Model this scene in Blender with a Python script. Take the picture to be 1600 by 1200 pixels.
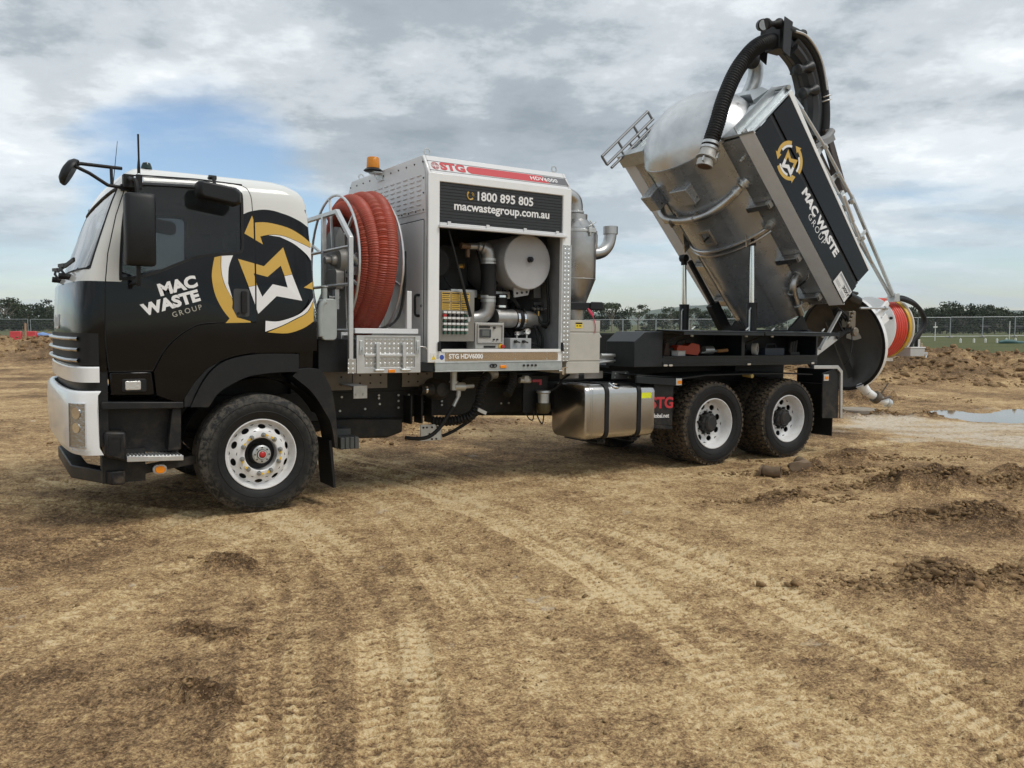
import bpy, math, random
import numpy as np
from math import radians as R, sin, cos, pi
from mathutils import Vector, Matrix

for _o in list(bpy.data.objects):
    bpy.data.objects.remove(_o)
SC = bpy.context.scene
COL = SC.collection
random.seed(7)
RNG = np.random.default_rng(7)

# ------------------------------------------------------------------ camera
CAM = (-2.03, -7.31, 1.6465)
TH = R(32.24)            # heading, measured from +Y towards +X
cam_d = bpy.data.cameras.new('camera')
cam_d.sensor_width = 36
cam_d.lens = 36 * 1319 / 1600
cam_d.clip_start = 0.05
cam_d.clip_end = 30000
cam = bpy.data.objects.new('camera', cam_d)
cam.location = CAM
cam.rotation_euler = (R(90 - 4.06), 0, -TH)
COL.objects.link(cam)
SC.camera = cam

# ------------------------------------------------------------------ sky
SUN_EL, SUN_AZ = R(56), R(150)      # azimuth from +Y towards +X
world = bpy.data.worlds.new('World')
SC.world = world
world.use_nodes = True


def _world():
    nt = world.node_tree
    N, L = nt.nodes, nt.links
    N.clear()
    out = N.new('ShaderNodeOutputWorld')
    sky = N.new('ShaderNodeTexSky')
    sky.sky_type = 'NISHITA'
    sky.sun_disc = False
    sky.sun_elevation = SUN_EL
    sky.sun_rotation = SUN_AZ
    sky.air_density = 1.0
    sky.dust_density = 0.25
    sky.ozone_density = 2.5
    bg1 = N.new('ShaderNodeBackground')
    bg1.inputs[1].default_value = 0.11
    L.new(sky.outputs[0], bg1.inputs[0])
    tc = N.new('ShaderNodeTexCoord')
    sep = N.new('ShaderNodeSeparateXYZ')
    L.new(tc.outputs['Generated'], sep.inputs[0])

    def M(op, a, b=None, clamp=False):
        n = N.new('ShaderNodeMath')
        n.operation = op
        n.use_clamp = clamp
        for i, v in enumerate((a, b)):
            if v is None:
                continue
            if isinstance(v, (int, float)):
                n.inputs[i].default_value = v
            else:
                L.new(v, n.inputs[i])
        return n.outputs[0]
    zz = M('MAXIMUM', sep.outputs[2], 0.0)
    den = M('ADD', zz, 0.17)
    comb = N.new('ShaderNodeCombineXYZ')
    L.new(M('DIVIDE', sep.outputs[0], den), comb.inputs[0])
    L.new(M('DIVIDE', sep.outputs[1], den), comb.inputs[1])
    rot = N.new('ShaderNodeMapping')
    rot.inputs['Rotation'].default_value = (0, 0, R(32))
    rot.inputs['Location'].default_value = (3.1, 1.4, 0.0)
    L.new(comb.outputs[0], rot.inputs[0])

    def noise(scale, det, rough, dist=0.0, sx=1.0, sy=1.0):
        mp = N.new('ShaderNodeMapping')
        mp.inputs['Scale'].default_value = (sx, sy, 1)
        L.new(rot.outputs[0], mp.inputs[0])
        n = N.new('ShaderNodeTexNoise')
        n.inputs['Scale'].default_value = scale
        n.inputs['Detail'].default_value = det
        n.inputs['Roughness'].default_value = rough
        n.inputs['Distortion'].default_value = dist
        L.new(mp.outputs[0], n.inputs['Vector'])
        return n.outputs[0]
    shade = noise(0.80, 10, 0.60, 0.0, 1.0, 1.0)
    fine = noise(2.2, 10, 0.66, 0.0, 1.0, 1.0)
    big = noise(0.33, 3, 0.5)
    # brightness of the cloud layer: billows with pale breaks
    v = M('ADD', M('MULTIPLY', shade, 0.62), M('MULTIPLY', fine, 0.36))
    v = M('ADD', v, M('MULTIPLY', big, 0.12))
    ramp = N.new('ShaderNodeValToRGB')
    cr = ramp.color_ramp
    cr.interpolation = 'EASE'
    pts = [(0.41, (0.26, 0.305, 0.345)), (0.49, (0.345, 0.39, 0.43)), (0.55, (0.52, 0.565, 0.60)),
           (0.61, (0.70, 0.745, 0.775)), (0.69, (0.93, 0.95, 0.965))]
    cr.elements[0].position, cr.elements[0].color = pts[0][0], pts[0][1] + (1,)
    cr.elements[1].position, cr.elements[1].color = pts[-1][0], pts[-1][1] + (1,)
    for p, c in pts[1:-1]:
        e = cr.elements.new(p)
        e.color = c + (1,)
    L.new(v, ramp.inputs[0])
    # towards the horizon the layer is seen edge-on and turns paler
    pale = N.new('ShaderNodeMixRGB')
    pale.inputs[2].default_value = (0.62, 0.72, 0.79, 1)
    mr = N.new('ShaderNodeMapRange')
    mr.inputs['From Min'].default_value = 0.02
    mr.inputs['From Max'].default_value = 0.22
    mr.inputs['To Min'].default_value = 0.62
    mr.inputs['To Max'].default_value = 0.0
    L.new(sep.outputs[2], mr.inputs[0])
    L.new(mr.outputs[0], pale.inputs[0])
    L.new(ramp.outputs[0], pale.inputs[1])
    bg2 = N.new('ShaderNodeBackground')
    bg2.inputs[1].default_value = CLOUD
    L.new(pale.outputs[0], bg2.inputs[0])
    # coverage: closed layer overhead, torn towards the horizon, one gap over the cab
    cov = M('ADD', M('MULTIPLY', noise(0.95, 7, 0.58, 0.25, 0.75, 1.35), 0.9), M('MULTIPLY', fine, 0.25))
    gap = N.new('ShaderNodeVectorMath')
    gap.operation = 'DOT_PRODUCT'
    L.new(tc.outputs['Generated'], gap.inputs[0])
    gap.inputs[1].default_value = GAPDIR
    g = N.new('ShaderNodeMapRange')
    g.interpolation_type = 'SMOOTHSTEP'
    g.inputs['From Min'].default_value = 0.985
    g.inputs['From Max'].default_value = 0.9995
    g.inputs['To Min'].default_value = 0.0
    g.inputs['To Max'].default_value = 0.36
    L.new(gap.outputs['Value'], g.inputs[0])
    lo = N.new('ShaderNodeMapRange')
    lo.interpolation_type = 'SMOOTHSTEP'
    lo.inputs['From Min'].default_value = 0.0
    lo.inputs['From Max'].default_value = 0.26
    lo.inputs['To Min'].default_value = 0.17
    lo.inputs['To Max'].default_value = -0.30
    L.new(sep.outputs[2], lo.inputs[0])
    cv = M('SUBTRACT', M('SUBTRACT', cov, g.outputs[0]), lo.outputs[0])
    cm = N.new('ShaderNodeMapRange')
    cm.interpolation_type = 'SMOOTHSTEP'
    cm.inputs['From Min'].default_value = 0.36
    cm.inputs['From Max'].default_value = 0.64
    L.new(cv, cm.inputs[0])
    mix = N.new('ShaderNodeMixShader')
    L.new(cm.outputs[0], mix.inputs[0])
    L.new(bg1.outputs[0], mix.inputs[1])
    L.new(bg2.outputs[0], mix.inputs[2])
    L.new(mix.outputs[0], out.inputs[0])


CLOUD = 1.0


def cdir(px, py):
    """direction through a photograph pixel, for placing the gap in the clouds on the sky sphere"""
    p = R(4.06)
    r = Vector((cos(TH), -sin(TH), 0))
    f = Vector((sin(TH) * cos(p), cos(TH) * cos(p), -sin(p)))
    u = Vector((sin(TH) * sin(p), cos(TH) * sin(p), cos(p)))
    return (f + r * ((px - 800) / 1319) + u * ((600 - py) / 1319)).normalized()


GAPDIR = tuple(cdir(315, 268))
_world()

sun_d = bpy.data.lights.new('sun', 'SUN')
sun_d.energy = 1.5
sun_d.angle = R(22)
sun_d.color = (1.0, 0.95, 0.88)
sun = bpy.data.objects.new('sun', sun_d)
_sd = Vector((sin(SUN_AZ) * cos(SUN_EL), cos(SUN_AZ) * cos(SUN_EL), sin(SUN_EL)))
sun.rotation_euler = _sd.to_track_quat('Z', 'Y').to_euler()
sun.location = (0, 0, 40)
COL.objects.link(sun)

vs = SC.view_settings
vs.view_transform = 'Standard'
vs.look = 'None'
vs.exposure = 0.32
vs.gamma = 1
vs.use_curve_mapping = False

# ------------------------------------------------------------------ noise in numpy


def _hash(ix, iy, seed):
    h = (ix.astype(np.int64) * 374761393 + iy.astype(np.int64) * 668265263 + seed * 1442695041) & 0xFFFFFFFF
    h = ((h ^ (h >> 13)) * 1274126177) & 0xFFFFFFFF
    h = (h ^ (h >> 16)) & 0xFFFFFFFF
    return h.astype(np.float64) / 4294967295.0


def vnoise(x, y, seed=0):
    ix, iy = np.floor(x), np.floor(y)
    fx, fy = x - ix, y - iy
    fx = fx * fx * fx * (fx * (fx * 6 - 15) + 10)
    fy = fy * fy * fy * (fy * (fy * 6 - 15) + 10)
    a, b = _hash(ix, iy, seed), _hash(ix + 1, iy, seed)
    c, d = _hash(ix, iy + 1, seed), _hash(ix + 1, iy + 1, seed)
    return (a * (1 - fx) + b * fx) * (1 - fy) + (c * (1 - fx) + d * fx) * fy - 0.5


def fbm(x, y, octv=4, seed=0, gain=0.5):
    s, a = 0, 1.0
    for i in range(octv):
        s = s + a * vnoise(x, y, seed + i * 17)
        x, y, a = x * 2.03 + 5.1, y * 2.03 + 1.7, a * gain
    return s


def sstep(a, b, x):
    t = np.clip((x - a) / (b - a), 0, 1)
    return t * t * (3 - 2 * t)

# ------------------------------------------------------------------ materials


MATS = {}


def mat(name, col, rough=0.6, metal=0.0, spec=0.5, coat=0.0, var=0.0, vscale=8.0, bump=0.0, bscale=60.0,
        dirt=0.0, dscale=3.0, dcol=(0.20, 0.14, 0.08), alpha=1.0, trans=0.0, emit=None, rvar=0.0, ior=1.5, stretch=None,
        dirt_z=None):
    """Principled material with noise-driven colour, roughness, dirt and bump"""
    if name in MATS:
        return MATS[name]
    m = bpy.data.materials.new(name)
    m.use_nodes = True
    nt = m.node_tree
    N, L = nt.nodes, nt.links
    b = N['Principled BSDF']
    b.inputs['Base Color'].default_value = tuple(col) + (1,)
    b.inputs['Roughness'].default_value = rough
    b.inputs['Metallic'].default_value = metal
    b.inputs['Specular IOR Level'].default_value = spec
    b.inputs['IOR'].default_value = ior
    b.inputs['Coat Weight'].default_value = coat
    b.inputs['Coat Roughness'].default_value = 0.04
    b.inputs['Transmission Weight'].default_value = trans
    b.inputs['Alpha'].default_value = alpha
    if emit:
        b.inputs['Emission Color'].default_value = tuple(emit[0]) + (1,)
        b.inputs['Emission Strength'].default_value = emit[1]
    tc = N.new('ShaderNodeTexCoord')
    vec = tc.outputs['Object']
    if stretch:
        mp = N.new('ShaderNodeMapping')
        mp.inputs['Scale'].default_value = stretch
        L.new(vec, mp.inputs[0])
        vec = mp.outputs[0]

    def noise(s, d=5, r=0.6):
        n = N.new('ShaderNodeTexNoise')
        n.inputs['Scale'].default_value = s
        n.inputs['Detail'].default_value = d
        n.inputs['Roughness'].default_value = r
        L.new(vec, n.inputs['Vector'])
        return n.outputs[0]
    last = None
    if var:
        mr = N.new('ShaderNodeMapRange')
        mr.inputs['From Min'].default_value = 0.25
        mr.inputs['From Max'].default_value = 0.75
        mr.inputs['To Min'].default_value = 1 - var
        mr.inputs['To Max'].default_value = 1 + var
        L.new(noise(vscale), mr.inputs[0])
        mx = N.new('ShaderNodeMixRGB')
        mx.blend_type = 'MULTIPLY'
        mx.inputs[0].default_value = 1
        mx.inputs[1].default_value = tuple(col) + (1,)
        L.new(mr.outputs[0], mx.inputs[2])
        last = mx.outputs[0]
    if dirt:
        mr = N.new('ShaderNodeMapRange')
        mr.inputs['From Min'].default_value = 0.46
        mr.inputs['From Max'].default_value = 0.72
        mr.inputs['To Min'].default_value = 0
        mr.inputs['To Max'].default_value = dirt
        L.new(noise(dscale, 8, 0.7), mr.inputs[0])
        fac = mr.outputs[0]
        if dirt_z:
            sp = N.new('ShaderNodeSeparateXYZ')
            L.new(tc.outputs['Object'], sp.inputs[0])
            mz = N.new('ShaderNodeMapRange')
            mz.inputs['From Min'].default_value = dirt_z[0]
            mz.inputs['From Max'].default_value = dirt_z[1]
            mz.inputs['To Min'].default_value = 1
            mz.inputs['To Max'].default_value = 0
            L.new(sp.outputs[2], mz.inputs[0])
            mm = N.new('ShaderNodeMath')
            mm.operation = 'MULTIPLY'
            L.new(fac, mm.inputs[0])
            L.new(mz.outputs[0], mm.inputs[1])
            fac = mm.outputs[0]
        mx = N.new('ShaderNodeMixRGB')
        mx.inputs[1].default_value = tuple(col) + (1,)
        if last:
            L.new(last, mx.inputs[1])
        mx.inputs[2].default_value = tuple(dcol) + (1,)
        L.new(fac, mx.inputs[0])
        last = mx.outputs[0]
        rr = N.new('ShaderNodeMapRange')
        rr.inputs['To Min'].default_value = rough
        rr.inputs['To Max'].default_value = 0.9
        L.new(fac, rr.inputs[0])
        L.new(rr.outputs[0], b.inputs['Roughness'])
        if metal:
            rm = N.new('ShaderNodeMapRange')
            rm.inputs['To Min'].default_value = metal
            rm.inputs['To Max'].default_value = 0
            L.new(fac, rm.inputs[0])
            L.new(rm.outputs[0], b.inputs['Metallic'])
    elif rvar:
        mr = N.new('ShaderNodeMapRange')
        mr.inputs['From Min'].default_value = 0.3
        mr.inputs['From Max'].default_value = 0.7
        mr.inputs['To Min'].default_value = max(0.02, rough - rvar)
        mr.inputs['To Max'].default_value = rough + rvar
        L.new(noise(vscale * 1.7), mr.inputs[0])
        L.new(mr.outputs[0], b.inputs['Roughness'])
    if last:
        L.new(last, b.inputs['Base Color'])
    if bump:
        bp = N.new('ShaderNodeBump')
        bp.inputs['Strength'].default_value = bump
        bp.inputs['Distance'].default_value = 0.01
        L.new(noise(bscale, 3), bp.inputs['Height'])
        L.new(bp.outputs[0], b.inputs['Normal'])
    MATS[name] = m
    return m

# ------------------------------------------------------------------ mesh collector


class MB:
    """collects faces, build() links them as ONE mesh object"""

    def __init__(s):
        s.v, s.f, s.m = [], [], []
        s.mi = 0

    def add(s, verts, faces, mi=None):
        b = len(s.v)
        s.v.extend([tuple(p) for p in verts])
        s.f.extend([tuple(i + b for i in f) for f in faces])
        s.m.extend([s.mi if mi is None else mi] * len(faces))
        return s

    def box(s, x0, x1, y0, y1, z0, z1, mi=None):
        v = [(x, y, z) for x in (x0, x1) for y in (y0, y1) for z in (z0, z1)]
        return s.add(v, [(0, 1, 3, 2), (4, 6, 7, 5), (0, 4, 5, 1), (2, 3, 7, 6), (0, 2, 6, 4), (1, 5, 7, 3)], mi)

    def prism(s, poly, axis, a, b, mi=None):
        """poly: 2-D outline; axis 'y' -> (x,z) outline swept from y=a to b; 'x' -> (y,z); 'z' -> (x,y)"""
        n = len(poly)

        def P(p, t):
            return {'y': (p[0], t, p[1]), 'x': (t, p[0], p[1]), 'z': (p[0], p[1], t)}[axis]
        v = [P(p, a) for p in poly] + [P(p, b) for p in poly]
        fs = [(i, (i + 1) % n, n + (i + 1) % n, n + i) for i in range(n)]
        fs += [tuple(range(n - 1, -1, -1)), tuple(range(n, 2 * n))]
        return s.add(v, fs, mi)

    def rings(s, rs, closed=True, cap0=False, cap1=False, mi=None):
        n = len(rs[0])
        v = [p for r in rs for p in r]
        fs = []
        for i in range(len(rs) - 1):
            for j in range(n if closed else n - 1):
                k = (j + 1) % n
                fs.append((i * n + j, i * n + k, (i + 1) * n + k, (i + 1) * n + j))
        if cap0:
            fs.append(tuple(range(n - 1, -1, -1)))
        if cap1:
            fs.append(tuple((len(rs) - 1) * n + j for j in range(n)))
        return s.add(v, fs, mi)

    def tube(s, pts, r, n=10, cap=True, mi=None, closed=False):
        """round tube along a path; r a number or one per point"""
        pts = [Vector(p) for p in pts]
        m = len(pts)
        rr = r if isinstance(r, (list, tuple, np.ndarray)) else [r] * m
        T = []
        for i in range(m):
            if closed:
                t = pts[(i + 1) % m] - pts[i - 1]
            else:
                t = pts[min(i + 1, m - 1)] - pts[max(i - 1, 0)]
            T.append(t.normalized() if t.length > 1e-9 else Vector((0, 0, 1)))
        up = Vector((0, 0, 1)) if abs(T[0].z) < 0.9 else Vector((1, 0, 0))
        a = T[0].cross(up).normalized()
        rs = []
        for i in range(m):
            a = (a - T[i] * a.dot(T[i])).normalized()
            b = T[i].cross(a)
            rs.append([pts[i] + (a * cos(2 * pi * k / n) + b * sin(2 * pi * k / n)) * rr[i] for k in range(n)])
        if closed:
            rs.append(rs[0])
            return s.rings(rs, mi=mi)
        return s.rings(rs, cap0=cap, cap1=cap, mi=mi)

    def bar(s, p, q, w, h=None, mi=None, up=(0, 0, 1)):
        """rectangular bar from p to q"""
        h = h or w
        p, q = Vector(p), Vector(q)
        t = (q - p).normalized()
        up = Vector(up)
        if abs(t.dot(up)) > 0.95:
            up = Vector((1, 0, 0))
        a = t.cross(up).normalized()
        b = a.cross(t)
        cs = [(-1, -1), (1, -1), (1, 1), (-1, 1)]
        return s.rings([[e + a * (w / 2 * i) + b * (h / 2 * j) for i, j in cs] for e in (p, q)], cap0=True, cap1=True, mi=mi)

    def lathe(s, prof, c, axis='y', n=32, mi=None, cap0=False, cap1=False, a0=0, a1=2 * pi):
        """prof: (radius, offset along axis)"""
        full = abs(a1 - a0 - 2 * pi) < 1e-6
        cnt = n if full else n + 1
        rs = []
        for r, t in prof:
            ring = []
            for k in range(cnt):
                a = a0 + (a1 - a0) * k / n
                p, q = r * cos(a), r * sin(a)
                ring.append({'y': (c[0] + p, c[1] + t, c[2] + q), 'x': (c[0] + t, c[1] + p, c[2] + q),
                             'z': (c[0] + p, c[1] + q, c[2] + t)}[axis])
            rs.append(ring)
        return s.rings(rs, closed=full, cap0=cap0, cap1=cap1, mi=mi)

    def cyl(s, p, q, r, n=16, r2=None, mi=None):
        return s.tube([p, q], [r, r if r2 is None else r2], n, True, mi)

    def build(s, name, mats, parent=None, angle=35, bevel=0.0, seg=2, **kw):
        me = bpy.data.meshes.new(name)
        me.from_pydata(s.v, [], s.f)
        ms = mats if isinstance(mats, (list, tuple)) else [mats]
        for m in ms:
            me.materials.append(m)
        if len(ms) > 1:
            me.polygons.foreach_set('material_index', s.m)
        return link(name, me, parent, angle, bevel, seg, **kw)


def link(name, me, parent=None, angle=35, bevel=0.0, seg=2, loc=None, fix=True):
    if fix:
        import bmesh
        bm = bmesh.new()
        bm.from_mesh(me)
        bmesh.ops.recalc_face_normals(bm, faces=bm.faces)
        bm.to_mesh(me)
        bm.free()
    if angle:
        me.shade_smooth()
        me.set_sharp_from_angle(angle=R(angle))
    o = bpy.data.objects.new(name, me)
    COL.objects.link(o)
    if parent is not None:
        o.parent = parent
    if loc:
        o.location = loc
    if bevel:
        b = o.modifiers.new('bevel', 'BEVEL')
        b.width = bevel
        b.segments = seg
        b.limit_method = 'ANGLE'
        b.angle_limit = R(40)
    return o


def share(src, parent, loc=(0, 0, 0), rot=(0, 0, 0), name=None):
    """another object with the same mesh"""
    o = bpy.data.objects.new(name or src.name.split('.')[0], src.data)
    COL.objects.link(o)
    o.parent = parent
    o.location = loc
    o.rotation_euler = rot
    for md in src.modifiers:
        if md.type == 'BEVEL':
            b = o.modifiers.new('bevel', 'BEVEL')
            b.width, b.segments, b.limit_method, b.angle_limit = md.width, md.segments, md.limit_method, md.angle_limit
    return o


def copy_tree(o, parent=None):
    c = o.copy()
    COL.objects.link(c)
    c.parent = parent
    for ch in list(o.children):
        copy_tree(ch, c)
    return c


def tag(o, label, cat, group=None, kind=None):
    if label:
        o['label'] = label
    if cat:
        o['category'] = cat
    if group:
        o['group'] = group
    if kind:
        o['kind'] = kind
    return o


def structure(o):
    o['kind'] = 'structure'
    return o


def empty(name, loc=(0, 0, 0), rot=(0, 0, 0)):
    o = bpy.data.objects.new(name, None)
    o.empty_display_size = 0.2
    o.location, o.rotation_euler = loc, rot
    COL.objects.link(o)
    return o


def spline(pts, n=8, closed=False):
    """Catmull-Rom through the points"""
    P = [Vector(p) for p in pts]
    m = len(P)
    out = []
    rng = m if closed else m - 1
    for i in range(rng):
        if closed:
            a, b, c, d = P[(i - 1) % m], P[i], P[(i + 1) % m], P[(i + 2) % m]
        else:
            a, b, c, d = P[max(i - 1, 0)], P[i], P[i + 1], P[min(i + 2, m - 1)]
        for k in range(n):
            t = k / n
            out.append(0.5 * ((2 * b) + (c - a) * t + (2 * a - 5 * b + 4 * c - d) * t * t + (3 * b - a - 3 * c + d) * t ** 3))
    if not closed:
        out.append(P[-1])
    return out


def corrug(mb, pts, r, n=14, pitch=0.03, depth=0.006, mi=None, step=4):
    """ribbed hose: ring radius rises and falls along the path"""
    P = [Vector(p) for p in pts]
    L = [0]
    for i in range(1, len(P)):
        L.append(L[-1] + (P[i] - P[i - 1]).length)
    tot = L[-1]
    k = max(8, int(tot / pitch * step))
    ds = np.linspace(0, tot, k)
    xs = [np.interp(ds, L, [p[i] for p in P]) for i in range(3)]
    path = list(zip(*xs))
    rr = [r + depth * (0.5 + 0.5 * cos(2 * pi * d / pitch)) - depth for d in ds]
    return mb.tube(path, rr, n, True, mi)


_fonts = {}


def text_mesh(body, size, bold=0.0, thick=0.001, align='CENTER', spacing=1.0, shear=0.0, squash=1.0):
    cu = bpy.data.curves.new('text', 'FONT')
    cu.body = body
    cu.size = size
    cu.align_x = align
    cu.align_y = 'CENTER'
    cu.offset = bold
    cu.extrude = thick
    cu.space_character = spacing
    cu.shear = shear
    cu.resolution_u = 3
    o = bpy.data.objects.new('text', cu)
    COL.objects.link(o)
    bpy.context.view_layer.update()
    dg = bpy.context.evaluated_depsgraph_get()
    me = bpy.data.meshes.new_from_object(o.evaluated_get(dg))
    bpy.data.objects.remove(o)
    bpy.data.curves.remove(cu)
    if squash != 1.0:
        me.transform(Matrix.Diagonal((squash, 1, 1, 1)))
    return me


def text(name, body, size, material, M, parent, **kw):
    """lettering laid on the plane given by matrix M (local x = reading direction, z = out)"""
    me = text_mesh(body, size, **kw)
    me.transform(M)
    me.materials.clear()
    me.materials.append(material)
    return link(name, me, parent, angle=0, fix=False)


def plane_y(x, y, z, ang=0.0, shx=0.0):
    """frame on a side panel that faces the camera side (-y): reading along +x, turned by ang"""
    return Matrix.Translation((x, y, z)) @ Matrix(((1, 0, 0, 0), (0, 0, -1, 0), (0, 1, 0, 0), (0, 0, 0, 1))) @ Matrix.Rotation(ang, 4, 'Z')


def arc2(cx, cy, r, a0, a1, n):
    return [(cx + r * cos(R(a0 + (a1 - a0) * i / n)), cy + r * sin(R(a0 + (a1 - a0) * i / n))) for i in range(n + 1)]


def rrect(x0, x1, z0, z1, r, n=5):
    """outline of a rounded rectangle, counter-clockwise"""
    return (arc2(x1 - r, z0 + r, r, -90, 0, n) + arc2(x1 - r, z1 - r, r, 0, 90, n)
            + arc2(x0 + r, z1 - r, r, 90, 180, n) + arc2(x0 + r, z0 + r, r, 180, 270, n))


def frame_prism(mb, outer, inner, axis, a, b, mi=None):
    """a slab with one hole; outer and inner outlines have the same number of points"""
    n = len(outer)

    def P(p, t):
        return {'y': (p[0], t, p[1]), 'x': (t, p[0], p[1]), 'z': (p[0], p[1], t)}[axis]
    v = [P(p, a) for p in outer] + [P(p, a) for p in inner] + [P(p, b) for p in outer] + [P(p, b) for p in inner]
    fs = []
    for i in range(n):
        j = (i + 1) % n
        fs += [(i, j, n + j, n + i), (2 * n + i, 3 * n + i, 3 * n + j, 2 * n + j),
               (i, 2 * n + i, 2 * n + j, j), (n + i, n + j, 3 * n + j, 3 * n + i)]
    mb.add(v, fs, mi)
    return mb
# ------------------------------------------------------------------ ground
CX, CY = CAM[0], CAM[1]
TRACKS = [  # wheel tracks across the yard: (points, width, depth)
    ([(-1.9, -7.2), (-1.35, -5.0), (-0.97, -3.65), (-0.64, -2.66), (-0.33, -1.64), (-0.35, -0.6), (-0.9, 0.6), (-2.4, 2.2)], 0.17, 1.0),
    ([(-1.5, -7.2), (-0.98, -5.2), (-0.45, -3.8), (-0.1, -2.85), (0.14, -1.53), (0.12, -0.4), (-0.3, 0.9), (-1.6, 2.6)], 0.19, 1.0),
    ([(-0.9, -7.2), (-0.34, -4.77), (0.03, -3.99), (0.5, -2.47), (0.9, -0.75), (1.0, 0.6), (0.8, 2.5)], 0.17, 0.7),
    ([(-0.4, -7.6), (0.30, -6.1), (0.69, -5.39), (0.95, -4.62), (1.31, -3.53), (1.57, -2.32), (1.74, -0.9), (1.75, 0.6), (1.4, 3.0)], 0.22, 1.2),
    ([(-0.1, -8.2), (0.9, -6.7), (1.5, -5.61), (1.89, -4.6), (2.19, -3.42), (2.33, -2.3), (2.35, -0.92), (2.2, 0.6), (1.9, 3.0)], 0.20, 1.0),
    ([(2.2, -7.4), (2.75, -5.2), (3.0, -3.6), (3.3, -1.8), (3.2, 0.2), (2.9, 2.6)], 0.16, 0.5),
    ([(-0.62, -7.3), (-0.05, -5.0), (0.35, -3.9), (0.80, -2.4), (1.15, -0.7), (1.2, 0.8)], 0.20, 0.6),
    ([(0.2, -7.9), (1.1, -6.2), (1.75, -4.4), (1.95, -3.0), (2.05, -1.2), (2.0, 0.6)], 0.20, 0.6),
    ([(-3.6, -5.2), (-2.6, -3.4), (-1.5, -2.0), (-0.2, -0.9), (1.6, -0.3), (4.2, -0.35), (7.5, -0.5)], 0.17, 0.5),
    ([(-8, -1.9), (-4.5, -1.6), (-2.4, -1.1), (-0.6, 0.15), (2.5, 0.25), (5.4, 0.2), (7.5, 0.2), (10, 0.1)], 0.18, 0.9),
]
# mounds of churned mud: x, y, radius x, radius y, height, roughness
MOUNDS = [
    (3.16, -4.28, 0.55, 0.26, 0.085, 1.4), (3.75, -4.62, 0.55, 0.24, 0.10, 1.4), (4.5, -1.93, 0.42, 0.22, 0.07, 1.2),
    (6.56, -2.20, 0.62, 0.36, 0.15, 1.3), (5.95, -1.98, 0.55, 0.2, 0.06, 1.2), (7.4, -2.75, 0.8, 0.35, 0.11, 1.2),
    (5.29, -3.40, 0.5, 0.3, 0.10, 1.3), (4.70, -3.05, 0.3, 0.15, 0.045, 1.2), (6.0, -0.95, 0.75, 0.26, 0.06, 1.2), (7.3, -0.6, 0.9, 0.3, 0.07, 1.1),
    (-0.62, -1.40, 0.16, 0.2, 0.05, 1.5), (-1.02, -2.75, 0.12, 0.30, 0.035, 1.6), (-1.27, -3.5, 0.13, 0.3, 0.04, 1.6),
    (1.5, 4.8, 1.2, 0.6, 0.10, 1.2), (3.2, 5.4, 1.4, 0.6, 0.20, 1.2), (4.6, 6.2, 1.0, 0.6, 0.16, 1.2), (2.6, 7.8, 2.2, 0.8, 0.28, 1.2),
    (13.0, 2.95, 0.45, 0.3, 0.18, 1.5), (13.75, 2.35, 0.35, 0.28, 0.20, 1.5), (17.3, 0.4, 0.9, 0.8, 0.42, 1.2),
    (12.6, 3.6, 0.9, 0.5, 0.10, 1.3), (15.5, 5.6, 2.0, 0.9, 0.35, 1.1), (-3.5, 4.0, 1.5, 0.7, 0.1, 1.2),
]
WATER_Z = -0.205


def camxy(x, y):
    dx, dy = x - CX, y - CY
    return dx * cos(TH) - dy * sin(TH), dx * sin(TH) + dy * cos(TH)


def from_cam(X, Z):
    return CX + X * cos(TH) + Z * sin(TH), CY - X * sin(TH) + Z * cos(TH)


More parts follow.
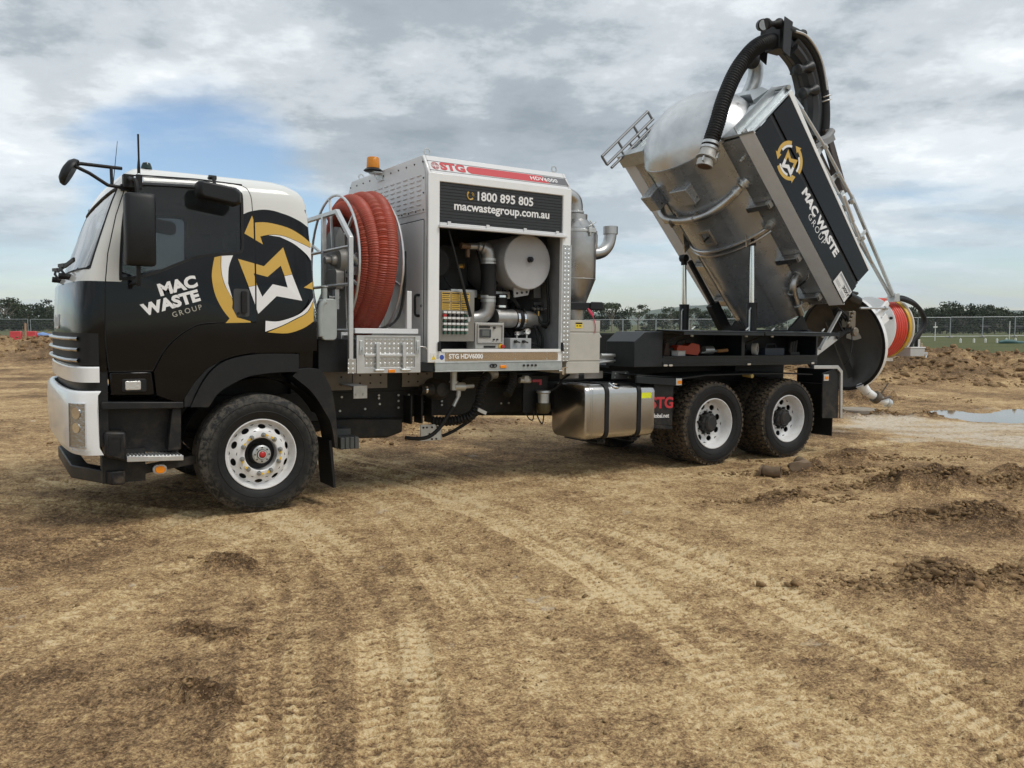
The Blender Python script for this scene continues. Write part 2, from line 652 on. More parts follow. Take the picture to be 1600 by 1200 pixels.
def ground_fields(x, y, detail=True):
    """height and material masks of the ground at the given points"""
    X, Z = camxy(x, y)
    r = np.hypot(x - CX, y - CY)
    near = 1 - sstep(45, 90, r)
    h = -0.0147 * np.clip(x, -6, 12) * (1 - sstep(30, 80, r))
    wet = np.zeros_like(x)
    dry = np.zeros_like(x)
    # gentle unevenness of the yard
    h = h + near * (0.10 * fbm(x * 0.12, y * 0.12, 3, 3) + 0.035 * fbm(x * 0.55, y * 0.55, 3, 11)) * sstep(1.5, 7, np.hypot(x - 3, (y - 1.2) * 1.4))
    h = h + near * 0.018 * fbm(x * 0.9 + 9, y * 0.9, 3, 5)
    m = r < 26
    # tracks
    trk = np.zeros_like(x)
    if m.any():
        xs, ys = x[m], y[m]
        best = np.full(xs.shape, 9.0)
        wsel = np.zeros_like(xs)
        hh = np.zeros_like(xs)
        dd = np.zeros_like(xs)
        ww = np.zeros_like(xs)
        for ti, (pts, w, dep) in enumerate(TRACKS):
            P = [(p.x, p.y) for p in spline([(a, b, 0) for a, b in pts], 7)]
            dist = np.full(xs.shape, 9.0)
            arc = np.zeros_like(xs)
            side = np.zeros_like(xs)
            L = 0.0
            for (ax, ay), (bx, by) in zip(P[:-1], P[1:]):
                ex, ey = bx - ax, by - ay
                l2 = ex * ex + ey * ey
                l = math.sqrt(l2)
                t = np.clip(((xs - ax) * ex + (ys - ay) * ey) / l2, 0, 1)
                qx, qy = xs - ax - t * ex, ys - ay - t * ey
                dq = np.hypot(qx, qy)
                u = dq < dist
                dist = np.where(u, dq, dist)
                arc = np.where(u, L + t * l, arc)
                side = np.where(u, (ex * qy - ey * qx) / l, side)
                L += l
            fade = 0.66 + 0.85 * fbm(xs * 0.8 + ti * 7, ys * 0.8, 2, 31 + ti)
            fade = np.clip(fade, 0.40, 1.0) * dep
            inside = 1 - sstep(w * 0.86, w * 1.06, dist)
            lip = np.exp(-((dist - w * 1.12) / 0.045) ** 2)
            # lugs: slanted bars either side of a centre rib
            ph = arc / 0.078 + np.abs(side) / w * 0.8 + 0.12 * fbm(xs * 3, ys * 3, 2, 50 + ti)
            bars = sstep(-0.55, 0.15, np.sin(2 * pi * ph)) * sstep(w * 0.10, w * 0.22, dist)
            groove = np.exp(-((np.abs(side) - w * 0.45) / 0.012) ** 2)
            hh = hh + fade * (-0.020 * inside + 0.016 * lip + 0.018 * inside * bars + 0.008 * groove * inside)
            dd = np.maximum(dd, fade * inside * (0.12 + 0.88 * bars))  # lug bars lighter, grooves darker: tread highlights put into the soil colour
            ww = np.maximum(ww, inside)
        h[m] += hh
        dry[m] = np.maximum(dry[m], dd)
        trk[m] = ww
    rough = np.zeros_like(x)
    F77 = fbm(x * 3.1, y * 3.1, 3, 77)
    F21 = fbm(x * 5, y * 5, 3, 21)
    for (mx, my, rx, ry, hm, rg) in MOUNDS:
        dx, dy = x - mx, y - my
        a = -0.45
        px, py = dx * cos(a) - dy * sin(a), dx * sin(a) + dy * cos(a)
        q = np.hypot(px / rx, py / ry)
        w = 1 - sstep(0.15, 1.5, q + 0.9 * F77)
        h = h + hm * w * (0.75 + 0.9 * F21)
        rough = np.maximum(rough, w * rg)
        wet = np.maximum(wet, 0.9 * w)
    # spoil bank behind the puddle, and the mound past the cab
    Zb = 27 + 2.2 * fbm(X * 0.15, X * 0 + 3, 3, 8)
    bank = sstep(7.0, 12, X) * np.exp(-((Z - Zb - 1.5) / 3.0) ** 2) * (0.92 + 0.45 * fbm(X * 0.35, Z * 0.35, 4, 9))
    bankl = (1 - sstep(-14, -6, X)) * np.exp(-((Z - 41) / 6.5) ** 2) * (1.05 + 0.35 * fbm(X * 0.3, Z * 0.3, 4, 19))
    bankm = np.exp(-((Z - 36) / 4.5) ** 2) * 0.35 * (1 + fbm(X * 0.3, Z * 0.3, 3, 29)) * (1 - sstep(9.5, 14, X)) * sstep(-14, -6, X)
    h = h + np.maximum(bank, 0) + np.maximum(bankl, 0) + np.maximum(bankm, 0)
    rough = np.maximum(rough, np.clip(bank + bankl, 0, 1) * 2.6)
    bk = np.clip(bank + bankl, 0, 1)
    # puddle hollow and the pale slurry round it
    px, pz = X - 11.4, Z - 16.9
    q = np.hypot(px / 2.9, pz / 1.45) + 0.55 * fbm(x * 0.9, y * 0.9, 3, 61)
    hol = 1 - sstep(0.45, 1.35, q)
    flat = (1 - sstep(0.8, 2.4, q)) * (r < 40)
    h = h * (1 - 0.9 * flat) + (-0.165) * 0.9 * flat - 0.13 * hol * (r < 40)
    q2 = np.hypot((X - 8.9) / 5.2, (Z - 14.3) / 2.6) + 0.9 * fbm(x * 0.8, y * 0.8, 4, 67)
    pale = (1 - sstep(0.55, 1.05, q2)) * (0.45 + 1.1 * sstep(-0.25, 0.35, fbm(X * 1.1, Z * 2.6, 4, 83)))
    pale = np.clip(pale, 0, 1) * (1 - 0.8 * np.clip(rough, 0, 1)) * (1 - 0.65 * hol)
    # streaks of white dust on the trodden yard
    spk = sstep(0.62, 0.72, fbm(x * 3.1 + 4, y * 3.1, 4, 91)) * 0.7
    pale = np.maximum(pale, spk * (r < 30) * (1 - np.clip(rough, 0, 1)) * 0.75)
    # damp, darker soil in broad patches
    dp = sstep(-0.12, 0.42, fbm(x * 0.55, y * 0.55, 5, 41) + 0.10 * sstep(1.5, 5, x) - 0.05)
    wet = np.maximum(wet, 0.75 * dp)
    grass = sstep(-0.6, 0.6, Z - (31.5 + 13.5 * (1 - sstep(-16, -4, X)) + 6 * sstep(-6, 2, X) * (1 - sstep(4, 10, X)) + 3 * fbm(x * 0.4, y * 0.4, 4, 71)))
    if detail:
        near2 = 1 - sstep(16, 34, r)
        lump = fbm(x * 9, y * 9, 3, 101)
        rid = 0.25 - np.abs(fbm(x * 13, y * 13, 3, 107, 0.6))
        h = h + near2 * (0.011 * lump * (1 - 0.6 * trk) + 0.020 * rid * (1 - 0.55 * trk) + 0.0085 * fbm(x * 30, y * 30, 2, 111) * (1 - 0.3 * trk))
        clump = np.abs(fbm(x * 6.5, y * 6.5, 4, 121, 0.6))
        h = h + rough * (1 - sstep(60, 90, r)) * (0.065 * (0.32 - clump) + 0.02 * fbm(x * 18, y * 18, 3, 131))
        h = h + np.clip(bk * 2, 0, 1) * (0.16 * fbm(x * 1.7, y * 1.7, 4, 141) + 0.10 * (0.3 - np.abs(fbm(x * 3.3, y * 3.3, 3, 151))))
        dry = np.clip(dry + 0.25 * sstep(0.05, 0.5, lump + fbm(x * 1.4, y * 1.4, 4, 161)) * (1 - wet), 0, 1)
    # keep the ground out of the tyres: firm level pads under the wheels
    for wx in (0.0, 5.487, 6.833):
        for wy in ((0.16, 2.22) if wx == 0 else (0.16, 0.5, 1.85, 2.22)):
            w = 1 - sstep(0.20, 0.55, np.hypot((x - wx) * 0.9, (y - wy) * 1.3))
            h = h * (1 - w) + (-0.0147 * wx + 0.014) * w
            rough = rough * (1 - w)
    # outside the yard the paddock lies level
    out = sstep(55, 110, r)
    h = h * (1 - out) + (-0.10 + 1.2 * fbm(x * 0.006, y * 0.006, 2, 171)) * out
    return h, wet, pale, grass, dry, np.clip(rough, 0, 1)


def H(x, y):
    a, b = np.array([float(x)]), np.array([float(y)])
    return float(ground_fields(a, b)[0][0])


def build_ground():
    # rings round the standpoint, fine where the yard is close
    rr = [0.7]
    while rr[-1] < 4200:
        r = rr[-1]
        k = 0.0046 if 2.6 < r < 9 else 0.0062 if 2.6 < r < 21 else (0.012 if r < 45 else (0.03 if r < 200 else 0.12))
        rr.append(r * (1 + k))
    rr = np.array(rr)
    fwd = math.pi / 2 - TH
    dense = np.linspace(-R(44), R(44), 760)
    side = np.linspace(R(44), 2 * pi - R(44), 150)[1:-1]
    aa = np.concatenate([dense, side]) + fwd
    A, RR = np.meshgrid(aa, rr)
    x, y = CX + RR * np.cos(A), CY + RR * np.sin(A)
    n, k = x.shape
    xf, yf = x.ravel(), y.ravel()
    h, wet, pale, grass, dry, rough = ground_fields(xf, yf)
    vs_ = np.stack([xf, yf, h], 1)
    vs_ = np.vstack([vs_, [[CX, CY, H(CX, CY)]]])
    i = np.arange(n - 1)[:, None] * k
    j = np.arange(k)[None, :]
    jn = (j + 1) % k
    quads = np.stack([i + j, i + k + j, i + k + jn, i + jn], -1).reshape(-1, 4)
    c = n * k
    tris = np.stack([np.full(k, c), np.arange(k), (np.arange(k) + 1) % k], 1)
    me = bpy.data.meshes.new('ground')
    me.vertices.add(len(vs_))
    me.vertices.foreach_set('co', vs_.ravel())
    nl = quads.size + tris.size
    me.loops.add(nl)
    me.loops.foreach_set('vertex_index', np.concatenate([quads.ravel(), tris.ravel()]).astype(np.int32))
    me.polygons.add(len(quads) + len(tris))
    ls = np.concatenate([np.arange(len(quads)) * 4, quads.size + np.arange(len(tris)) * 3]).astype(np.int32)
    me.polygons.foreach_set('loop_start', ls)
    me.update(calc_edges=True)
    for nm, arr in (('wet', wet), ('pale', pale), ('grass', grass), ('dry', dry), ('rough', rough)):
        at = me.attributes.new(nm, 'FLOAT', 'POINT')
        at.data.foreach_set('value', np.append(arr, 0.0).astype(np.float32))
    me.materials.append(soil_material())
    return structure(link('ground', me, None, angle=0, fix=False))


def soil_material():
    m = bpy.data.materials.new('soil')
    m.use_nodes = True
    nt = m.node_tree
    N, L = nt.nodes, nt.links
    b = N['Principled BSDF']
    tc = N.new('ShaderNodeTexCoord')

    def att(n):
        a = N.new('ShaderNodeAttribute')
        a.attribute_name = n
        return a.outputs['Fac']

    def noise(s, d=6, r=0.6, sc=None):
        n = N.new('ShaderNodeTexNoise')
        n.inputs['Scale'].default_value = s
        n.inputs['Detail'].default_value = d
        n.inputs['Roughness'].default_value = r
        if sc:
            mp = N.new('ShaderNodeMapping')
            mp.inputs['Scale'].default_value = sc
            L.new(tc.outputs['Object'], mp.inputs[0])
            L.new(mp.outputs[0], n.inputs['Vector'])
        else:
            L.new(tc.outputs['Object'], n.inputs['Vector'])
        return n.outputs[0]

    def rng(v, a, b_, c=0.0, d=1.0):
        n = N.new('ShaderNodeMapRange')
        n.inputs['From Min'].default_value = a
        n.inputs['From Max'].default_value = b_
        n.inputs['To Min'].default_value = c
        n.inputs['To Max'].default_value = d
        L.new(v, n.inputs[0])
        return n.outputs[0]

    def mixc(f, a, c, typ='MIX'):
        n = N.new('ShaderNodeMixRGB')
        n.blend_type = typ
        for i, v in ((0, f), (1, a), (2, c)):
            if isinstance(v, tuple):
                n.inputs[i].default_value = v + (1,)
            elif isinstance(v, (int, float)):
                n.inputs[i].default_value = v
            else:
                L.new(v, n.inputs[i])
        return n.outputs[0]

    def mul(a, c, op='MULTIPLY'):
        n = N.new('ShaderNodeMath')
        n.operation = op
        n.use_clamp = True
        for i, v in enumerate((a, c)):
            if isinstance(v, (int, float)):
                n.inputs[i].default_value = v
            else:
                L.new(v, n.inputs[i])
        return n.outputs[0]
    def addm(a, w, c):
        n = N.new('ShaderNodeMath')
        n.operation = 'MULTIPLY_ADD'
        L.new(a, n.inputs[0])
        n.inputs[1].default_value = w
        if isinstance(c, (int, float)):
            n.inputs[2].default_value = c
        else:
            L.new(c, n.inputs[2])
        return n.outputs[0]
    grit = noise(85, 3, 0.7)
    fine = noise(30, 4, 0.75)
    v = addm(noise(0.8, 5, 0.6), 0.30, 0.046)
    v = addm(noise(5.0, 7, 0.75), 0.40, v)
    v = addm(fine, 0.50, v)
    v = addm(grit, 0.45, v)
    v = addm(att('dry'), 0.125, v)  # lighter dry soil, plus the painted tread highlights
    v = addm(att('wet'), -0.085, v)
    v = addm(att('rough'), -0.045, v)
    rp = N.new('ShaderNodeValToRGB')
    cr = rp.color_ramp
    cols = [(0.70, (0.066, 0.038, 0.018)), (0.79, (0.180, 0.110, 0.056)), (0.865, (0.342, 0.220, 0.108)), (0.945, (0.530, 0.370, 0.182)), (1.0, (0.66, 0.515, 0.305))]
    cr.elements[0].position, cr.elements[0].color = cols[0][0], cols[0][1] + (1,)
    cr.elements[1].position, cr.elements[1].color = cols[-1][0], cols[-1][1] + (1,)
    for p_, c_ in cols[1:-1]:
        e_ = cr.elements.new(p_)
        e_.color = c_ + (1,)
    L.new(v, rp.inputs[0])
    base = rp.outputs[0]
    pal = mul(att('pale'), rng(noise(14, 7, 0.75), 0.32, 0.54))
    base = mixc(pal, base, (0.58, 0.50, 0.385))
    gcol = mixc(rng(noise(0.35, 8, 0.7), 0.3, 0.7), (0.066, 0.078, 0.026), (0.108, 0.116, 0.044))
    gcol = mixc(rng(noise(6, 6, 0.8), 0.5, 0.75, 0, 0.55), gcol, (0.17, 0.15, 0.06))
    base = mixc(att('grass'), base, gcol)
    L.new(base, b.inputs['Base Color'])
    ro = N.new('ShaderNodeMapRange')
    ro.inputs['To Min'].default_value = 0.95
    ro.inputs['To Max'].default_value = 0.55
    L.new(pal, ro.inputs[0])
    L.new(ro.outputs[0], b.inputs['Roughness'])
    b.inputs['Specular IOR Level'].default_value = 0.25
    bp = N.new('ShaderNodeBump')
    bp.inputs['Strength'].default_value = 1.0
    bp.inputs['Distance'].default_value = 0.022
    hgt = mul(mul(fine, 0.65), mul(grit, 0.35), 'ADD')
    L.new(hgt, bp.inputs['Height'])
    L.new(bp.outputs[0], b.inputs['Normal'])
    return m


ground = build_ground()

# puddle
_w = MB()
_c = from_cam(10.6, 16.4)
_w.add([(_c[0] + 4.6 * cos(a) * cos(-TH) - 2.9 * sin(a) * sin(-TH), _c[1] + 4.6 * cos(a) * sin(-TH) + 2.9 * sin(a) * cos(-TH), WATER_Z)
        for a in np.linspace(0, 2 * pi, 48, endpoint=False)], [tuple(range(48))])
WATERM = mat('puddle_water', (0.20, 0.165, 0.11), rough=0.035, spec=0.6, ior=1.33, bump=0.03, bscale=5)
structure(_w.build('puddle_water', WATERM, None, angle=0))

# ------------------------------------------------------------------ loose clods and grit


def _ico(sub=0):
    import bmesh
    bm = bmesh.new()
    bmesh.ops.create_icosphere(bm, subdivisions=sub + 1, radius=1)
    v = np.array([tuple(p.co) for p in bm.verts])
    f = np.array([[q.index for q in p.verts] for p in bm.faces])
    bm.free()
    return v, f


def scatter_clods(name, pts, sizes, material, sub, label, cat, flat=0.65):
    v, f = _ico(sub)
    n = len(pts)
    rng = np.random.default_rng(len(name) + n)
    V = np.repeat(v[None], n, 0)
    V = V * (1 + 1.15 * (rng.random((n, len(v), 1)) - 0.5))
    V *= (0.65 + 0.7 * rng.random((n, 1, 3))) * np.array([1, 1, flat])
    a = rng.random(n) * 2 * pi
    c, s = np.cos(a)[:, None], np.sin(a)[:, None]
    x = V[..., 0] * c - V[..., 1] * s
    y = V[..., 0] * s + V[..., 1] * c
    V = np.stack([x, y, V[..., 2]], -1) * sizes[:, None, None]
    hz = ground_fields(pts[:, 0], pts[:, 1])[0]
    V += np.concatenate([pts, (hz + sizes * 0.18)[:, None]], 1)[:, None, :]
    F = (f[None] + (np.arange(n) * len(v))[:, None, None]).reshape(-1, 3)
    me = bpy.data.meshes.new(name)
    V = V.reshape(-1, 3)
    me.vertices.add(len(V))
    me.vertices.foreach_set('co', V.ravel())
    me.loops.add(F.size)
    me.loops.foreach_set('vertex_index', F.ravel().astype(np.int32))
    me.polygons.add(len(F))
    me.polygons.foreach_set('loop_start', (np.arange(len(F)) * 3).astype(np.int32))
    me.update(calc_edges=True)
    me.materials.append(material)
    o = link(name, me, None, angle=0, fix=False)
    return tag(o, label, cat, kind='stuff')


def _clods():
    rng = np.random.default_rng(3)
    P, S = [], []
    for (mx, my, rx, ry, hm, rg) in MOUNDS:
        k = int(420 * rx * ry / 0.1 * (0.6 if hm > 0.2 else 1))
        k = min(k, 620) if mx > 0 else min(k, 90)
        a = rng.normal(0, 0.75, (k, 2)) * [rx, ry]
        c, s = cos(0.45), sin(0.45)
        P.append(np.stack([mx + a[:, 0] * c - a[:, 1] * s * -1 * -1, my + a[:, 0] * -s + a[:, 1] * c], 1))
        S.append(np.minimum(rng.gamma(1.0, 0.0075, k) + 0.004, 0.034) * (0.62 if mx < 0 else 1.0))
    # banks
    for (X0, X1, Z0, Z1, k, sz) in ((9, 34, 24, 31, 2600, 0.045), (-34, -8, 34, 46, 1500, 0.06)):
        X, Z = rng.uniform(X0, X1, k), rng.uniform(Z0, Z1, k)
        x, y = from_cam(X, Z)
        P.append(np.stack([x, y], 1))
        S.append(rng.gamma(1.5, sz * 0.6, k) + 0.02)
    P, S = np.vstack(P), np.concatenate(S)
    keep = np.ones(len(P), bool)
    for wx in (0, 5.487, 6.833):
        keep &= np.hypot(P[:, 0] - wx, P[:, 1] - 0.2) > 0.62
    dark = mat('clod_soil', (0.235, 0.150, 0.075), rough=0.95, spec=0.2, var=0.6, vscale=9, bump=0.8, bscale=50)
    scatter_clods('mud_clods', P[keep], np.minimum(S[keep], 0.13), dark, 0, 'loose brown mud clods lying about the yard', 'clods')
    # crumbs over the near yard
    k = 26000
    rr = 2.6 * np.exp(rng.random(k) * math.log(22 / 2.6))
    aa = math.pi / 2 - TH + rng.uniform(-R(40), R(40), k)
    p = np.stack([CX + rr * np.cos(aa), CY + rr * np.sin(aa)], 1)
    dens = 0.35 + 1.3 * fbm(p[:, 0] * 0.7, p[:, 1] * 0.7, 4, 201)
    f = ground_fields(p[:, 0], p[:, 1], False)
    keep = (rng.random(k) < dens * (1 - 0.75 * f[4]))
    p = p[keep]
    s = np.clip(rng.gamma(0.8, 0.0030, len(p)) + 0.0020, 0, 0.016)
    lite = mat('crumb_soil', (0.27, 0.178, 0.088), rough=0.95, spec=0.2, var=0.7, vscale=3.0)
    scatter_clods('soil_crumbs', p, s, lite, 0, 'small crumbs of dry soil strewn over the yard', 'crumbs')


_clods()
# ------------------------------------------------------------------ hills, trees, fence, paddock


ORD = 'first second third fourth fifth sixth seventh eighth ninth tenth eleventh twelfth thirteenth fourteenth fifteenth sixteenth seventeenth eighteenth nineteenth'.split()
TENS = ['', '', 'twent', 'thirt', 'fort', 'fift', 'sixt']


def ordinal(n):
    if n < 20:
        return ORD[n - 1]
    return TENS[n // 10] + ('ieth' if n % 10 == 0 else 'y-' + ORD[n % 10 - 1])


def hills():
    hm = mat('hill_bush', (0.085, 0.105, 0.060), rough=0.95, spec=0.1, var=0.35, vscale=0.01)
    for (d, X0, X1, base, amp, seed, thick) in ((2600, -2600, 2600, 18, 62, 5, 500), (1500, 300, 2200, 6, 34, 9, 300), (1250, -1800, -500, 6, 16, 13, 260)):
        xs = np.linspace(X0, X1, 160)
        t = (xs - X0) / (X1 - X0)
        prof = base + amp * np.clip(0.42 + 1.0 * fbm(xs * 0.0022 + seed, xs * 0, 4, seed), 0.02, 2) * np.minimum(1, 6 * np.minimum(t, 1 - t) + 0.05)
        if d == 2600:
            prof = prof + 42 * np.exp(-((xs - 640) / 330) ** 2) + 18 * np.exp(-((xs - 1500) / 300) ** 2)
        rows = []
        for k in range(9):
            u = k / 8
            rows.append([(*from_cam(x, d + thick * u), -6 + p * math.sin(pi * min(u, 1) * 0.5 + 0.0) + amp * 0.06 * float(vnoise(np.array([x * 0.01]), np.array([u * 7.0]), seed)[0])) for x, p in zip(xs, prof)])
        back = [(*from_cam(x, d + thick * 1.5), -8) for x in xs]
        rows.append(back)
        mb = MB()
        mb.rings(rows, closed=False)
        structure(mb.build('hills', hm, None, angle=60, fix=False))


hills()

LEAF = mat('gum_leaves', (0.052, 0.066, 0.030), rough=0.75, spec=0.25, var=0.5, vscale=0.35)
LEAF2 = mat('dark_leaves', (0.034, 0.046, 0.024), rough=0.8, spec=0.2, var=0.5, vscale=0.35)
BARK = mat('gum_bark', (0.22, 0.19, 0.15), rough=0.9, var=0.3, vscale=3)


def tree_meshes(kind, seed):
    """kind: 0 spreading gum with open crown, 1 dense rounded, 2 small round"""
    rng = np.random.default_rng(seed)
    tr = MB()
    h = (9.5, 8.0, 5.0)[kind]
    lean = rng.normal(0, 0.5, 2)
    top = Vector((lean[0], lean[1], h * 0.62))
    tr.tube([(0, 0, -0.4), (lean[0] * 0.3, lean[1] * 0.3, h * 0.25), tuple(top)], [0.28, 0.2, 0.09], 7)
    cl = []
    nb = (11, 20, 13)[kind]
    for i in range(nb):
        a = i * 2.4 + rng.random()
        rad = (0.36, 0.32, 0.36)[kind] * h * math.sqrt(rng.random() * 0.9 + 0.1)
        zz = h * rng.uniform((0.50, 0.14, 0.12)[kind], 0.9)
        if kind == 0:
            zz = h * (0.92 - 0.35 * (rad / (0.36 * h)) ** 2 - 0.12 * rng.random())
        c = Vector((lean[0] + rad * cos(a), lean[1] + rad * sin(a), zz))
        cl.append((c, h * rng.uniform(0.10, 0.17) * (1.0 if kind == 0 else 1.25)))
        st = Vector((lean[0] * 0.5, lean[1] * 0.5, h * rng.uniform(0.25, 0.5)))
        tr.tube([st, (st + c) / 2 + Vector((0, 0, -0.2)), c], [0.11, 0.07, 0.03], 5)
    crown_v, crown_f = [], []
    for c, s in cl:
        for k in range(70):
            d = rng.normal(0, 1, 3)
            d /= np.linalg.norm(d)
            p = np.array(c) + d * s * rng.random() ** 0.4 * np.array([1.25, 1.25, 0.72])
            nrm = d + rng.normal(0, 0.6, 3)
            nrm /= np.linalg.norm(nrm)
            t = np.cross(nrm, rng.normal(0, 1, 3))
            t /= np.linalg.norm(t)
            b = np.cross(nrm, t)
            w = rng.uniform(0.16, 0.38)
            i0 = len(crown_v)
            crown_v += [tuple(p - t * w), tuple(p + b * w * 0.6 + nrm * .05), tuple(p + t * w), tuple(p - b * w * 0.6 - nrm * .05)]
            crown_f.append((i0, i0 + 1, i0 + 2, i0 + 3))
    cr = MB()
    cr.add(crown_v, crown_f)
    return tr, cr


def trees():
    protos = []
    for k in range(8):
        kind = (0, 1, 0, 1, 2, 1, 0, 2)[k]
        tr, cr = tree_meshes(kind, 40 + k)
        me = []
        for nm, mb_, m in (('trunk', tr, BARK), ('crown', cr, LEAF if kind == 0 else LEAF2)):
            d = bpy.data.meshes.new(nm)
            d.from_pydata(mb_.v, [], mb_.f)
            d.materials.append(m)
            me.append(d)
        protos.append(me)
    spots = []   # (photo column, distance, scale, kind index)
    for px, d, s, k in ((6, 185, .9, 0), (20, 190, 0.75, 2), (34, 200, 0.8, 1), (48, 195, 0.75, 6), (60, 230, .6, 4), (77, 180, 0.85, 3), (70, 200, 0.7, 0), (90, 190, 0.8, 6),
                        (-16, 190, .8, 1), (107, 195, 0.8, 1), (125, 200, 0.8, 2),
                        (918, 205, 0.75, 1), (930, 215, 0.75, 3), (944, 210, 0.7, 5), (956, 205, 0.9, 0), (968, 208, 0.72, 1), (978, 212, 0.62, 7), (997, 215, 0.85, 6), (1006, 210, 0.6, 4),
                        (1020, 230, 0.62, 5), (1034, 235, 0.65, 1), (1049, 220, 0.75, 2), (1062, 225, 0.85, 3), (1078, 230, 0.8, 0), (1095, 235, 0.75, 5), (1110, 230, 0.75, 1), (905, 210, 0.8, 5),
                        (892, 200, 0.7, 0)):
        spots.append((px, d, s, k))
    rng = np.random.default_rng(11)
    for i in range(26):
        spots.append((1412 + i * 9.5 + rng.uniform(-3, 3), rng.uniform(160, 185), rng.uniform(0.52, 0.78), int(rng.integers(0, 8))))
    for i in range(14):
        spots.append((1420 + i * 17 + rng.uniform(-5, 5), rng.uniform(128, 140), rng.uniform(0.45, 0.6), (4, 7, 5)[i % 3]))
    for i in range(24):
        spots.append((-20 + i * 7 + rng.uniform(-3, 3) if i < 17 else 1200 + (i - 17) * 30, rng.uniform(150, 165), rng.uniform(0.40, 0.55), (4, 7, 1)[i % 3]))
    for i in range(22):
        spots.append(((160 + i * 48) if i < 15 else (1140 + (i - 15) * 38), rng.uniform(185, 240), rng.uniform(0.55, 0.85), (1, 5, 0, 3, 6, 7)[i % 6]))
    spots.sort(key=lambda q: q[0])
    cnt = [0, 0, 0]
    for i, (px, d, s, k) in enumerate(spots):
        x, y = from_cam((px - 800) / 1319 * d, d)
        left, mid = px < 300, 300 <= px < 1300
        t = empty('gum_tree' if k in (0, 2, 6) else 'dense_tree', (x, y, H(x, y) - 0.1), (0, 0, rng.random() * 6.28))
        t.scale = (s, s, s)
        for nm, me in zip(('trunk', 'crown'), protos[k]):
            o = bpy.data.objects.new(nm, me)
            COL.objects.link(o)
            o.parent = t
        kd = {0: 'spreading gum tree with an open crown', 2: 'leaning gum tree with layered crown', 6: 'tall gum tree with ragged crown'}.get(k, 'dark rounded tree' if k in (1, 3, 5) else 'small round bushy tree')
        zone = 0 if left else (1 if mid else 2)
        if 100 < px < 890 or 1125 < px < 1410:
            tag(t, 'tree standing out of sight behind the truck', 'tree', 'trees hidden by the truck')
            continue
        cnt[zone] += 1
        tag(t, kd + ', ' + ordinal(cnt[zone]) + (' tree before the cab', ' tree behind the deck from the separator', ' skyline tree from the hose drum')[zone], 'tree', ('trees past the front of the cab', 'trees between cabinet and tipped tank', 'trees on the skyline behind the hose drum')[zone])


trees()

# ---- temporary fence panels
GALV = mat('galvanised_pipe', (0.42, 0.44, 0.45), rough=0.5, metal=0.7, var=0.15, vscale=9)


def fence():
    fr, wi, ft = MB(), MB(), MB()
    w, h = 3.0, 1.9
    for x in (0.03, w - 0.03):
        fr.tube([(x, 0, 0.12), (x, 0, h)], 0.026, 6)
    for z in (0.14, h - 0.02):
        fr.tube([(0.03, 0, z), (w - 0.03, 0, z)], 0.024, 6)
    for i in range(1, 34):
        x = w * i / 34
        wi.box(x - 0.0022, x + 0.0022, -0.002, 0.002, 0.16, h - 0.04)
    for i in range(1, 8):
        z = 0.16 + (h - 0.2) * i / 8
        wi.box(0.05, w - 0.05, -0.002, 0.002, z - 0.002, z + 0.002)
    ft.box(-0.12, 0.12, -0.3, 0.3, 0, 0.14)
    con = mat('fence_foot_block', (0.32, 0.30, 0.27), rough=0.9, var=0.2)
    proto = None
    cnt = [0, 0, 0]
    pts = [(-52, 71), (-30, 73), (0, 76), (30, 77), (70, 78)]
    import bisect
    X = -50.0
    i = 0
    while X < 62:
        Z = np.interp(X, [p[0] for p in pts], [p[1] for p in pts])
        px = 800 + 1319 * X / Z
        vis = px < 150 or 900 < px < 1160 or px > 1395
        if True:
            x0, y0 = from_cam(X, Z)
            t = empty('fence_panel', (x0, y0, H(x0, y0)), (0, 0, -TH))
            if proto is None:
                a = fr.build('frame', GALV, t, angle=40)
                b = wi.build('wire_infill', GALV, t, angle=0)
                c = ft.build('foot_block', con, t, angle=0, bevel=0.02)
                proto = (a, b, c)
            else:
                for p in proto:
                    share(p, t)
            zone = 0 if px < 150 else (1 if px < 1200 else 2)
            if not vis:
                tag(t, 'temporary wire fence panel hidden behind the truck', 'fence', 'fence panels hidden by the truck')
                X += w
                continue
            cnt[zone] += 1
            tag(t, ordinal(cnt[zone]) + (' temporary wire fence panel in from the picture edge before the cab', ' temporary wire fence panel past the separator, behind the deck', ' temporary wire fence panel past the hose drum')[zone], 'fence', ('fence panels past the front of the cab', 'fence panels between cabinet and tipped tank', 'fence panels behind the hose drum')[zone])
        X += w
        i += 1


fence()


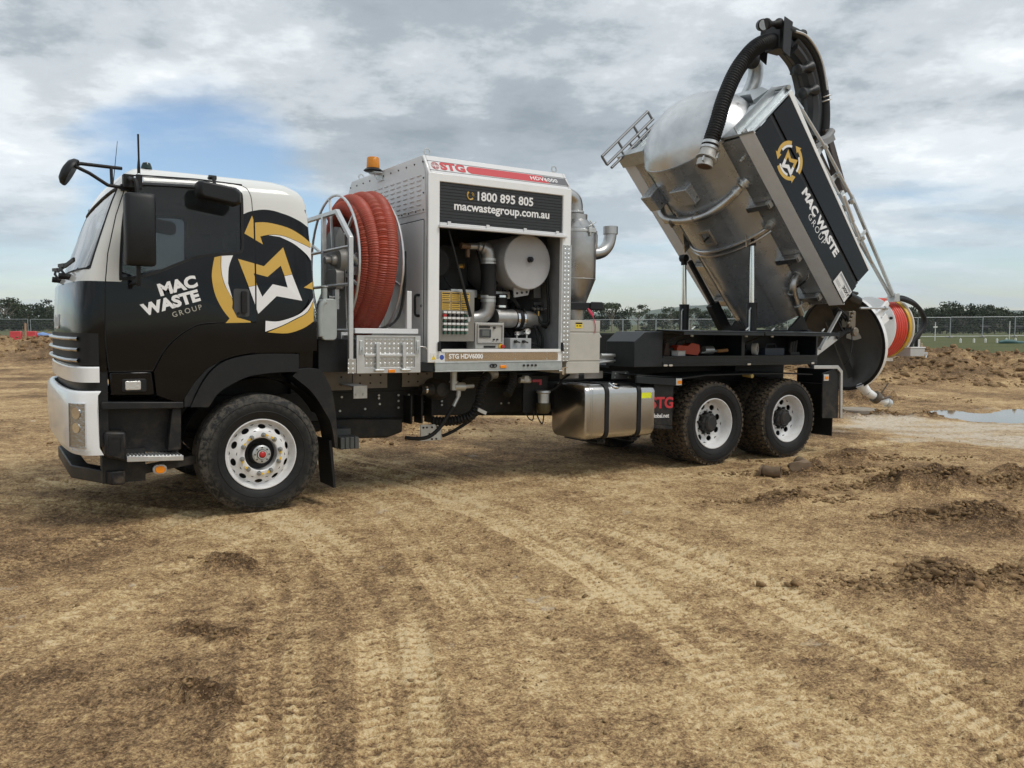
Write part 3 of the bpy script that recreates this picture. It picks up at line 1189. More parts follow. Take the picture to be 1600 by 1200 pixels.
def paddock():
    white = mat('marker_white', (0.72, 0.71, 0.66), rough=0.6, var=0.1)

    def at(px, d):
        x, y = from_cam((px - 800) / 1319 * d, d)
        return x, y, H(x, y)
    # tall marker poles
    for px, d, h, cross, lab in ((1460, 70, 1.55, True, 'thin white pole with a small crosspiece in the paddock'), (1576, 69, 1.6, False, 'plain thin white pole standing in the paddock')):
        x, y, z = at(px, d)
        mb = MB()
        mb.tube([(x, y, z - 0.1), (x, y, z + h)], 0.035, 6)
        if cross:
            mb.bar((x - 0.13, y + 0.08, z + h * 0.74), (x + 0.13, y - 0.08, z + h * 0.74), 0.10, 0.12)
        tag(mb.build('marker_pole', white, None), lab, 'pole')
    st = None
    for pn, (px, d) in enumerate(((1500, 66), (1521, 66), (1539, 66), (1557, 65.5), (1571.5, 66), (1586, 66))):
        x, y, z = at(px, d)
        if st is None:
            mb = MB()
            mb.box(-0.06, 0.06, -0.06, 0.06, -0.05, 0.30)
            mb.box(-0.02, 0.02, -0.02, 0.02, 0.30, 0.36)
            st = mb.build('survey_peg', white, None, loc=(x, y, z), bevel=0.01)
            o = st
        else:
            o = share(st, None, (x, y, z))
        tag(o, ordinal(pn + 1) + ' short white peg along the fence foot from the hose drum', 'peg', 'row of white pegs along the fence')
    # rolled green sheet at the fence foot
    mb = MB()
    x, y, z = at(1560, 64)
    pts = [Vector((x, y, z + 0.1)) + Vector((cos(-TH), sin(-TH), 0)) * (i * 0.5) + Vector((0, 0, 0.06 * sin(i * 1.3))) for i in range(12)]
    mb.tube(pts, [0.10 + 0.07 * abs(sin(i * 0.9)) for i in range(12)], 8)
    tag(mb.build('rolled_sheet', mat('green_sheet', (0.055, 0.13, 0.13), rough=0.6, var=0.3), None, angle=60), 'long roll of blue green sheeting lying along the fence', 'sheet')
    # red plastic barrier and post, blue bundle past the cab front
    x, y, z = at(38, 40.5)
    t = empty('water_barrier', (x, y, z - 0.28), (0, 0, -TH + 0.25))
    red = mat('barrier_red', (0.50, 0.045, 0.05), rough=0.45, var=0.15)
    for s in (-1, 1):
        mb = MB()
        mb.prism([(-0.28 * 1, 0), (0.28, 0), (0.12, 0.35), (0.10, 0.62), (-0.10, 0.62), (-0.12, 0.35)], 'x', s * 0.06, s * 0.58)
        mb.build('barrier_half', red, t, bevel=0.05)
    tag(t, 'red plastic road barrier on the mound past the cab', 'barrier')
    mb = MB()
    mb.tube([(0, 0, -0.2), (0.02, 0, 0.92)], 0.05, 7)
    o = mb.build('timber_stake', mat('stake_timber', (0.36, 0.24, 0.15), rough=0.85, var=0.2), None, loc=(x + 0.05, y - 0.55, z - 0.2))
    tag(o, 'timber stake in front of the red barrier', 'stake')
    x, y, z = at(80, 41)
    mb = MB()
    mb.rings([[(i * 0.22 - 0.6, 0.3 * cos(a), 0.02 + (0.10 + 0.05 * sin(i * 1.7)) * max(0, sin(a))) for a in np.linspace(0, pi, 9)] for i in range(7)], closed=False)
    mb.rings([[(i * 0.22 - 0.6, 0.3 * cos(a), 0.015) for a in (0, pi)] for i in range(7)], closed=False)
    o = mb.build('folded_tarp', mat('tarp_blue', (0.16, 0.27, 0.52), rough=0.5, var=0.25, vscale=5), None, loc=(x, y, z + 0.05), angle=70)
    o.rotation_euler = (0, 0, -TH)
    tag(o, 'pale blue folded tarp on the mound beside the cab front', 'tarp')
    # cattle
    cow = MB()
    cow.rings([[(xx, ry * cos(a), zz + rz * sin(a)) for a in np.linspace(0, 2 * pi, 10, endpoint=False)] for xx, ry, zz, rz in
               ((-0.85, .05, 1.15, .05), (-0.80, .22, 1.08, .26), (-0.55, .28, 1.02, .33), (0, .33, 0.96, .36), (0.45, .28, 1.0, .35), (0.7, .18, 1.05, .25), (0.95, .12, 1.12, .15), (1.1, .13, 1.1, .14), (1.35, .08, 0.98, .09), (1.42, .03, .95, .04))], cap0=True, cap1=True)
    for lx, ly in ((-0.65, .17), (-0.65, -.17), (0.5, .16), (0.5, -.16)):
        bx = 0.08 if lx < 0 else 0.0
        cow.tube([(lx, ly, 0.95), (lx + bx, ly, 0.62), (lx - bx * 0.6, ly, 0.42), (lx, ly, 0.0)], [0.13, 0.085, 0.06, 0.05], 7)
    cow.tube([(-0.85, 0, 1.2), (-0.95, 0, 0.9), (-0.93, 0, 0.5)], [0.03, 0.02, 0.03], 5)
    hide = mat('black_hide', (0.012, 0.011, 0.010), rough=0.7)
    first = None
    for px, d, rz, lab in ((1427, 150, 0.4, 'black cow nearest the hose drum'), (1448, 150, 2.4, 'black cow just past the drum hose loop'), (1466, 138, 0.3, 'black cow grazing beside the white pole with crosspiece'), (1471, 140, 2.9, 'black cow touching its neighbour past the crosspiece pole'),
                           (1488, 140, 1.2, 'black cow standing alone and end-on between poles'), (1536, 132, 0.1, 'dark cow lying low halfway along the pegs'), (1589, 132, 0.2, 'dark cow past the plain white pole'), (1597, 133, 3.0, 'dark cow at the far edge of the paddock')):
        x, y, z = at(px, d)
        if first is None:
            first = cow.build('cow', hide, None, loc=(x, y, z), angle=60)
            o = first
        else:
            o = share(first, None, (x, y, z))
        o.rotation_euler = (0, 0, -TH + rz)
        tag(o, lab, 'cow', 'cattle in the paddock')


paddock()
# ------------------------------------------------------------------ the truck: materials
from mathutils.geometry import tessellate_polygon

BLACK = mat('gloss_black_paint', (0.0035, 0.0038, 0.0045), rough=0.08, spec=0.30, coat=0.0, rvar=0.03, vscale=2)
SATIN = mat('satin_black_plastic', (0.0085, 0.0095, 0.011), rough=0.45, spec=0.35, var=0.25, vscale=14, dirt=0.55, dscale=9, dcol=(0.17, 0.125, 0.08), dirt_z=(0.25, 1.15))
RUB = mat('black_rubber', (0.0085, 0.0085, 0.009), rough=0.6, spec=0.35, var=0.25, vscale=10)
WHITE = mat('white_paint', (0.80, 0.81, 0.81), rough=0.25, coat=0.5, var=0.04, vscale=3)
PANELW = mat('cabinet_white', (0.66, 0.665, 0.67), rough=0.32, coat=0.3, var=0.05, vscale=2.5, dirt=0.10, dscale=5, dcol=(0.40, 0.36, 0.30))
DARKM = mat('dark_chassis', (0.0075, 0.0088, 0.010), rough=0.5, spec=0.35, var=0.35, vscale=9, dirt=0.40, dscale=6, dcol=(0.12, 0.088, 0.056), dirt_z=(0.4, 1.2))
CHAR = mat('charcoal_locker', (0.0085, 0.0125, 0.016), rough=0.38, spec=0.4, var=0.2, vscale=6, dirt=0.06, dscale=6, dcol=(0.12, 0.10, 0.08))
ALU = mat('aluminium', (0.62, 0.63, 0.63), rough=0.38, metal=0.85, var=0.12, vscale=9, dirt=0.12, dscale=8, dcol=(0.35, 0.32, 0.28))
STEEL = mat('stainless_sheet', (0.46, 0.455, 0.445), rough=0.34, metal=1.0, var=0.20, vscale=3.2, rvar=0.10)
POLISH = mat('polished_tank', (0.52, 0.51, 0.495), rough=0.24, metal=1.0, var=0.03, vscale=2, rvar=0.03, stretch=(3, 1, 1))
ZINC = mat('zinc_plate', (0.55, 0.57, 0.57), rough=0.42, metal=0.75, var=0.18, vscale=12, dirt=0.15, dscale=9, dcol=(0.30, 0.28, 0.25))
CHROME = mat('chrome', (0.75, 0.76, 0.77), rough=0.10, metal=1.0)
YEL = mat('logo_gold', (0.60, 0.375, 0.060), rough=0.35, coat=0.3)
VIN = mat('logo_white', (0.80, 0.80, 0.80), rough=0.35, coat=0.3)
GREYT = mat('logo_grey', (0.42, 0.40, 0.34), rough=0.4)
REDV = mat('logo_red', (0.50, 0.035, 0.045), rough=0.35)
AMBER = mat('amber_lens', (0.85, 0.26, 0.01), rough=0.15, spec=0.6)
CLEAR = mat('clear_lens', (0.80, 0.80, 0.78), rough=0.06, spec=0.7, metal=0.35)
REDL = mat('red_plastic', (0.45, 0.02, 0.02), rough=0.35)
GLASS = mat('tinted_glass', (0.012, 0.016, 0.018), rough=0.015, spec=0.6, alpha=0.50)
WSGLASS = mat('windscreen_glass', (0.03, 0.04, 0.042), rough=0.015, spec=1.0, alpha=0.7, coat=1.0, ior=1.9)
INT = mat('cab_trim', (0.05, 0.052, 0.055), rough=0.8, var=0.2)


def two_tone():
    m = mat('two_tone_paint', (0.8, 0.8, 0.8), rough=0.08, coat=0.0, spec=0.30)
    nt = m.node_tree
    N, L = nt.nodes, nt.links
    b = N['Principled BSDF']
    tc = N.new('ShaderNodeTexCoord')
    sp = N.new('ShaderNodeSeparateXYZ')
    L.new(tc.outputs['Object'], sp.inputs[0])
    # colour break line: height over distance behind the front axle
    cr = N.new('ShaderNodeFloatCurve')
    cv = cr.mapping.curves[0]
    pts = [(-1.6, 1.963), (-1.10, 1.963), (-1.06, 2.05), (-0.20, 2.52), (-0.121, 2.58), (-0.045, 2.611), (0.074, 2.630), (0.212, 2.608), (0.336, 2.566), (0.447, 2.505), (0.6, 2.43)]
    q = [((x + 1.6) / 2.2, (z - 1.9) / 1.0) for x, z in pts]
    cv.points[0].location = q[0]
    cv.points[1].location = q[-1]
    for p in q[1:-1]:
        cv.points.new(*p)
    for p in cv.points:
        p.handle_type = 'AUTO_CLAMPED'
    cr.mapping.update()
    mr = N.new('ShaderNodeMapRange')
    mr.inputs['From Min'].default_value = -1.6
    mr.inputs['From Max'].default_value = 0.6
    L.new(sp.outputs[0], mr.inputs[0])
    L.new(mr.outputs[0], cr.inputs['Value'])
    mz = N.new('ShaderNodeMapRange')
    mz.inputs['From Min'].default_value = 1.9
    mz.inputs['From Max'].default_value = 2.9
    L.new(sp.outputs[2], mz.inputs[0])
    gt = N.new('ShaderNodeMath')
    gt.operation = 'GREATER_THAN'
    L.new(mz.outputs[0], gt.inputs[0])
    L.new(cr.outputs[0], gt.inputs[1])
    mx = N.new('ShaderNodeMixRGB')
    mx.inputs[1].default_value = (0.0035, 0.0038, 0.0045, 1)
    mx.inputs[2].default_value = (0.70, 0.71, 0.69, 1)
    L.new(gt.outputs[0], mx.inputs[0])
    L.new(mx.outputs[0], b.inputs['Base Color'])
    return m


TWO = two_tone()

# ------------------------------------------------------------------ truck root
truck = empty('vacuum_truck', (0, 0, 0), (0, R(0.84), 0))
tag(truck, 'black and white vacuum excavation truck with its stainless tank tipped up', 'truck')
YC = 1.2      # middle plane of the truck


def side_y(z):
    return float(np.interp(z, [0, 2.0, 2.75, 2.84, 2.90], [0, 0, 0.05, 0.085, 0.17]))


FRONT_T = [(0, 0), (0.30, 0.006), (0.52, 0.035), (0.70, 0.11), (0.84, 0.30), (0.96, 0.70), (1.0, 1.2)]


def front_half(n=5):
    return [(p.x, p.y) for p in spline([(a, b, 0) for a, b in FRONT_T], n)]


def plan(xs, xf, y0, tpl=None):
    """points from the near rear end of the front corner round to the far one"""
    hw = YC - y0
    T = tpl or front_half()
    near = [(xs + a * (xf - xs), y0 + b * hw / 1.2) for a, b in T]
    far = [(x, 2 * YC - y) for x, y in reversed(near[:-1])]
    return near + far


def flat_poly(outer, holes=(), yf=side_y, lift=0.0, th=0.004):
    """slab over an (x,z) outline that follows the cab side; th is its thickness inwards"""
    loops = [outer] + list(holes)
    tri = tessellate_polygon([[Vector((x, z, 0)) for x, z in lp] for lp in loops])
    flat = [p for lp in loops for p in lp]
    n = len(flat)
    v = [(x, yf(z) - lift, z) for x, z in flat] + [(x, yf(z) - lift + th, z) for x, z in flat]
    f = [tuple(t) for t in tri] + [tuple(i + n for i in reversed(t)) for t in tri]
    b = 0
    for lp in loops:
        k = len(lp)
        for i in range(k):
            j = (i + 1) % k
            f.append((b + i, b + j, n + b + j, n + b + i))
        b += k
    mb = MB()
    mb.add(v, f)
    return mb


def smooth2(pts, n=4, closed=True):
    return [(p.x, p.y) for p in spline([(a, b, 0) for a, b in pts], n, closed)]


DOOR = ([(-1.190, 1.257), (-0.871, 1.257)] + smooth2([(-0.871, 1.257), (-0.797, 1.40), (-0.704, 1.513), (-0.579, 1.604), (-0.436, 1.650), (-0.035, 1.667)], 4, False)[1:]
        + [(-0.040, 2.2), (-0.058, 2.68)] + smooth2([(-0.058, 2.68), (-0.075, 2.76), (-0.130, 2.815), (-0.34, 2.826)], 3, False)[1:]
        + [(-0.939, 2.806), (-1.047, 2.704), (-1.118, 2.481), (-1.183, 2.181), (-1.204, 1.963), (-1.213, 1.5)])
WIN = smooth2([(-0.955, 2.758), (-0.6, 2.778), (-0.225, 2.790), (-0.150, 2.765), (-0.130, 2.700), (-0.132, 2.45), (-0.134, 2.285), (-0.175, 2.236), (-0.33, 2.212), (-0.506, 2.181), (-0.662, 2.115), (-0.816, 2.043), (-0.95, 1.998), (-1.085, 1.975), (-1.108, 2.02), (-1.083, 2.39), (-1.043, 2.642), (-1.01, 2.72)], 3)


def shrink(poly, d):
    """offset an outline inwards"""
    n = len(poly)
    out = []
    area = sum(poly[i][0] * poly[(i + 1) % n][1] - poly[(i + 1) % n][0] * poly[i][1] for i in range(n))
    s = 1 if area > 0 else -1
    for i in range(n):
        a, b, c = Vector(poly[i - 1]), Vector(poly[i]), Vector(poly[(i + 1) % n])
        t = (c - a)
        if t.length < 1e-9:
            out.append(tuple(b))
            continue
        t.normalize()
        out.append((b.x - t.y * d * s, b.y + t.x * d * s))
    return out


def build_cab():
    # shell lofted from plan outlines, one per height: (z, xs, xf, y0, xr)
    LV = [(1.255, -1.205, -1.455, 0.012, 0.49), (1.45, -1.213, -1.465, 0.0, 0.495), (1.667, -1.210, -1.465, 0.0, 0.495), (1.963, -1.204, -1.445, 0.0, 0.49), (2.06, -1.196, -1.40, 0.004, 0.485),
          (2.181, -1.183, -1.345, 0.012, 0.48), (2.32, -1.153, -1.29, 0.0213, 0.475), (2.481, -1.118, -1.225, 0.032, 0.462), (2.60, -1.083, -1.18, 0.04, 0.452), (2.704, -1.047, -1.135, 0.047, 0.437),
          (2.765, -0.99, -1.115, 0.056, 0.415), (2.815, -0.93, -1.09, 0.075, 0.37), (2.862, -0.90, -1.045, 0.12, 0.285), (2.895, -0.87, -1.0, 0.19, 0.19), (2.917, -0.80, -0.93, 0.32, 0.09), (2.928, -0.65, -0.75, 0.55, -0.05)]
    rows = []
    for z, xs, xf, y0, xr in LV:
        p = plan(xs, xf, y0)
        rc = 0.07
        near = [(xr - rc - 0.12, y0), (xr - rc, y0 + 0.004), (xr - rc * 0.3, y0 + rc * 0.3), (xr, y0 + rc)]
        dr = [(-0.04 if z < 2.6 else (-0.06 if z < 2.72 else -0.12), y0)]
        back = [(xr + 0.02, YC)]
        ring = p + [(x, 2 * YC - y) for x, y in dr + near] + back + [(x, y) for x, y in reversed(near)] + dr
        rows.append([(x, y, z - (0.012 if z > 2.9 else 0) * 0) for x, y in ring])
    n = len(rows[0])
    npl = len(plan(0, -1, 0))
    T = front_half()
    kin = sum(1 for t in T if t[1] <= 0.045)       # pillar columns before the glass
    mb = MB()
    v = [q for r_ in rows for q in r_]
    fs = []
    for i in range(len(rows) - 1):
        z0, z1 = LV[i][0], LV[i + 1][0]
        for j in range(n):
            k = (j + 1) % n
            if (j == n - 1 or j == npl - 1) and z1 <= 2.816:
                continue                                   # door openings
            if kin <= j < npl - 1 - kin and z0 >= 2.059 and z1 <= 2.71:
                continue                                   # windscreen opening
            if z1 <= 1.668 and (j >= npl or j == npl - 1) and not (npl - 1 < j < n - 1):
                continue
            fs.append((i * n + j, i * n + k, (i + 1) * n + k, (i + 1) * n + j))
    top = [(len(rows) - 1) * n + j for j in range(n)]
    v.append((-0.3, YC, 2.94))
    for j in range(n):
        fs.append((top[j], top[(j + 1) % n], len(v) - 1))
    mb.add(v, fs)
    cab = mb.build('cab', TWO, truck, angle=38)
    # windscreen
    ws = MB()
    rr = []
    for z, xs, xf, y0, xr in LV:
        if 2.05 <= z <= 2.705:
            p = plan(xs + 0.004, xf + 0.012, y0 + 0.006)
            rr.append([(x, y, z) for x, y in p[kin:npl - kin]])
    ws.rings(rr, closed=False)
    ws.build('windscreen', WSGLASS, cab, angle=60)
    sur = MB()
    for e in (rr[0], rr[-1]):
        sur.tube([(x - 0.004, y, z) for x, y, z in e], 0.012, 6)
    for c in (0, -1):
        sur.tube([(r_[c][0] - 0.004, r_[c][1] - (0.003 if c == 0 else -0.003), r_[c][2]) for r_ in rr], 0.012, 6)
    sur.build('windscreen_seal', RUB, cab, angle=60)
    # cowl under the glass, in black with wiper arms over it
    for k, y in enumerate((0.55, 1.25)):
        mb = MB()
        b0 = Vector((-1.43, y, 2.01))
        mb.tube([b0, b0 + Vector((-0.03, 0.1, 0.06)), b0 + Vector((0.0, 0.45, 0.11))], 0.011, 6)
        mb.bar(b0 + Vector((-0.012, 0.02, 0.10)), b0 + Vector((-0.004, 0.72, 0.135)), 0.016, 0.03)
        mb.bar(b0 + Vector((-0.01, 0.05, 0.09)), b0 + Vector((0.02, -0.42, 0.12)), 0.016, 0.03)
        mb.cyl(b0 + Vector((0.05, 0, 0)), b0 + Vector((-0.06, 0, 0.01)), 0.026, 10)
        mb.build('wiper', RUB, cab)
    # panel gap lines: roof gutter and quarter seam
    mb = MB()
    mb.tube([(-0.13, side_y(2.815) - 0.002, 2.826), (-0.5, side_y(2.83) - 0.003, 2.836), (-0.94, side_y(2.82) + 0.004, 2.822)], 0.006, 5)
    mb.build('roof_gutter', RUB, cab)
    # roof marker lamp and rivets
    mb = MB()
    mb.lathe([(0.0, 0.06), (0.03, 0.05), (0.042, 0.02), (0.045, 0.0)], (-0.86, 0.22, 2.898), 'z', 14)
    mb.build('roof_lamp', mat('dark_green_lens', (0.01, 0.03, 0.025), rough=0.1), cab)
    # interior
    mb = MB()
    mb.box(-1.25, -0.92, 0.06, 2.34, 1.45, 1.98)
    mb.prism([(-1.28, 1.9), (-0.95, 1.9), (-0.99, 2.03), (-1.2, 2.06)], 'y', 0.08, 2.32)
    mb.build('dashboard', INT, cab, bevel=0.03)
    mb = MB()
    mb.box(-1.2, 0.45, 0.05, 2.35, 1.28, 1.32)
    mb.box(0.36, 0.42, 0.06, 2.34, 1.32, 2.66)
    mb.build('rear_wall_trim', INT, cab)
    for y in (0.55, 1.75):
        st = MB()
        st.prism(rrect(-0.5, 0.05, 1.55, 1.75, 0.06), 'y', y - 0.25, y + 0.25)
        st.prism([(-0.02, 1.7), (0.12, 1.68), (0.24, 2.30), (0.22, 2.40), (0.12, 2.40), (0.06, 2.30)], 'y', y - 0.24, y + 0.24)
        st.prism(rrect(0.13, 0.23, 2.42, 2.60, 0.03), 'y', y - 0.13, y + 0.13)
        st.build('seat', INT, cab, bevel=0.03)
    mb = MB()
    c = Vector((-0.80, 1.75, 2.08))
    ax = Vector((0.42, 0, 0.9)).normalized()
    e1, e2 = Vector((0, 1, 0)), ax.cross(Vector((0, 1, 0)))
    mb.tube([c + (e1 * cos(a) + e2 * sin(a)) * 0.225 for a in np.linspace(0, 2 * pi, 28, endpoint=False)], 0.016, 7, closed=True)
    for a in (0.5, 2.6, 4.7):
        mb.bar(c - ax * 0.03, c + (e1 * cos(a) + e2 * sin(a)) * 0.22, 0.03, 0.015)
    mb.cyl(c, c - ax * 0.5, 0.03, 8)
    mb.build('steering_wheel', RUB, cab)
    return cab


cab = build_cab()


def build_door(far=False):
    mb = flat_poly(DOOR, [WIN], lift=0.006, th=0.05)
    if far:
        mb.v = [(x, 2 * YC - y, z) for x, y, z in mb.v]
    d = mb.build('door', TWO, truck, angle=30)
    gp = MB()
    gp.tube([(x, (2 * YC - side_y(z) + 0.002) if far else side_y(z) - 0.002, z) for x, z in DOOR], 0.0055, 5, closed=True)
    gp.build('door_gap', RUB, d)
    sg = lambda v: [(x, 2 * YC - y, z) for x, y, z in v] if far else v
    f = flat_poly(WIN, [shrink(WIN, 0.022)], lift=0.010, th=0.03)
    f.v = sg(f.v)
    f.build('window_seal', RUB, d)
    g = flat_poly(shrink(WIN, 0.018), lift=-0.006, th=0.005)
    g.v = sg(g.v)
    g.build('side_window', GLASS, d, angle=0)
    h = MB()
    h.prism(rrect(-0.228, -0.096, 1.708, 1.942, 0.02), 'y', -0.008, 0.002)
    h.build('handle_recess', INT, d).location = (0, 2 * YC + 0.006, 0) if far else (0, 0, 0)
    h = MB()
    h.prism(rrect(-0.165, -0.120, 1.735, 1.925, 0.015), 'y', -0.032, -0.010)
    h.lathe([(0.012, -0.012), (0.012, -0.009), (0, -0.012)], (-0.19, 0, 1.735), 'y', 10)
    h.build('door_handle', RUB, d, bevel=0.004).location = (0, 2 * YC + 0.04, 0) if far else (0, 0, 0)
    return d


door = build_door()
build_door(True)


def decal(name, poly, m, parent, lift=0.0085, th=0.0015):
    return flat_poly(poly, lift=lift, th=th).build(name, m, parent, angle=0)


def cut_x(poly, x0, keep_right):
    """clip an outline at x = x0"""
    out = []
    n = len(poly)
    for i in range(n):
        a, b = poly[i], poly[(i + 1) % n]
        ina, inb = (a[0] >= x0) == keep_right, (b[0] >= x0) == keep_right
        if ina:
            out.append(a)
        if ina != inb:
            t = (x0 - a[0]) / (b[0] - a[0])
            out.append((x0, a[1] + t * (b[1] - a[1])))
    return out


def both(name, poly, m, lift=0.0085):
    """a graphic that runs across the door gap: one piece on the door, one on the cab side"""
    l, r_ = cut_x(poly, -0.048, False), cut_x(poly, -0.034, True)
    if len(l) > 2:
        decal(name, l, m, door, lift)
    if len(r_) > 2:
        decal(name, r_, m, cab, lift - 0.004)


A1Y = [(-0.127, 2.412), (-0.059, 2.568), (-0.039, 2.511)] + smooth2([(-0.039, 2.511), (0.073, 2.520), (0.247, 2.490), (0.371, 2.430), (0.452, 2.366)], 4, False) + [(0.452, 2.327)] + smooth2([(0.452, 2.327), (0.353, 2.368), (0.229, 2.411), (0.142, 2.422), (0.073, 2.414), (0.008, 2.396)], 4, False) + [(0.029, 2.33)]
both('logo_arrow', A1Y, YEL)
decal('logo_arc', smooth2([(0.452, 2.322), (0.353, 2.364), (0.229, 2.407), (0.142, 2.418), (0.080, 2.412)], 4, False) + smooth2([(0.177, 2.404), (0.300, 2.352), (0.407, 2.271), (0.452, 2.212)], 4, False), VIN, cab, 0.0045)
decal('logo_arrow', smooth2([(-0.378, 2.196), (-0.403, 2.046), (-0.381, 1.898), (-0.325, 1.775), (-0.262, 1.690)], 5, False) + [(-0.31, 1.633), (-0.069, 1.616), (-0.089, 1.67), (-0.20, 1.700)] + smooth2([(-0.24, 1.78), (-0.240, 1.856), (-0.299, 1.967), (-0.327, 2.083), (-0.326, 2.211)], 4, False), YEL, door)
decal('logo_arc', smooth2([(-0.321, 2.211), (-0.323, 2.083), (-0.295, 1.967), (-0.238, 1.860)], 4, False) + smooth2([(-0.272, 1.985), (-0.263, 2.119), (-0.226, 2.221)], 4, False), VIN, door)
decal('logo_arrow', smooth2([(0.051, 1.577), (0.225, 1.570), (0.369, 1.616), (0.462, 1.679)], 4, False) + smooth2([(0.462, 1.862), (0.405, 1.755), (0.297, 1.690), (0.173, 1.628), (0.051, 1.577)], 4, False)[:-1], YEL, cab, 0.0245)
decal('logo_arc', [(0.033, 1.582), (0.036, 1.675)] + smooth2([(0.039, 1.675), (0.155, 1.674), (0.315, 1.729), (0.405, 1.802), (0.460, 1.885)], 4, False) + smooth2([(0.460, 1.868), (0.402, 1.760), (0.294, 1.697), (0.170, 1.634), (0.033, 1.582)], 4, False)[:-1], VIN, cab, 0.0255)
decal('logo_arrow', [(0.379, 1.973), (0.460, 2.029), (0.462, 1.959)], YEL, cab, 0.0045)
both('logo_letter', [(-0.185, 2.194), (0.033, 2.143), (0.204, 2.315), (0.277, 2.086), (0.210, 2.069), (0.179, 2.155), (0.062, 2.053), (-0.057, 2.079), (-0.029, 1.981), (-0.1, 1.962)], YEL)
both('logo_letter', [(-0.1, 1.959), (-0.029, 1.978), (0.015, 1.881), (0.105, 1.992), (0.236, 1.968), (0.210, 2.066), (0.277, 2.083), (0.366, 1.857), (0.139, 1.890), (-0.020, 1.734)], VIN)
text('lettering', 'MAC', 0.128, VIN, plane_y(-0.672, -0.0085, 1.945, R(17)), door, bold=0.0065, thick=0.001, squash=1.12)
text('lettering', 'WASTE', 0.125, VIN, plane_y(-0.722, -0.0085, 1.806, R(17.5)), door, bold=0.0065, thick=0.001, squash=1.10)
text('lettering', 'GROUP', 0.060, GREYT, plane_y(-0.602, -0.0085, 1.744, R(17.5)), door, thick=0.001, spacing=1.35)


def ribbon(name, z0, z1, xs, xf, y0, m, out=0.0, tpl=None, bevel=0.012, th=0.05, prof=None):
    """band wrapped round the front of the cab, with thickness"""
    p = plan(xs, xf, y0, tpl)
    pin = plan(xs, xf + th, y0 + th, tpl)
    mb = MB()
    prof = prof or [(z0, 0), (z1, 0)]
    outer = [[(x - d, y, z) for x, y in p] for z, d in prof]
    inner = [[(x, y, z) for x, y in pin] for z, d in reversed(prof)]
    mb.rings(outer + inner + [outer[0]], closed=False)
    k = len(p)
    for c in (0, k - 1):
        ring = [r_[c] for r_ in outer + inner]
        mb.add(ring, [tuple(range(len(ring)))])
    return mb.build(name, m, truck, angle=40, bevel=bevel)


BT = [(0, 0), (0.40, 0.02), (0.66, 0.09), (0.86, 0.28), (0.97, 0.7), (1.0, 1.2)]
BTs = [(p.x, p.y) for p in spline([(a, b, 0) for a, b in BT], 5)]


GRCH = mat('grille_chrome', (0.50, 0.50, 0.50), rough=0.22, metal=1.0)


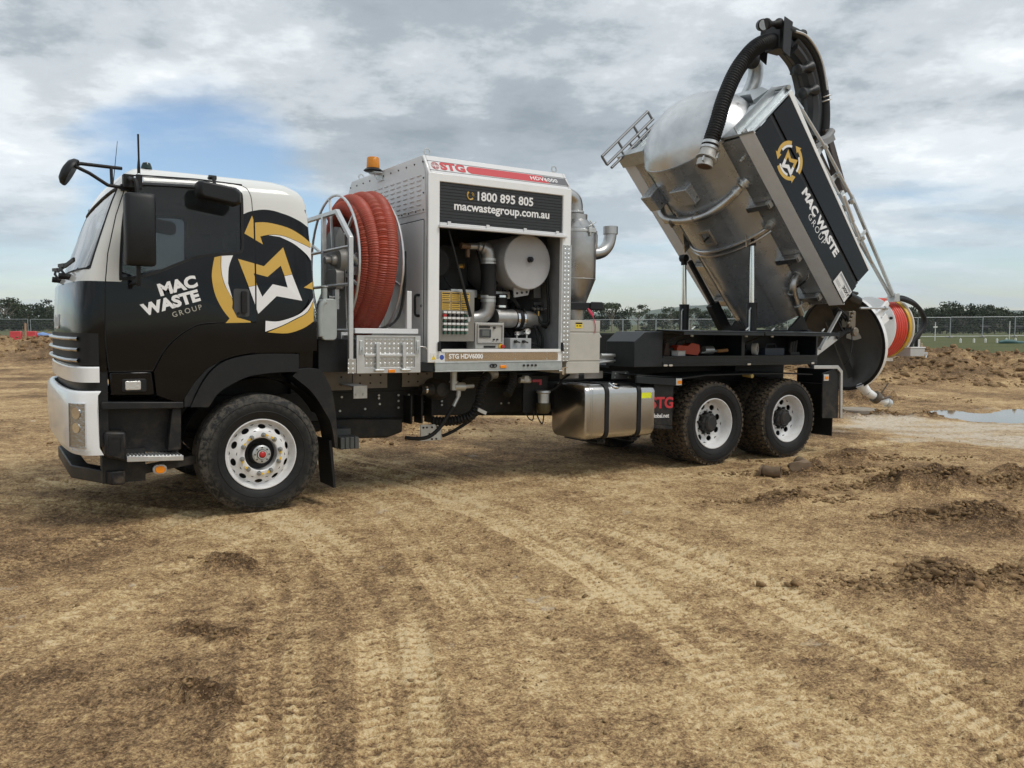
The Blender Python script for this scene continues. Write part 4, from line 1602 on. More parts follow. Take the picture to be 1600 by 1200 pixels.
def build_front():
    bump = ribbon('front_bumper', 0.62, 1.10, -1.272, -1.515, -0.03, WHITE, tpl=BTs, th=0.06, prof=[(0.60, -0.03), (0.66, 0.0), (0.95, 0.012), (1.07, 0.004), (1.105, -0.02)])
    ribbon('bumper_band', 1.172, 1.295, -1.262, -1.475, -0.022, WHITE, tpl=BTs, th=0.05)
    # dark gap between band and bumper, and below the grille
    ribbon('bumper_backing', 0.66, 1.27, -1.20, -1.43, 0.02, SATIN, tpl=BTs, th=0.04, bevel=0)
    # grille bars
    for k, z in enumerate((1.345, 1.43, 1.515)):
        p = plan(-1.262, -1.49, -0.0, BTs)
        c = [(x, y, z) for x, y in p[9:-9]]
        mb = MB()
        mb.rings([[(x + dx, y, zz + dz) for x, y, zz in c] for dx, dz in ((0.03, -0.016), (-0.004, -0.016), (-0.012, -0.004), (-0.004, 0.010), (0.03, 0.012), (0.03, -0.016))], closed=False)
        mb.build('grille_bar', GRCH, cab, angle=50)
    ribbon('grille_back', 1.305, 1.555, -1.262, -1.468, -0.0, RUB, tpl=BTs, th=0.03, bevel=0)
    text('lettering', 'ISUZU', 0.17, VIN, Matrix.Translation((-1.4665, YC, 1.64)) @ Matrix(((0, 0, -1, 0), (-1, 0, 0, 0), (0, 1, 0, 0), (0, 0, 0, 1))), cab, bold=0.004, thick=0.002)
    for far in (False, True):
        sy = (lambda y: 2 * YC - y) if far else (lambda y: y)
        # headlamp: chrome surround, lens and two bowls set in the corner of the bumper
        pl = plan(-1.272, -1.515, -0.03, BTs)[:16]
        L = np.cumsum([0] + [math.dist(pl[i], pl[i + 1]) for i in range(len(pl) - 1)])

        def on(s_, out):
            x, y = np.interp(s_, L, [q[0] for q in pl]), np.interp(s_, L, [q[1] for q in pl])
            i = int(np.clip(np.searchsorted(L, s_), 1, len(L) - 1))
            tx, ty = pl[i][0] - pl[i - 1][0], pl[i][1] - pl[i - 1][1]
            l = math.hypot(tx, ty)
            return x + ty / l * out, y - tx / l * out
        def patch(s0, s1, z0, z1, out, skew=0.0):
            rs = []
            for t in np.linspace(0, 1, 7):
                z = z0 + (z1 - z0) * t
                rs.append([(on(s_ + skew * (z - z0), out)[0], sy(on(s_ + skew * (z - z0), out)[1]), z) for s_ in np.linspace(s0, s1, 7)])
            return rs
        mb = MB()
        r0, r1 = patch(0.065, 0.258, 0.635, 1.040, 0.016), patch(0.085, 0.238, 0.660, 1.015, 0.020)
        edge = lambda r_: r_[0] + [q[-1] for q in r_[1:-1]] + list(reversed(r_[-1])) + [q[0] for q in reversed(r_[1:-1])]
        rb = patch(0.065, 0.258, 0.635, 1.040, 0.0)
        mb.rings([edge(rb), edge(r0), edge(r1), edge(patch(0.09, 0.233, 0.665, 1.010, -0.03))])
        lamp = mb.build('headlamp', CHROME, bump, angle=40)
        mb = MB()
        mb.rings(patch(0.09, 0.233, 0.665, 1.010, -0.022), closed=False)
        mb.build('lamp_reflector', mat('lamp_reflector', (0.42, 0.42, 0.42), rough=0.2, metal=0.9, bump=0.3, bscale=45), bump)
        mb = MB()
        for zc, rr_ in ((0.935, 0.046), (0.82, 0.040)):
            cx_, cy_ = on(0.155, -0.004)
            nx, ny = on(0.155, 0.02)
            ax = Vector((nx - cx_, sy(ny) - sy(cy_), 0)).normalized()
            c = Vector((cx_, sy(cy_), zc)) - ax * 0.02
            mb.cyl(c, c + ax * 0.028, rr_, 18)
        mb.build('lamp_bowl', CHROME, bump)
        mb = MB()
        mb.rings(patch(0.097, 0.223, 0.667, 1.008, 0.012), closed=False)
        mb.build('lamp_lens', mat('lamp_lens', (0.75, 0.76, 0.76), rough=0.03, alpha=0.22, spec=0.7), bump, angle=60)
    # skid bar below the bumper: chamfered box section
    mb = MB()
    mb.prism([(-1.43, 0.55), (-1.185, 0.03), (-1.08, 0.03), (-1.08, 0.2), (-1.15, 0.25), (-1.30, 0.6), (-1.30, 1.8), (-1.15, 2.15), (-1.08, 2.2), (-1.08, 2.37), (-1.185, 2.37), (-1.43, 1.85)], 'z', 0.345, 0.455)
    mb.build('underrun_bar', SATIN, truck, bevel=0.01)
    mb = MB()
    mb.box(-1.24, -0.92, 0.10, 0.24, 0.35, 0.62)
    mb.build('underrun_bracket', DARKM, truck)
    mb = MB()
    mb.box(-1.24, -0.92, 2.16, 2.30, 0.35, 0.62)
    mb.build('underrun_bracket', DARKM, truck)
    mb = MB()
    mb.bar((-1.1, 0.12, 0.42), (-0.45, 0.16, 0.50), 0.05, 0.07)
    mb.build('underrun_stay', DARKM, truck)


build_front()


def build_steps():
    for far in (False, True):
        f = (lambda a, b: (2 * YC - b, 2 * YC - a)) if far else (lambda a, b: (a, b))
        # boxy step well under the door
        mb = MB()
        y0, y1 = f(-0.012, 0.30)
        mb.prism([(-1.245, 0.60), (-0.645, 0.56), (-0.640, 1.0), (-1.245, 1.02)], 'y', *f(0.16, 0.30))
        mb.prism([(-1.25, 0.955), (-0.638, 0.945), (-0.638, 0.998), (-1.25, 1.02)], 'y', *f(-0.02, 0.16))
        mb.prism([(-0.76, 0.60), (-0.655, 0.60), (-0.65, 0.945), (-0.72, 0.945)], 'y', *f(0.02, 0.16))
        mb.build('step_well', SATIN, truck, bevel=0.008)
        mb = MB()
        mb.prism([(-1.236, 0.585), (-1.078, 0.531), (-1.078, 0.775), (-1.236, 0.785)], 'y', *f(-0.03, 0.16))
        mb.build('step_corner', SATIN, truck, bevel=0.02)
        mb = MB()
        frame_prism(mb, rrect(-1.205, -1.105, 0.600, 0.745, 0.02), rrect(-1.190, -1.120, 0.615, 0.73, 0.015), 'y', *f(-0.036, -0.030))
        mb.build('step_corner_rib', SATIN, truck)
        mb = MB()
        mb.prism([(-1.076, 0.533), (-0.648, 0.516), (-0.648, 0.556), (-1.076, 0.578)], 'y', *f(-0.03, 0.20))
        for i in range(15):
            mb.box(-1.06 + i * 0.0275, -1.045 + i * 0.0275, *f(-0.028, 0.18), 0.562 - i * 0.0013, 0.585 - i * 0.0014)
        mb.build('step_tread', ALU, truck, bevel=0.003)
        # panel with side lamp under the door
        mb = MB()
        mb.prism([(-1.189, 1.250), (-0.878, 1.250), (-0.855, 1.075), (-0.87, 1.06), (-1.180, 1.066)], 'y', *f(-0.006, 0.10))
        mb.build('lamp_panel', BLACK, truck, bevel=0.012)
        mb = MB()
        mb.prism(rrect(-1.10, -0.92, 1.09, 1.195, 0.015), 'y', *f(-0.014, 0.0))
        mb.build('lamp_bezel', SATIN, truck, bevel=0.004)
        mb = MB()
        mb.prism(rrect(-1.079, -0.963, 1.106, 1.180, 0.012), 'y', *f(-0.028, -0.012))
        mb.build('side_lamp', mat('side_lamp_lens', (0.62, 0.61, 0.58), rough=0.12, metal=0.5, bump=0.6, bscale=70), truck, bevel=0.006)
        mb = MB()
        mb.prism(rrect(-0.875, -0.765, 0.405, 0.485, 0.038), 'y', *f(0.03, 0.06))
        mb.build('marker_base', ZINC, truck, bevel=0.004)
        mb = MB()
        mb.prism(rrect(-0.858, -0.782, 0.415, 0.475, 0.028), 'y', *f(0.012, 0.03))
        mb.build('marker_lens', AMBER, truck, bevel=0.006)
        # cab side fender over the wheel: painted arch, then plastic arch, then rear quarter guard
        crease = smooth2([(-0.862, 1.248), (-0.790, 1.395), (-0.700, 1.506), (-0.577, 1.597), (-0.436, 1.641), (-0.035, 1.660), (0.492, 1.672)], 4, False)
        low = [(0.497, 1.42), (0.32, 1.405)] + smooth2([(0.32, 1.405), (-0.03, 1.402), (-0.265, 1.36), (-0.40, 1.30), (-0.52, 1.20), (-0.64, 1.02)], 4, False)[1:] + [(-0.64, 0.99), (-0.70, 1.0), (-0.845, 1.06)]
        mb = flat_poly(crease + low, yf=lambda z: -0.014, th=0.06)
        if far:
            mb.v = [(x, 2 * YC - y, z) for x, y, z in mb.v]
        mb.build('cab_fender', BLACK, truck, bevel=0.006)
        inner = smooth2([(-0.447, 0.950), (-0.38, 1.05), (-0.30, 1.113), (-0.133, 1.194), (0.02, 1.222), (0.16, 1.232), (0.318, 1.232)], 4, False)
        outer = [(0.319, 1.398)] + smooth2([(0.319, 1.388), (-0.03, 1.389), (-0.265, 1.348), (-0.40, 1.27), (-0.50, 1.14), (-0.59, 0.955)], 4, False)
        mb = flat_poly(inner + outer, yf=lambda z: -0.045, th=0.30)
        if far:
            mb.v = [(x, 2 * YC - y, z) for x, y, z in mb.v]
        mb.build('wheel_arch', SATIN, truck, bevel=0.008)
        mb = flat_poly([(-0.635, 0.957), (-0.592, 0.957)] + smooth2([(-0.55, 1.06), (-0.46, 1.22), (-0.34, 1.33), (-0.22, 1.375)], 3, False) + [(-0.30, 1.352), (-0.45, 1.27), (-0.55, 1.16), (-0.632, 1.03)], yf=lambda z: -0.02, th=0.2)
        if far:
            mb.v = [(x, 2 * YC - y, z) for x, y, z in mb.v]
        mb.build('arch_filler', SATIN, truck)
        og = smooth2([(0.321, 1.255), (0.45, 1.262), (0.531, 1.235), (0.59, 1.14), (0.633, 1.035), (0.660, 0.88), (0.675, 0.725), (0.682, 0.523)], 4, False)
        ig = smooth2([(0.655, 0.535), (0.640, 0.66), (0.610, 0.78), (0.558, 0.875), (0.48, 1.00), (0.40, 1.09), (0.268, 1.195)], 4, False)
        mb = flat_poly(og + ig, yf=lambda z: -0.032, th=0.34)
        if far:
            mb.v = [(x, 2 * YC - y, z) for x, y, z in mb.v]
        mb.build('rear_guard', SATIN, truck, bevel=0.006)
        mb = MB()
        mb.prism([(0.612, 0.60), (0.640, 0.60), (0.675, 0.165), (0.655, 0.165)], 'y', *f(0.0, 0.36))
        mb.build('mudflap', RUB, truck)
        # dark tub behind the wheel
        mb = MB()
        mb.lathe([(0.66, 0.40), (0.66, 0.04)] if not far else [(0.66, 2.0), (0.66, 2.36)], (0, 0, 0.52), 'y', 24, a0=R(28), a1=R(165))
        mb.build('wheel_tub', DARKM, truck)


build_steps()


def build_mirrors():
    for far in (False, True):
        s = (lambda p: (p[0], 2 * YC - p[1], p[2])) if far else (lambda p: p)
        mb = MB()
        # main mirror housing: rounded block, glass faces rearwards
        sec = []
        for x, k in ((-1.095, 0.55), (-1.085, 0.85), (-1.06, 0.97), (-0.93, 1.0), (-0.895, 0.97), (-0.882, 0.9)):
            sec.append([s((x, -0.235 + 0.085 * k * a, 2.355 + 0.275 * (0.9 + 0.1 * k) * b)) for a, b in
                        ((-1, -.86), (-.75, -1), (.75, -1), (1, -.86), (1, .86), (.75, 1), (-.75, 1), (-1, .86))])
        mb.rings(sec, cap0=True, cap1=True)
        m = mb.build('mirror', SATIN, truck, angle=50, bevel=0.012, seg=3)
        g = MB()
        g.rings([[s((-0.8815, -0.235 + 0.068 * a, 2.355 + 0.235 * b)) for a, b in ((-1, -1), (1, -1), (1, 1), (-1, 1))]], cap0=True)
        g.build('mirror_glass', CHROME, m)
        a = MB()
        a.tube([s(p) for p in spline([(-1.02, 0.02, 2.76), (-1.03, -0.06, 2.765), (-1.03, -0.16, 2.74), (-1.0, -0.235, 2.66), (-1.0, -0.235, 2.0), (-1.0, -0.20, 1.955), (-1.02, -0.08, 1.95), (-1.03, 0.0, 1.93)], 5)], 0.016, 8)
        a.box(*(sorted((-1.07, -0.97))), *sorted((s((0, -0.055, 0))[1], s((0, 0.035, 0))[1])), 2.70, 2.80)
        a.box(-0.985, -0.94, *sorted((s((0, -0.09, 0))[1], s((0, -0.04, 0))[1])), 2.69, 2.80)
        a.build('mirror_arm', RUB, m, bevel=0.004)
        # kerb mirror over the door window
        mb = MB()
        sec = []
        for y, k in ((-0.06, 0.86), (-0.09, 1.0), (-0.20, 1.0), (-0.235, 0.86)):
            sec.append([s((-0.378 + 0.172 * k * a, y, 2.712 + 0.072 * k * b - 0.03 * (a > 0.5))) for a, b in ((-1, -.55), (-.85, -.9), (.80, -1), (.98, -.7), (1, .4), (.75, 1), (-.9, 1), (-1, .8))])
        mb.rings(sec, cap0=True, cap1=True)
        km = mb.build('kerb_mirror', SATIN, truck, angle=50, bevel=0.012)
        a = MB()
        a.tube([s((-0.40, -0.12, 2.78)), s((-0.40, -0.09, 2.835)), s((-0.405, 0.05, 2.85))], 0.014, 8)
        a.tube([s((-0.43, -0.05, 2.84)), s((-0.37, -0.05, 2.84))], 0.02, 8)
        a.build('mirror_bracket', RUB, km)
    # forward round mirror on twin stalks at the near corner
    mb = MB()
    ax = Vector((0.86, -0.2, -0.47)).normalized()
    c = Vector((-1.44, 0.02, 2.785))
    e1 = ax.cross(Vector((0, 1, 0))).normalized()
    e2 = ax.cross(e1)
    rs = []
    for t, k in ((-0.05, 0.35), (-0.04, 0.7), (-0.015, 0.95), (0.01, 1.0), (0.02, 0.97)):
        rs.append([c + ax * t + (e1 * cos(a) * 0.115 + e2 * sin(a) * 0.085) * k for a in np.linspace(0, 2 * pi, 20, endpoint=False)])
    mb.rings(rs, cap0=True, cap1=True)
    fm = mb.build('front_mirror', SATIN, truck, angle=50)
    mb = MB()
    mb.tube([(-1.42, 0.03, 2.835), (-1.36, 0.04, 2.858), (-1.06, 0.11, 2.865)], 0.014, 8)
    mb.tube([(-1.41, 0.02, 2.835), (-1.30, 0.03, 2.79), (-1.17, 0.05, 2.715), (-1.06, 0.045, 2.705)], 0.014, 8)
    mb.tube([(-1.14, 0.09, 2.862), (-1.14, 0.06, 2.72)], 0.012, 8)
    mb.cyl((-1.44, 0.02, 2.80), (-1.41, 0.025, 2.85), 0.022, 10)
    mb.box(-1.08, -1.02, 0.02, 0.08, 2.68, 2.73)
    mb.build('mirror_stalk', RUB, fm)
    # aerials
    mb = MB()
    mb.tube([(-0.962, -0.065, 2.78), (-0.962, -0.065, 2.86)], 0.012, 8)
    mb.tube([(-0.962, -0.065, 2.86), (-0.960, -0.06, 2.92)], [0.012, 0.008], 8)
    mb.tube([(-0.960, -0.06, 2.92), (-0.962, -0.06, 3.115)], 0.0075, 8)
    mb.build('aerial', RUB, truck)
    mb = MB()
    mb.box(-1.0, -0.93, -0.075, -0.05, 2.74, 2.785)
    mb.tube([(-0.962, -0.065, 2.775), (-0.962, -0.065, 2.81)], 0.015, 8)
    mb.build('aerial_bracket', CHROME, truck, bevel=0.003)
    mb = MB()
    mb.tube([(-1.10, 0.35, 2.72), (-1.06, 0.33, 3.12)], [0.004, 0.002], 6)
    mb.build('whip_aerial', RUB, truck)
    # weathershield over the door window
    mb = MB()
    mb.rings([[(x, side_y(z) - o, z) for x, z in ((-0.96, 2.775), (-0.6, 2.795), (-0.33, 2.803))] for o, dz in ((0.008, 0),)] + [[(x, side_y(z) - 0.045, z - 0.035) for x, z in ((-0.955, 2.775), (-0.6, 2.795), (-0.335, 2.803))]], closed=False)
    mb.build('weathershield', GLASS, door, angle=60)


build_mirrors()
# ------------------------------------------------------------------ wheels


def tyre_material(name, mud):
    m = mat(name, (0.009, 0.0092, 0.0098), rough=0.6, spec=0.3)
    nt = m.node_tree
    N, L = nt.nodes, nt.links
    b = N['Principled BSDF']
    tc = N.new('ShaderNodeTexCoord')
    sp = N.new('ShaderNodeSeparateXYZ')
    L.new(tc.outputs['Object'], sp.inputs[0])

    def M(op, a, c, clamp=False):
        n = N.new('ShaderNodeMath')
        n.operation = op
        n.use_clamp = clamp
        for i, v in enumerate((a, c)):
            if isinstance(v, (int, float)):
                n.inputs[i].default_value = v
            else:
                L.new(v, n.inputs[i])
        return n.outputs[0]
    r = M('POWER', M('ADD', M('MULTIPLY', sp.outputs[0], sp.outputs[0]), M('MULTIPLY', sp.outputs[2], sp.outputs[2])), 0.5)

    def noise(s):
        n = N.new('ShaderNodeTexNoise')
        n.inputs['Scale'].default_value = s
        n.inputs['Detail'].default_value = 7
        n.inputs['Roughness'].default_value = 0.7
        L.new(tc.outputs['Object'], n.inputs['Vector'])
        return n.outputs[0]
    mr = N.new('ShaderNodeMapRange')
    mr.inputs['From Min'].default_value = 0.40 if mud < 0.8 else 0.445
    mr.inputs['From Max'].default_value = 0.50
    L.new(M('ADD', r, M('MULTIPLY', M('SUBTRACT', noise(6), 0.5), 0.10)), mr.inputs[0])
    n2 = N.new('ShaderNodeMapRange')
    n2.inputs['From Min'].default_value = 0.44
    n2.inputs['From Max'].default_value = 0.56 if mud < 0.8 else 0.50
    L.new(noise(26), n2.inputs[0])
    fac = M('MULTIPLY', M('MULTIPLY', mr.outputs[0], n2.outputs[0]), mud, True)
    dust = N.new('ShaderNodeMapRange')
    dust.inputs['From Min'].default_value = 0.45
    dust.inputs['From Max'].default_value = 0.85
    dust.inputs['To Max'].default_value = 0.10
    L.new(noise(9), dust.inputs[0])
    fac = M('ADD', fac, dust.outputs[0], True)
    mx = N.new('ShaderNodeMixRGB')
    mx.inputs[1].default_value = (0.009, 0.0092, 0.0098, 1)
    mx.inputs[2].default_value = (0.115, 0.088, 0.058, 1) if mud > 0.8 else (0.155, 0.138, 0.112, 1)
    L.new(fac, mx.inputs[0])
    L.new(mx.outputs[0], b.inputs['Base Color'])
    rr = N.new('ShaderNodeMapRange')
    rr.inputs['To Min'].default_value = 0.6
    rr.inputs['To Max'].default_value = 0.95
    L.new(fac, rr.inputs[0])
    L.new(rr.outputs[0], b.inputs['Roughness'])
    bp = N.new('ShaderNodeBump')
    bp.inputs['Strength'].default_value = 0.5
    bp.inputs['Distance'].default_value = 0.006
    L.new(M('MULTIPLY', fac, noise(60)), bp.inputs['Height'])
    L.new(bp.outputs[0], b.inputs['Normal'])
    return m


TYRE = tyre_material('steer_tyre', 0.50)
TYREM = tyre_material('muddy_drive_tyre', 0.81)
RIMW = mat('wheel_white', (0.70, 0.70, 0.70), rough=0.3, coat=0.3, var=0.06, vscale=9, dirt=0.30, dscale=12, dcol=(0.36, 0.29, 0.20))
HUBB = mat('hub_black', (0.015, 0.015, 0.016), rough=0.6, dirt=0.4, dscale=12, dcol=(0.08, 0.06, 0.04))


def holed_disc(mb, r0, r1, nh, rc, hr, hw, yf, th=0.012, phase=0.0):
    """annulus from r0 to r1 with nh oval holes centred on radius rc"""
    K = 20
    for h in range(nh):
        a0, a1 = 2 * pi * (h + phase) / nh, 2 * pi * (h + 1 + phase) / nh
        am = (a0 + a1) / 2
        outer, inner = [], []
        for k in range(K):
            t = 2 * pi * k / K
            c, s_ = cos(t), sin(t)
            m_ = max(abs(c), abs(s_))
            rr = (r0 + r1) / 2 + (r1 - r0) / 2 * (c / m_)
            aa = am + (a1 - a0) / 2 * (s_ / m_)
            outer.append((rr, aa))
            inner.append((rc + hr * c, am + hw / rc * s_))
        fr = [(r_ * cos(a), yf(r_), r_ * sin(a)) for r_, a in outer] + [(r_ * cos(a), yf(r_), r_ * sin(a)) for r_, a in inner]
        bk = [(r_ * cos(a), yf(r_) + th, r_ * sin(a)) for r_, a in inner]
        fs = []
        for i in range(K):
            j = (i + 1) % K
            fs += [(i, j, K + j, K + i), (K + i, K + j, 2 * K + j, 2 * K + i)]
        mb.add(fr + bk, fs)


def make_tyre(width, drive):
    w = width
    mb = MB()
    tr = 0.502 if drive else 0.517
    prof = [(0.292, 0.012), (0.306, 0.004), (0.318, -0.006), (0.345, -0.020), (0.39, -0.030), (0.43, -0.031), (0.465, -0.022), (0.490, -0.008), (tr - 0.003, 0.012)]
    if drive:
        prof += [(tr, 0.03), (tr, w - 0.03)]
    else:
        g = 0.010
        k = 5
        prof += [(tr + 0.003, 0.02)]
        for i in range(1, k):
            c = 0.02 + (w - 0.04) * i / k
            prof += [(tr + 0.003, c - 0.006), (tr - g, c - 0.003), (tr - g, c + 0.003), (tr + 0.003, c + 0.006)]
        prof += [(tr + 0.003, w - 0.02)]
    prof += [(tr - 0.003, w - 0.012), (0.490, w + 0.008), (0.45, w + 0.026), (0.40, w + 0.03), (0.34, w + 0.018), (0.306, w - 0.004), (0.292, w - 0.012)]
    mb.lathe(prof, (0, 0, 0), 'y', 72)
    # raised lettering band rings on the side wall
    mb.lathe([(0.372, -0.0255), (0.375, -0.031), (0.379, -0.0285)], (0, 0, 0), 'y', 72)
    mb.lathe([(0.452, -0.026), (0.455, -0.0305), (0.458, -0.024)], (0, 0, 0), 'y', 72)
    if drive:
        nl = 46
        for i in range(nl):
            a = 2 * pi * i / nl
            for (y0, y1, da, sk) in ((-0.008, 0.075, 0.62, 0.25), (0.085, 0.145, 0.58, -0.35), (w - 0.145, w - 0.085, 0.58, 0.35), (w - 0.075, w + 0.008, 0.62, -0.25)):
                if y1 <= y0:
                    continue
                d = 2 * pi / nl * da / 2
                sh = 0.5 * 2 * pi / nl if y0 > 0.08 and y0 < w - 0.1 else 0
                ring = []
                for rr_ in (tr - 0.004, tr + 0.018):
                    for yy, aa in ((y0, -d + sk * d), (y1, -d - sk * d), (y1, d - sk * d), (y0, d + sk * d)):
                        k = rr_ - (0.012 if (yy < 0.0 or yy > w) else 0)
                        ring.append((k * cos(a + aa + sh), yy, k * sin(a + aa + sh)))
                mb.add(ring, [(0, 1, 2, 3), (4, 7, 6, 5), (0, 4, 5, 1), (1, 5, 6, 2), (2, 6, 7, 3), (3, 7, 4, 0)])
    return mb


def build_wheels():
    NUT = mat('wheel_nut', (0.30, 0.30, 0.29), rough=0.4, metal=0.8, var=0.2)
    NYEL = mat('nut_indicator', (0.80, 0.50, 0.02), rough=0.4)
    # front wheel
    rim = MB()
    rim.lathe([(0.292, 0.03), (0.300, 0.012), (0.309, 0.0), (0.307, -0.008), (0.300, -0.009), (0.295, 0.0), (0.288, 0.02), (0.281, 0.045), (0.268, 0.062), (0.262, 0.064)], (0, 0, 0), 'y', 64)
    yf = lambda r_: float(np.interp(r_, [0.205, 0.225, 0.245, 0.262], [0.012, 0.022, 0.045, 0.064]))
    holed_disc(rim, 0.205, 0.262, 10, 0.238, 0.019, 0.034, yf, phase=0.25)
    rim.lathe([(0.205, 0.012), (0.19, 0.004), (0.150, 0.004), (0.141, 0.012), (0.140, 0.10)], (0, 0, 0), 'y', 64)
    hubm = MB()
    hubm.lathe([(0.139, 0.14), (0.085, 0.11), (0.078, 0.02), (0.074, -0.005), (0.066, -0.016), (0.045, -0.018), (0.043, -0.03), (0.035, -0.032)], (0, 0, 0), 'y', 32)
    for i in range(8):
        a = 2 * pi * i / 8 + 0.2
        hubm.cyl((0.061 * cos(a), -0.012, 0.061 * sin(a)), (0.061 * cos(a), -0.024, 0.061 * sin(a)), 0.007, 6)
    face = MB()
    face.lathe([(0.079, 0.0), (0.079, -0.008), (0.068, -0.0185), (0.040, -0.0195), (0.040, -0.0335), (0.030, -0.0335)], (0, 0, 0), 'y', 32)
    cap = MB()
    cap.lathe([(0.0, -0.046), (0.018, -0.044), (0.026, -0.038), (0.028, -0.028)], (0, 0, 0), 'y', 20)
    drum = MB()
    drum.lathe([(0.0, 0.12), (0.255, 0.12), (0.262, 0.26)], (0, 0, 0), 'y', 40)
    nut = MB()
    nut.lathe([(0.0, -0.040), (0.010, -0.039), (0.0105, -0.014), (0.018, -0.013), (0.022, -0.003), (0.022, 0.006)], (0, 0, 0), 'y', 8)
    tip = MB()
    tip.prism([(-0.013, 0.010), (0.013, 0.010), (0, 0.047)], 'y', -0.012, -0.003)
    first = {}
    tyre = make_tyre(0.285, False)

    def wheel(x, y, far, kind):
        first_k = kind not in first
        if kind == 'front':
            w = rim.build('wheel', RIMW, truck, loc=(x, y, 0.52)) if first_k else share(first[kind]['wheel'], truck, (x, y, 0.52))
            parts = (('tyre', tyre, TYRE), ('hub', hubm, HUBB), ('hub_face', face, ZINC), ('hub_cap', cap, REDL), ('brake_drum', drum, HUBB))
        else:
            w = rimr.build('wheel', RIMW, truck, loc=(x, y, 0.52)) if first_k else share(first[kind]['wheel'], truck, (x, y, 0.52))
            parts = (('tyre', tyrer, TYREM), ('hub', hubr, HUBB), ('brake_drum', drumr, HUBB))
        if far:
            w.rotation_euler = (0, 0, pi)
        else:
            w.rotation_euler = (0, {0: 0.22, 5.487: 0.1, 6.833: 1.3}[x], 0)
        if first_k:
            first[kind] = {'wheel': w}
        for nm, mb_, m_ in parts:
            if nm not in first[kind]:
                first[kind][nm] = mb_.build(nm, m_, w, angle=30)
            else:
                share(first[kind][nm], w)
        if kind == 'front' and not far:
            n0 = t0 = None
            for i in range(10):
                a = 2 * pi * (i + 0.5) / 10 + 0.1
                p = (0.168 * cos(a), 0.0, 0.168 * sin(a))
                n0 = nut.build('wheel_nut', NUT, w, loc=p) if i == 0 else share(n0f, w, p)
                # indicators point at one another in pairs
                rot = (0, -(a + (pi / 2 if i % 2 else -pi / 2)) + pi / 2, 0)
                t1 = tip.build('nut_indicator', NYEL, w, loc=p) if i == 0 else share(t0f, w, p)
                t1.rotation_euler = rot
                if i == 0:
                    n0f, t0f = n0, t1
        return w
    # rear wheels: deep-dished outer rims on dual tyres
    rimr = MB()
    rimr.lathe([(0.292, 0.03), (0.300, 0.012), (0.309, 0.0), (0.307, -0.009), (0.299, -0.010), (0.291, 0.006), (0.282, 0.035), (0.272, 0.055), (0.268, 0.09), (0.258, 0.112), (0.250, 0.122)], (0, 0, 0), 'y', 64)
    yr = lambda r_: float(np.interp(r_, [0.15, 0.20, 0.25], [0.134, 0.138, 0.122]))
    holed_disc(rimr, 0.15, 0.25, 8, 0.203, 0.034, 0.040, yr)
    rimr.lathe([(0.15, 0.134), (0.13, 0.134), (0.128, 0.17)], (0, 0, 0), 'y', 40)
    hubr = MB()
    hubr.lathe([(0.0, 0.02), (0.075, 0.022), (0.085, 0.035), (0.09, 0.06), (0.118, 0.065), (0.122, 0.085), (0.11, 0.10), (0.115, 0.17)], (0, 0, 0), 'y', 32)
    for i in range(10):
        a = 2 * pi * i / 10
        hubr.cyl((0.138 * cos(a), 0.137, 0.138 * sin(a)), (0.138 * cos(a), 0.095, 0.138 * sin(a)), 0.014, 8)
    for i in range(8):
        a = 2 * pi * i / 8
        hubr.cyl((0.104 * cos(a), 0.07, 0.104 * sin(a)), (0.104 * cos(a), 0.05, 0.104 * sin(a)), 0.009, 6)
    drumr = MB()
    drumr.lathe([(0.0, 0.21), (0.248, 0.21), (0.248, 0.32)], (0, 0, 0), 'y', 40)
    tyrer = make_tyre(0.275, True)
    wheel(0, 0, False, 'front')
    wheel(0, 2.40, True, 'front')
    for x in (5.487, 6.833):
        wheel(x, 0.018, False, 'rear')
        wheel(x, 2.382, True, 'rear')
        for y, far in ((0.36, False), (2.04, True)):      # inner tyres of the duals
            t = share(first['rear']['tyre'], truck, (x, y, 0.52), (0, 0.4, pi if far else 0), 'inner_tyre')
            d = MB()
            d.lathe([(0.30, 0.0), (0.26, 0.03), (0.26, 0.24), (0.30, 0.27)], (0, 0, 0), 'y', 40)
            d.build('inner_rim', HUBB, t)


build_wheels()


# ------------------------------------------------------------------ frame and driveline
def part(name, m, fn, parent=None, bevel=0.0, angle=35):
    mb = MB()
    fn(mb)
    return mb.build(name, m, parent or truck, angle=angle, bevel=bevel)


def bolts(parent, pts, m, r=0.011, h=0.008, axis='y', name='bolt'):
    """one bolt mesh shared by all places"""
    f = None
    for p in pts:
        if f is None:
            mb = MB()
            if axis == 'y':
                mb.cyl((0, 0, 0), (0, -h, 0), r, 6)
            else:
                mb.cyl((0, 0, 0), (0, 0, h), r, 6)
            f = mb.build(name, m, parent, loc=p)
        else:
            share(f, parent, p)


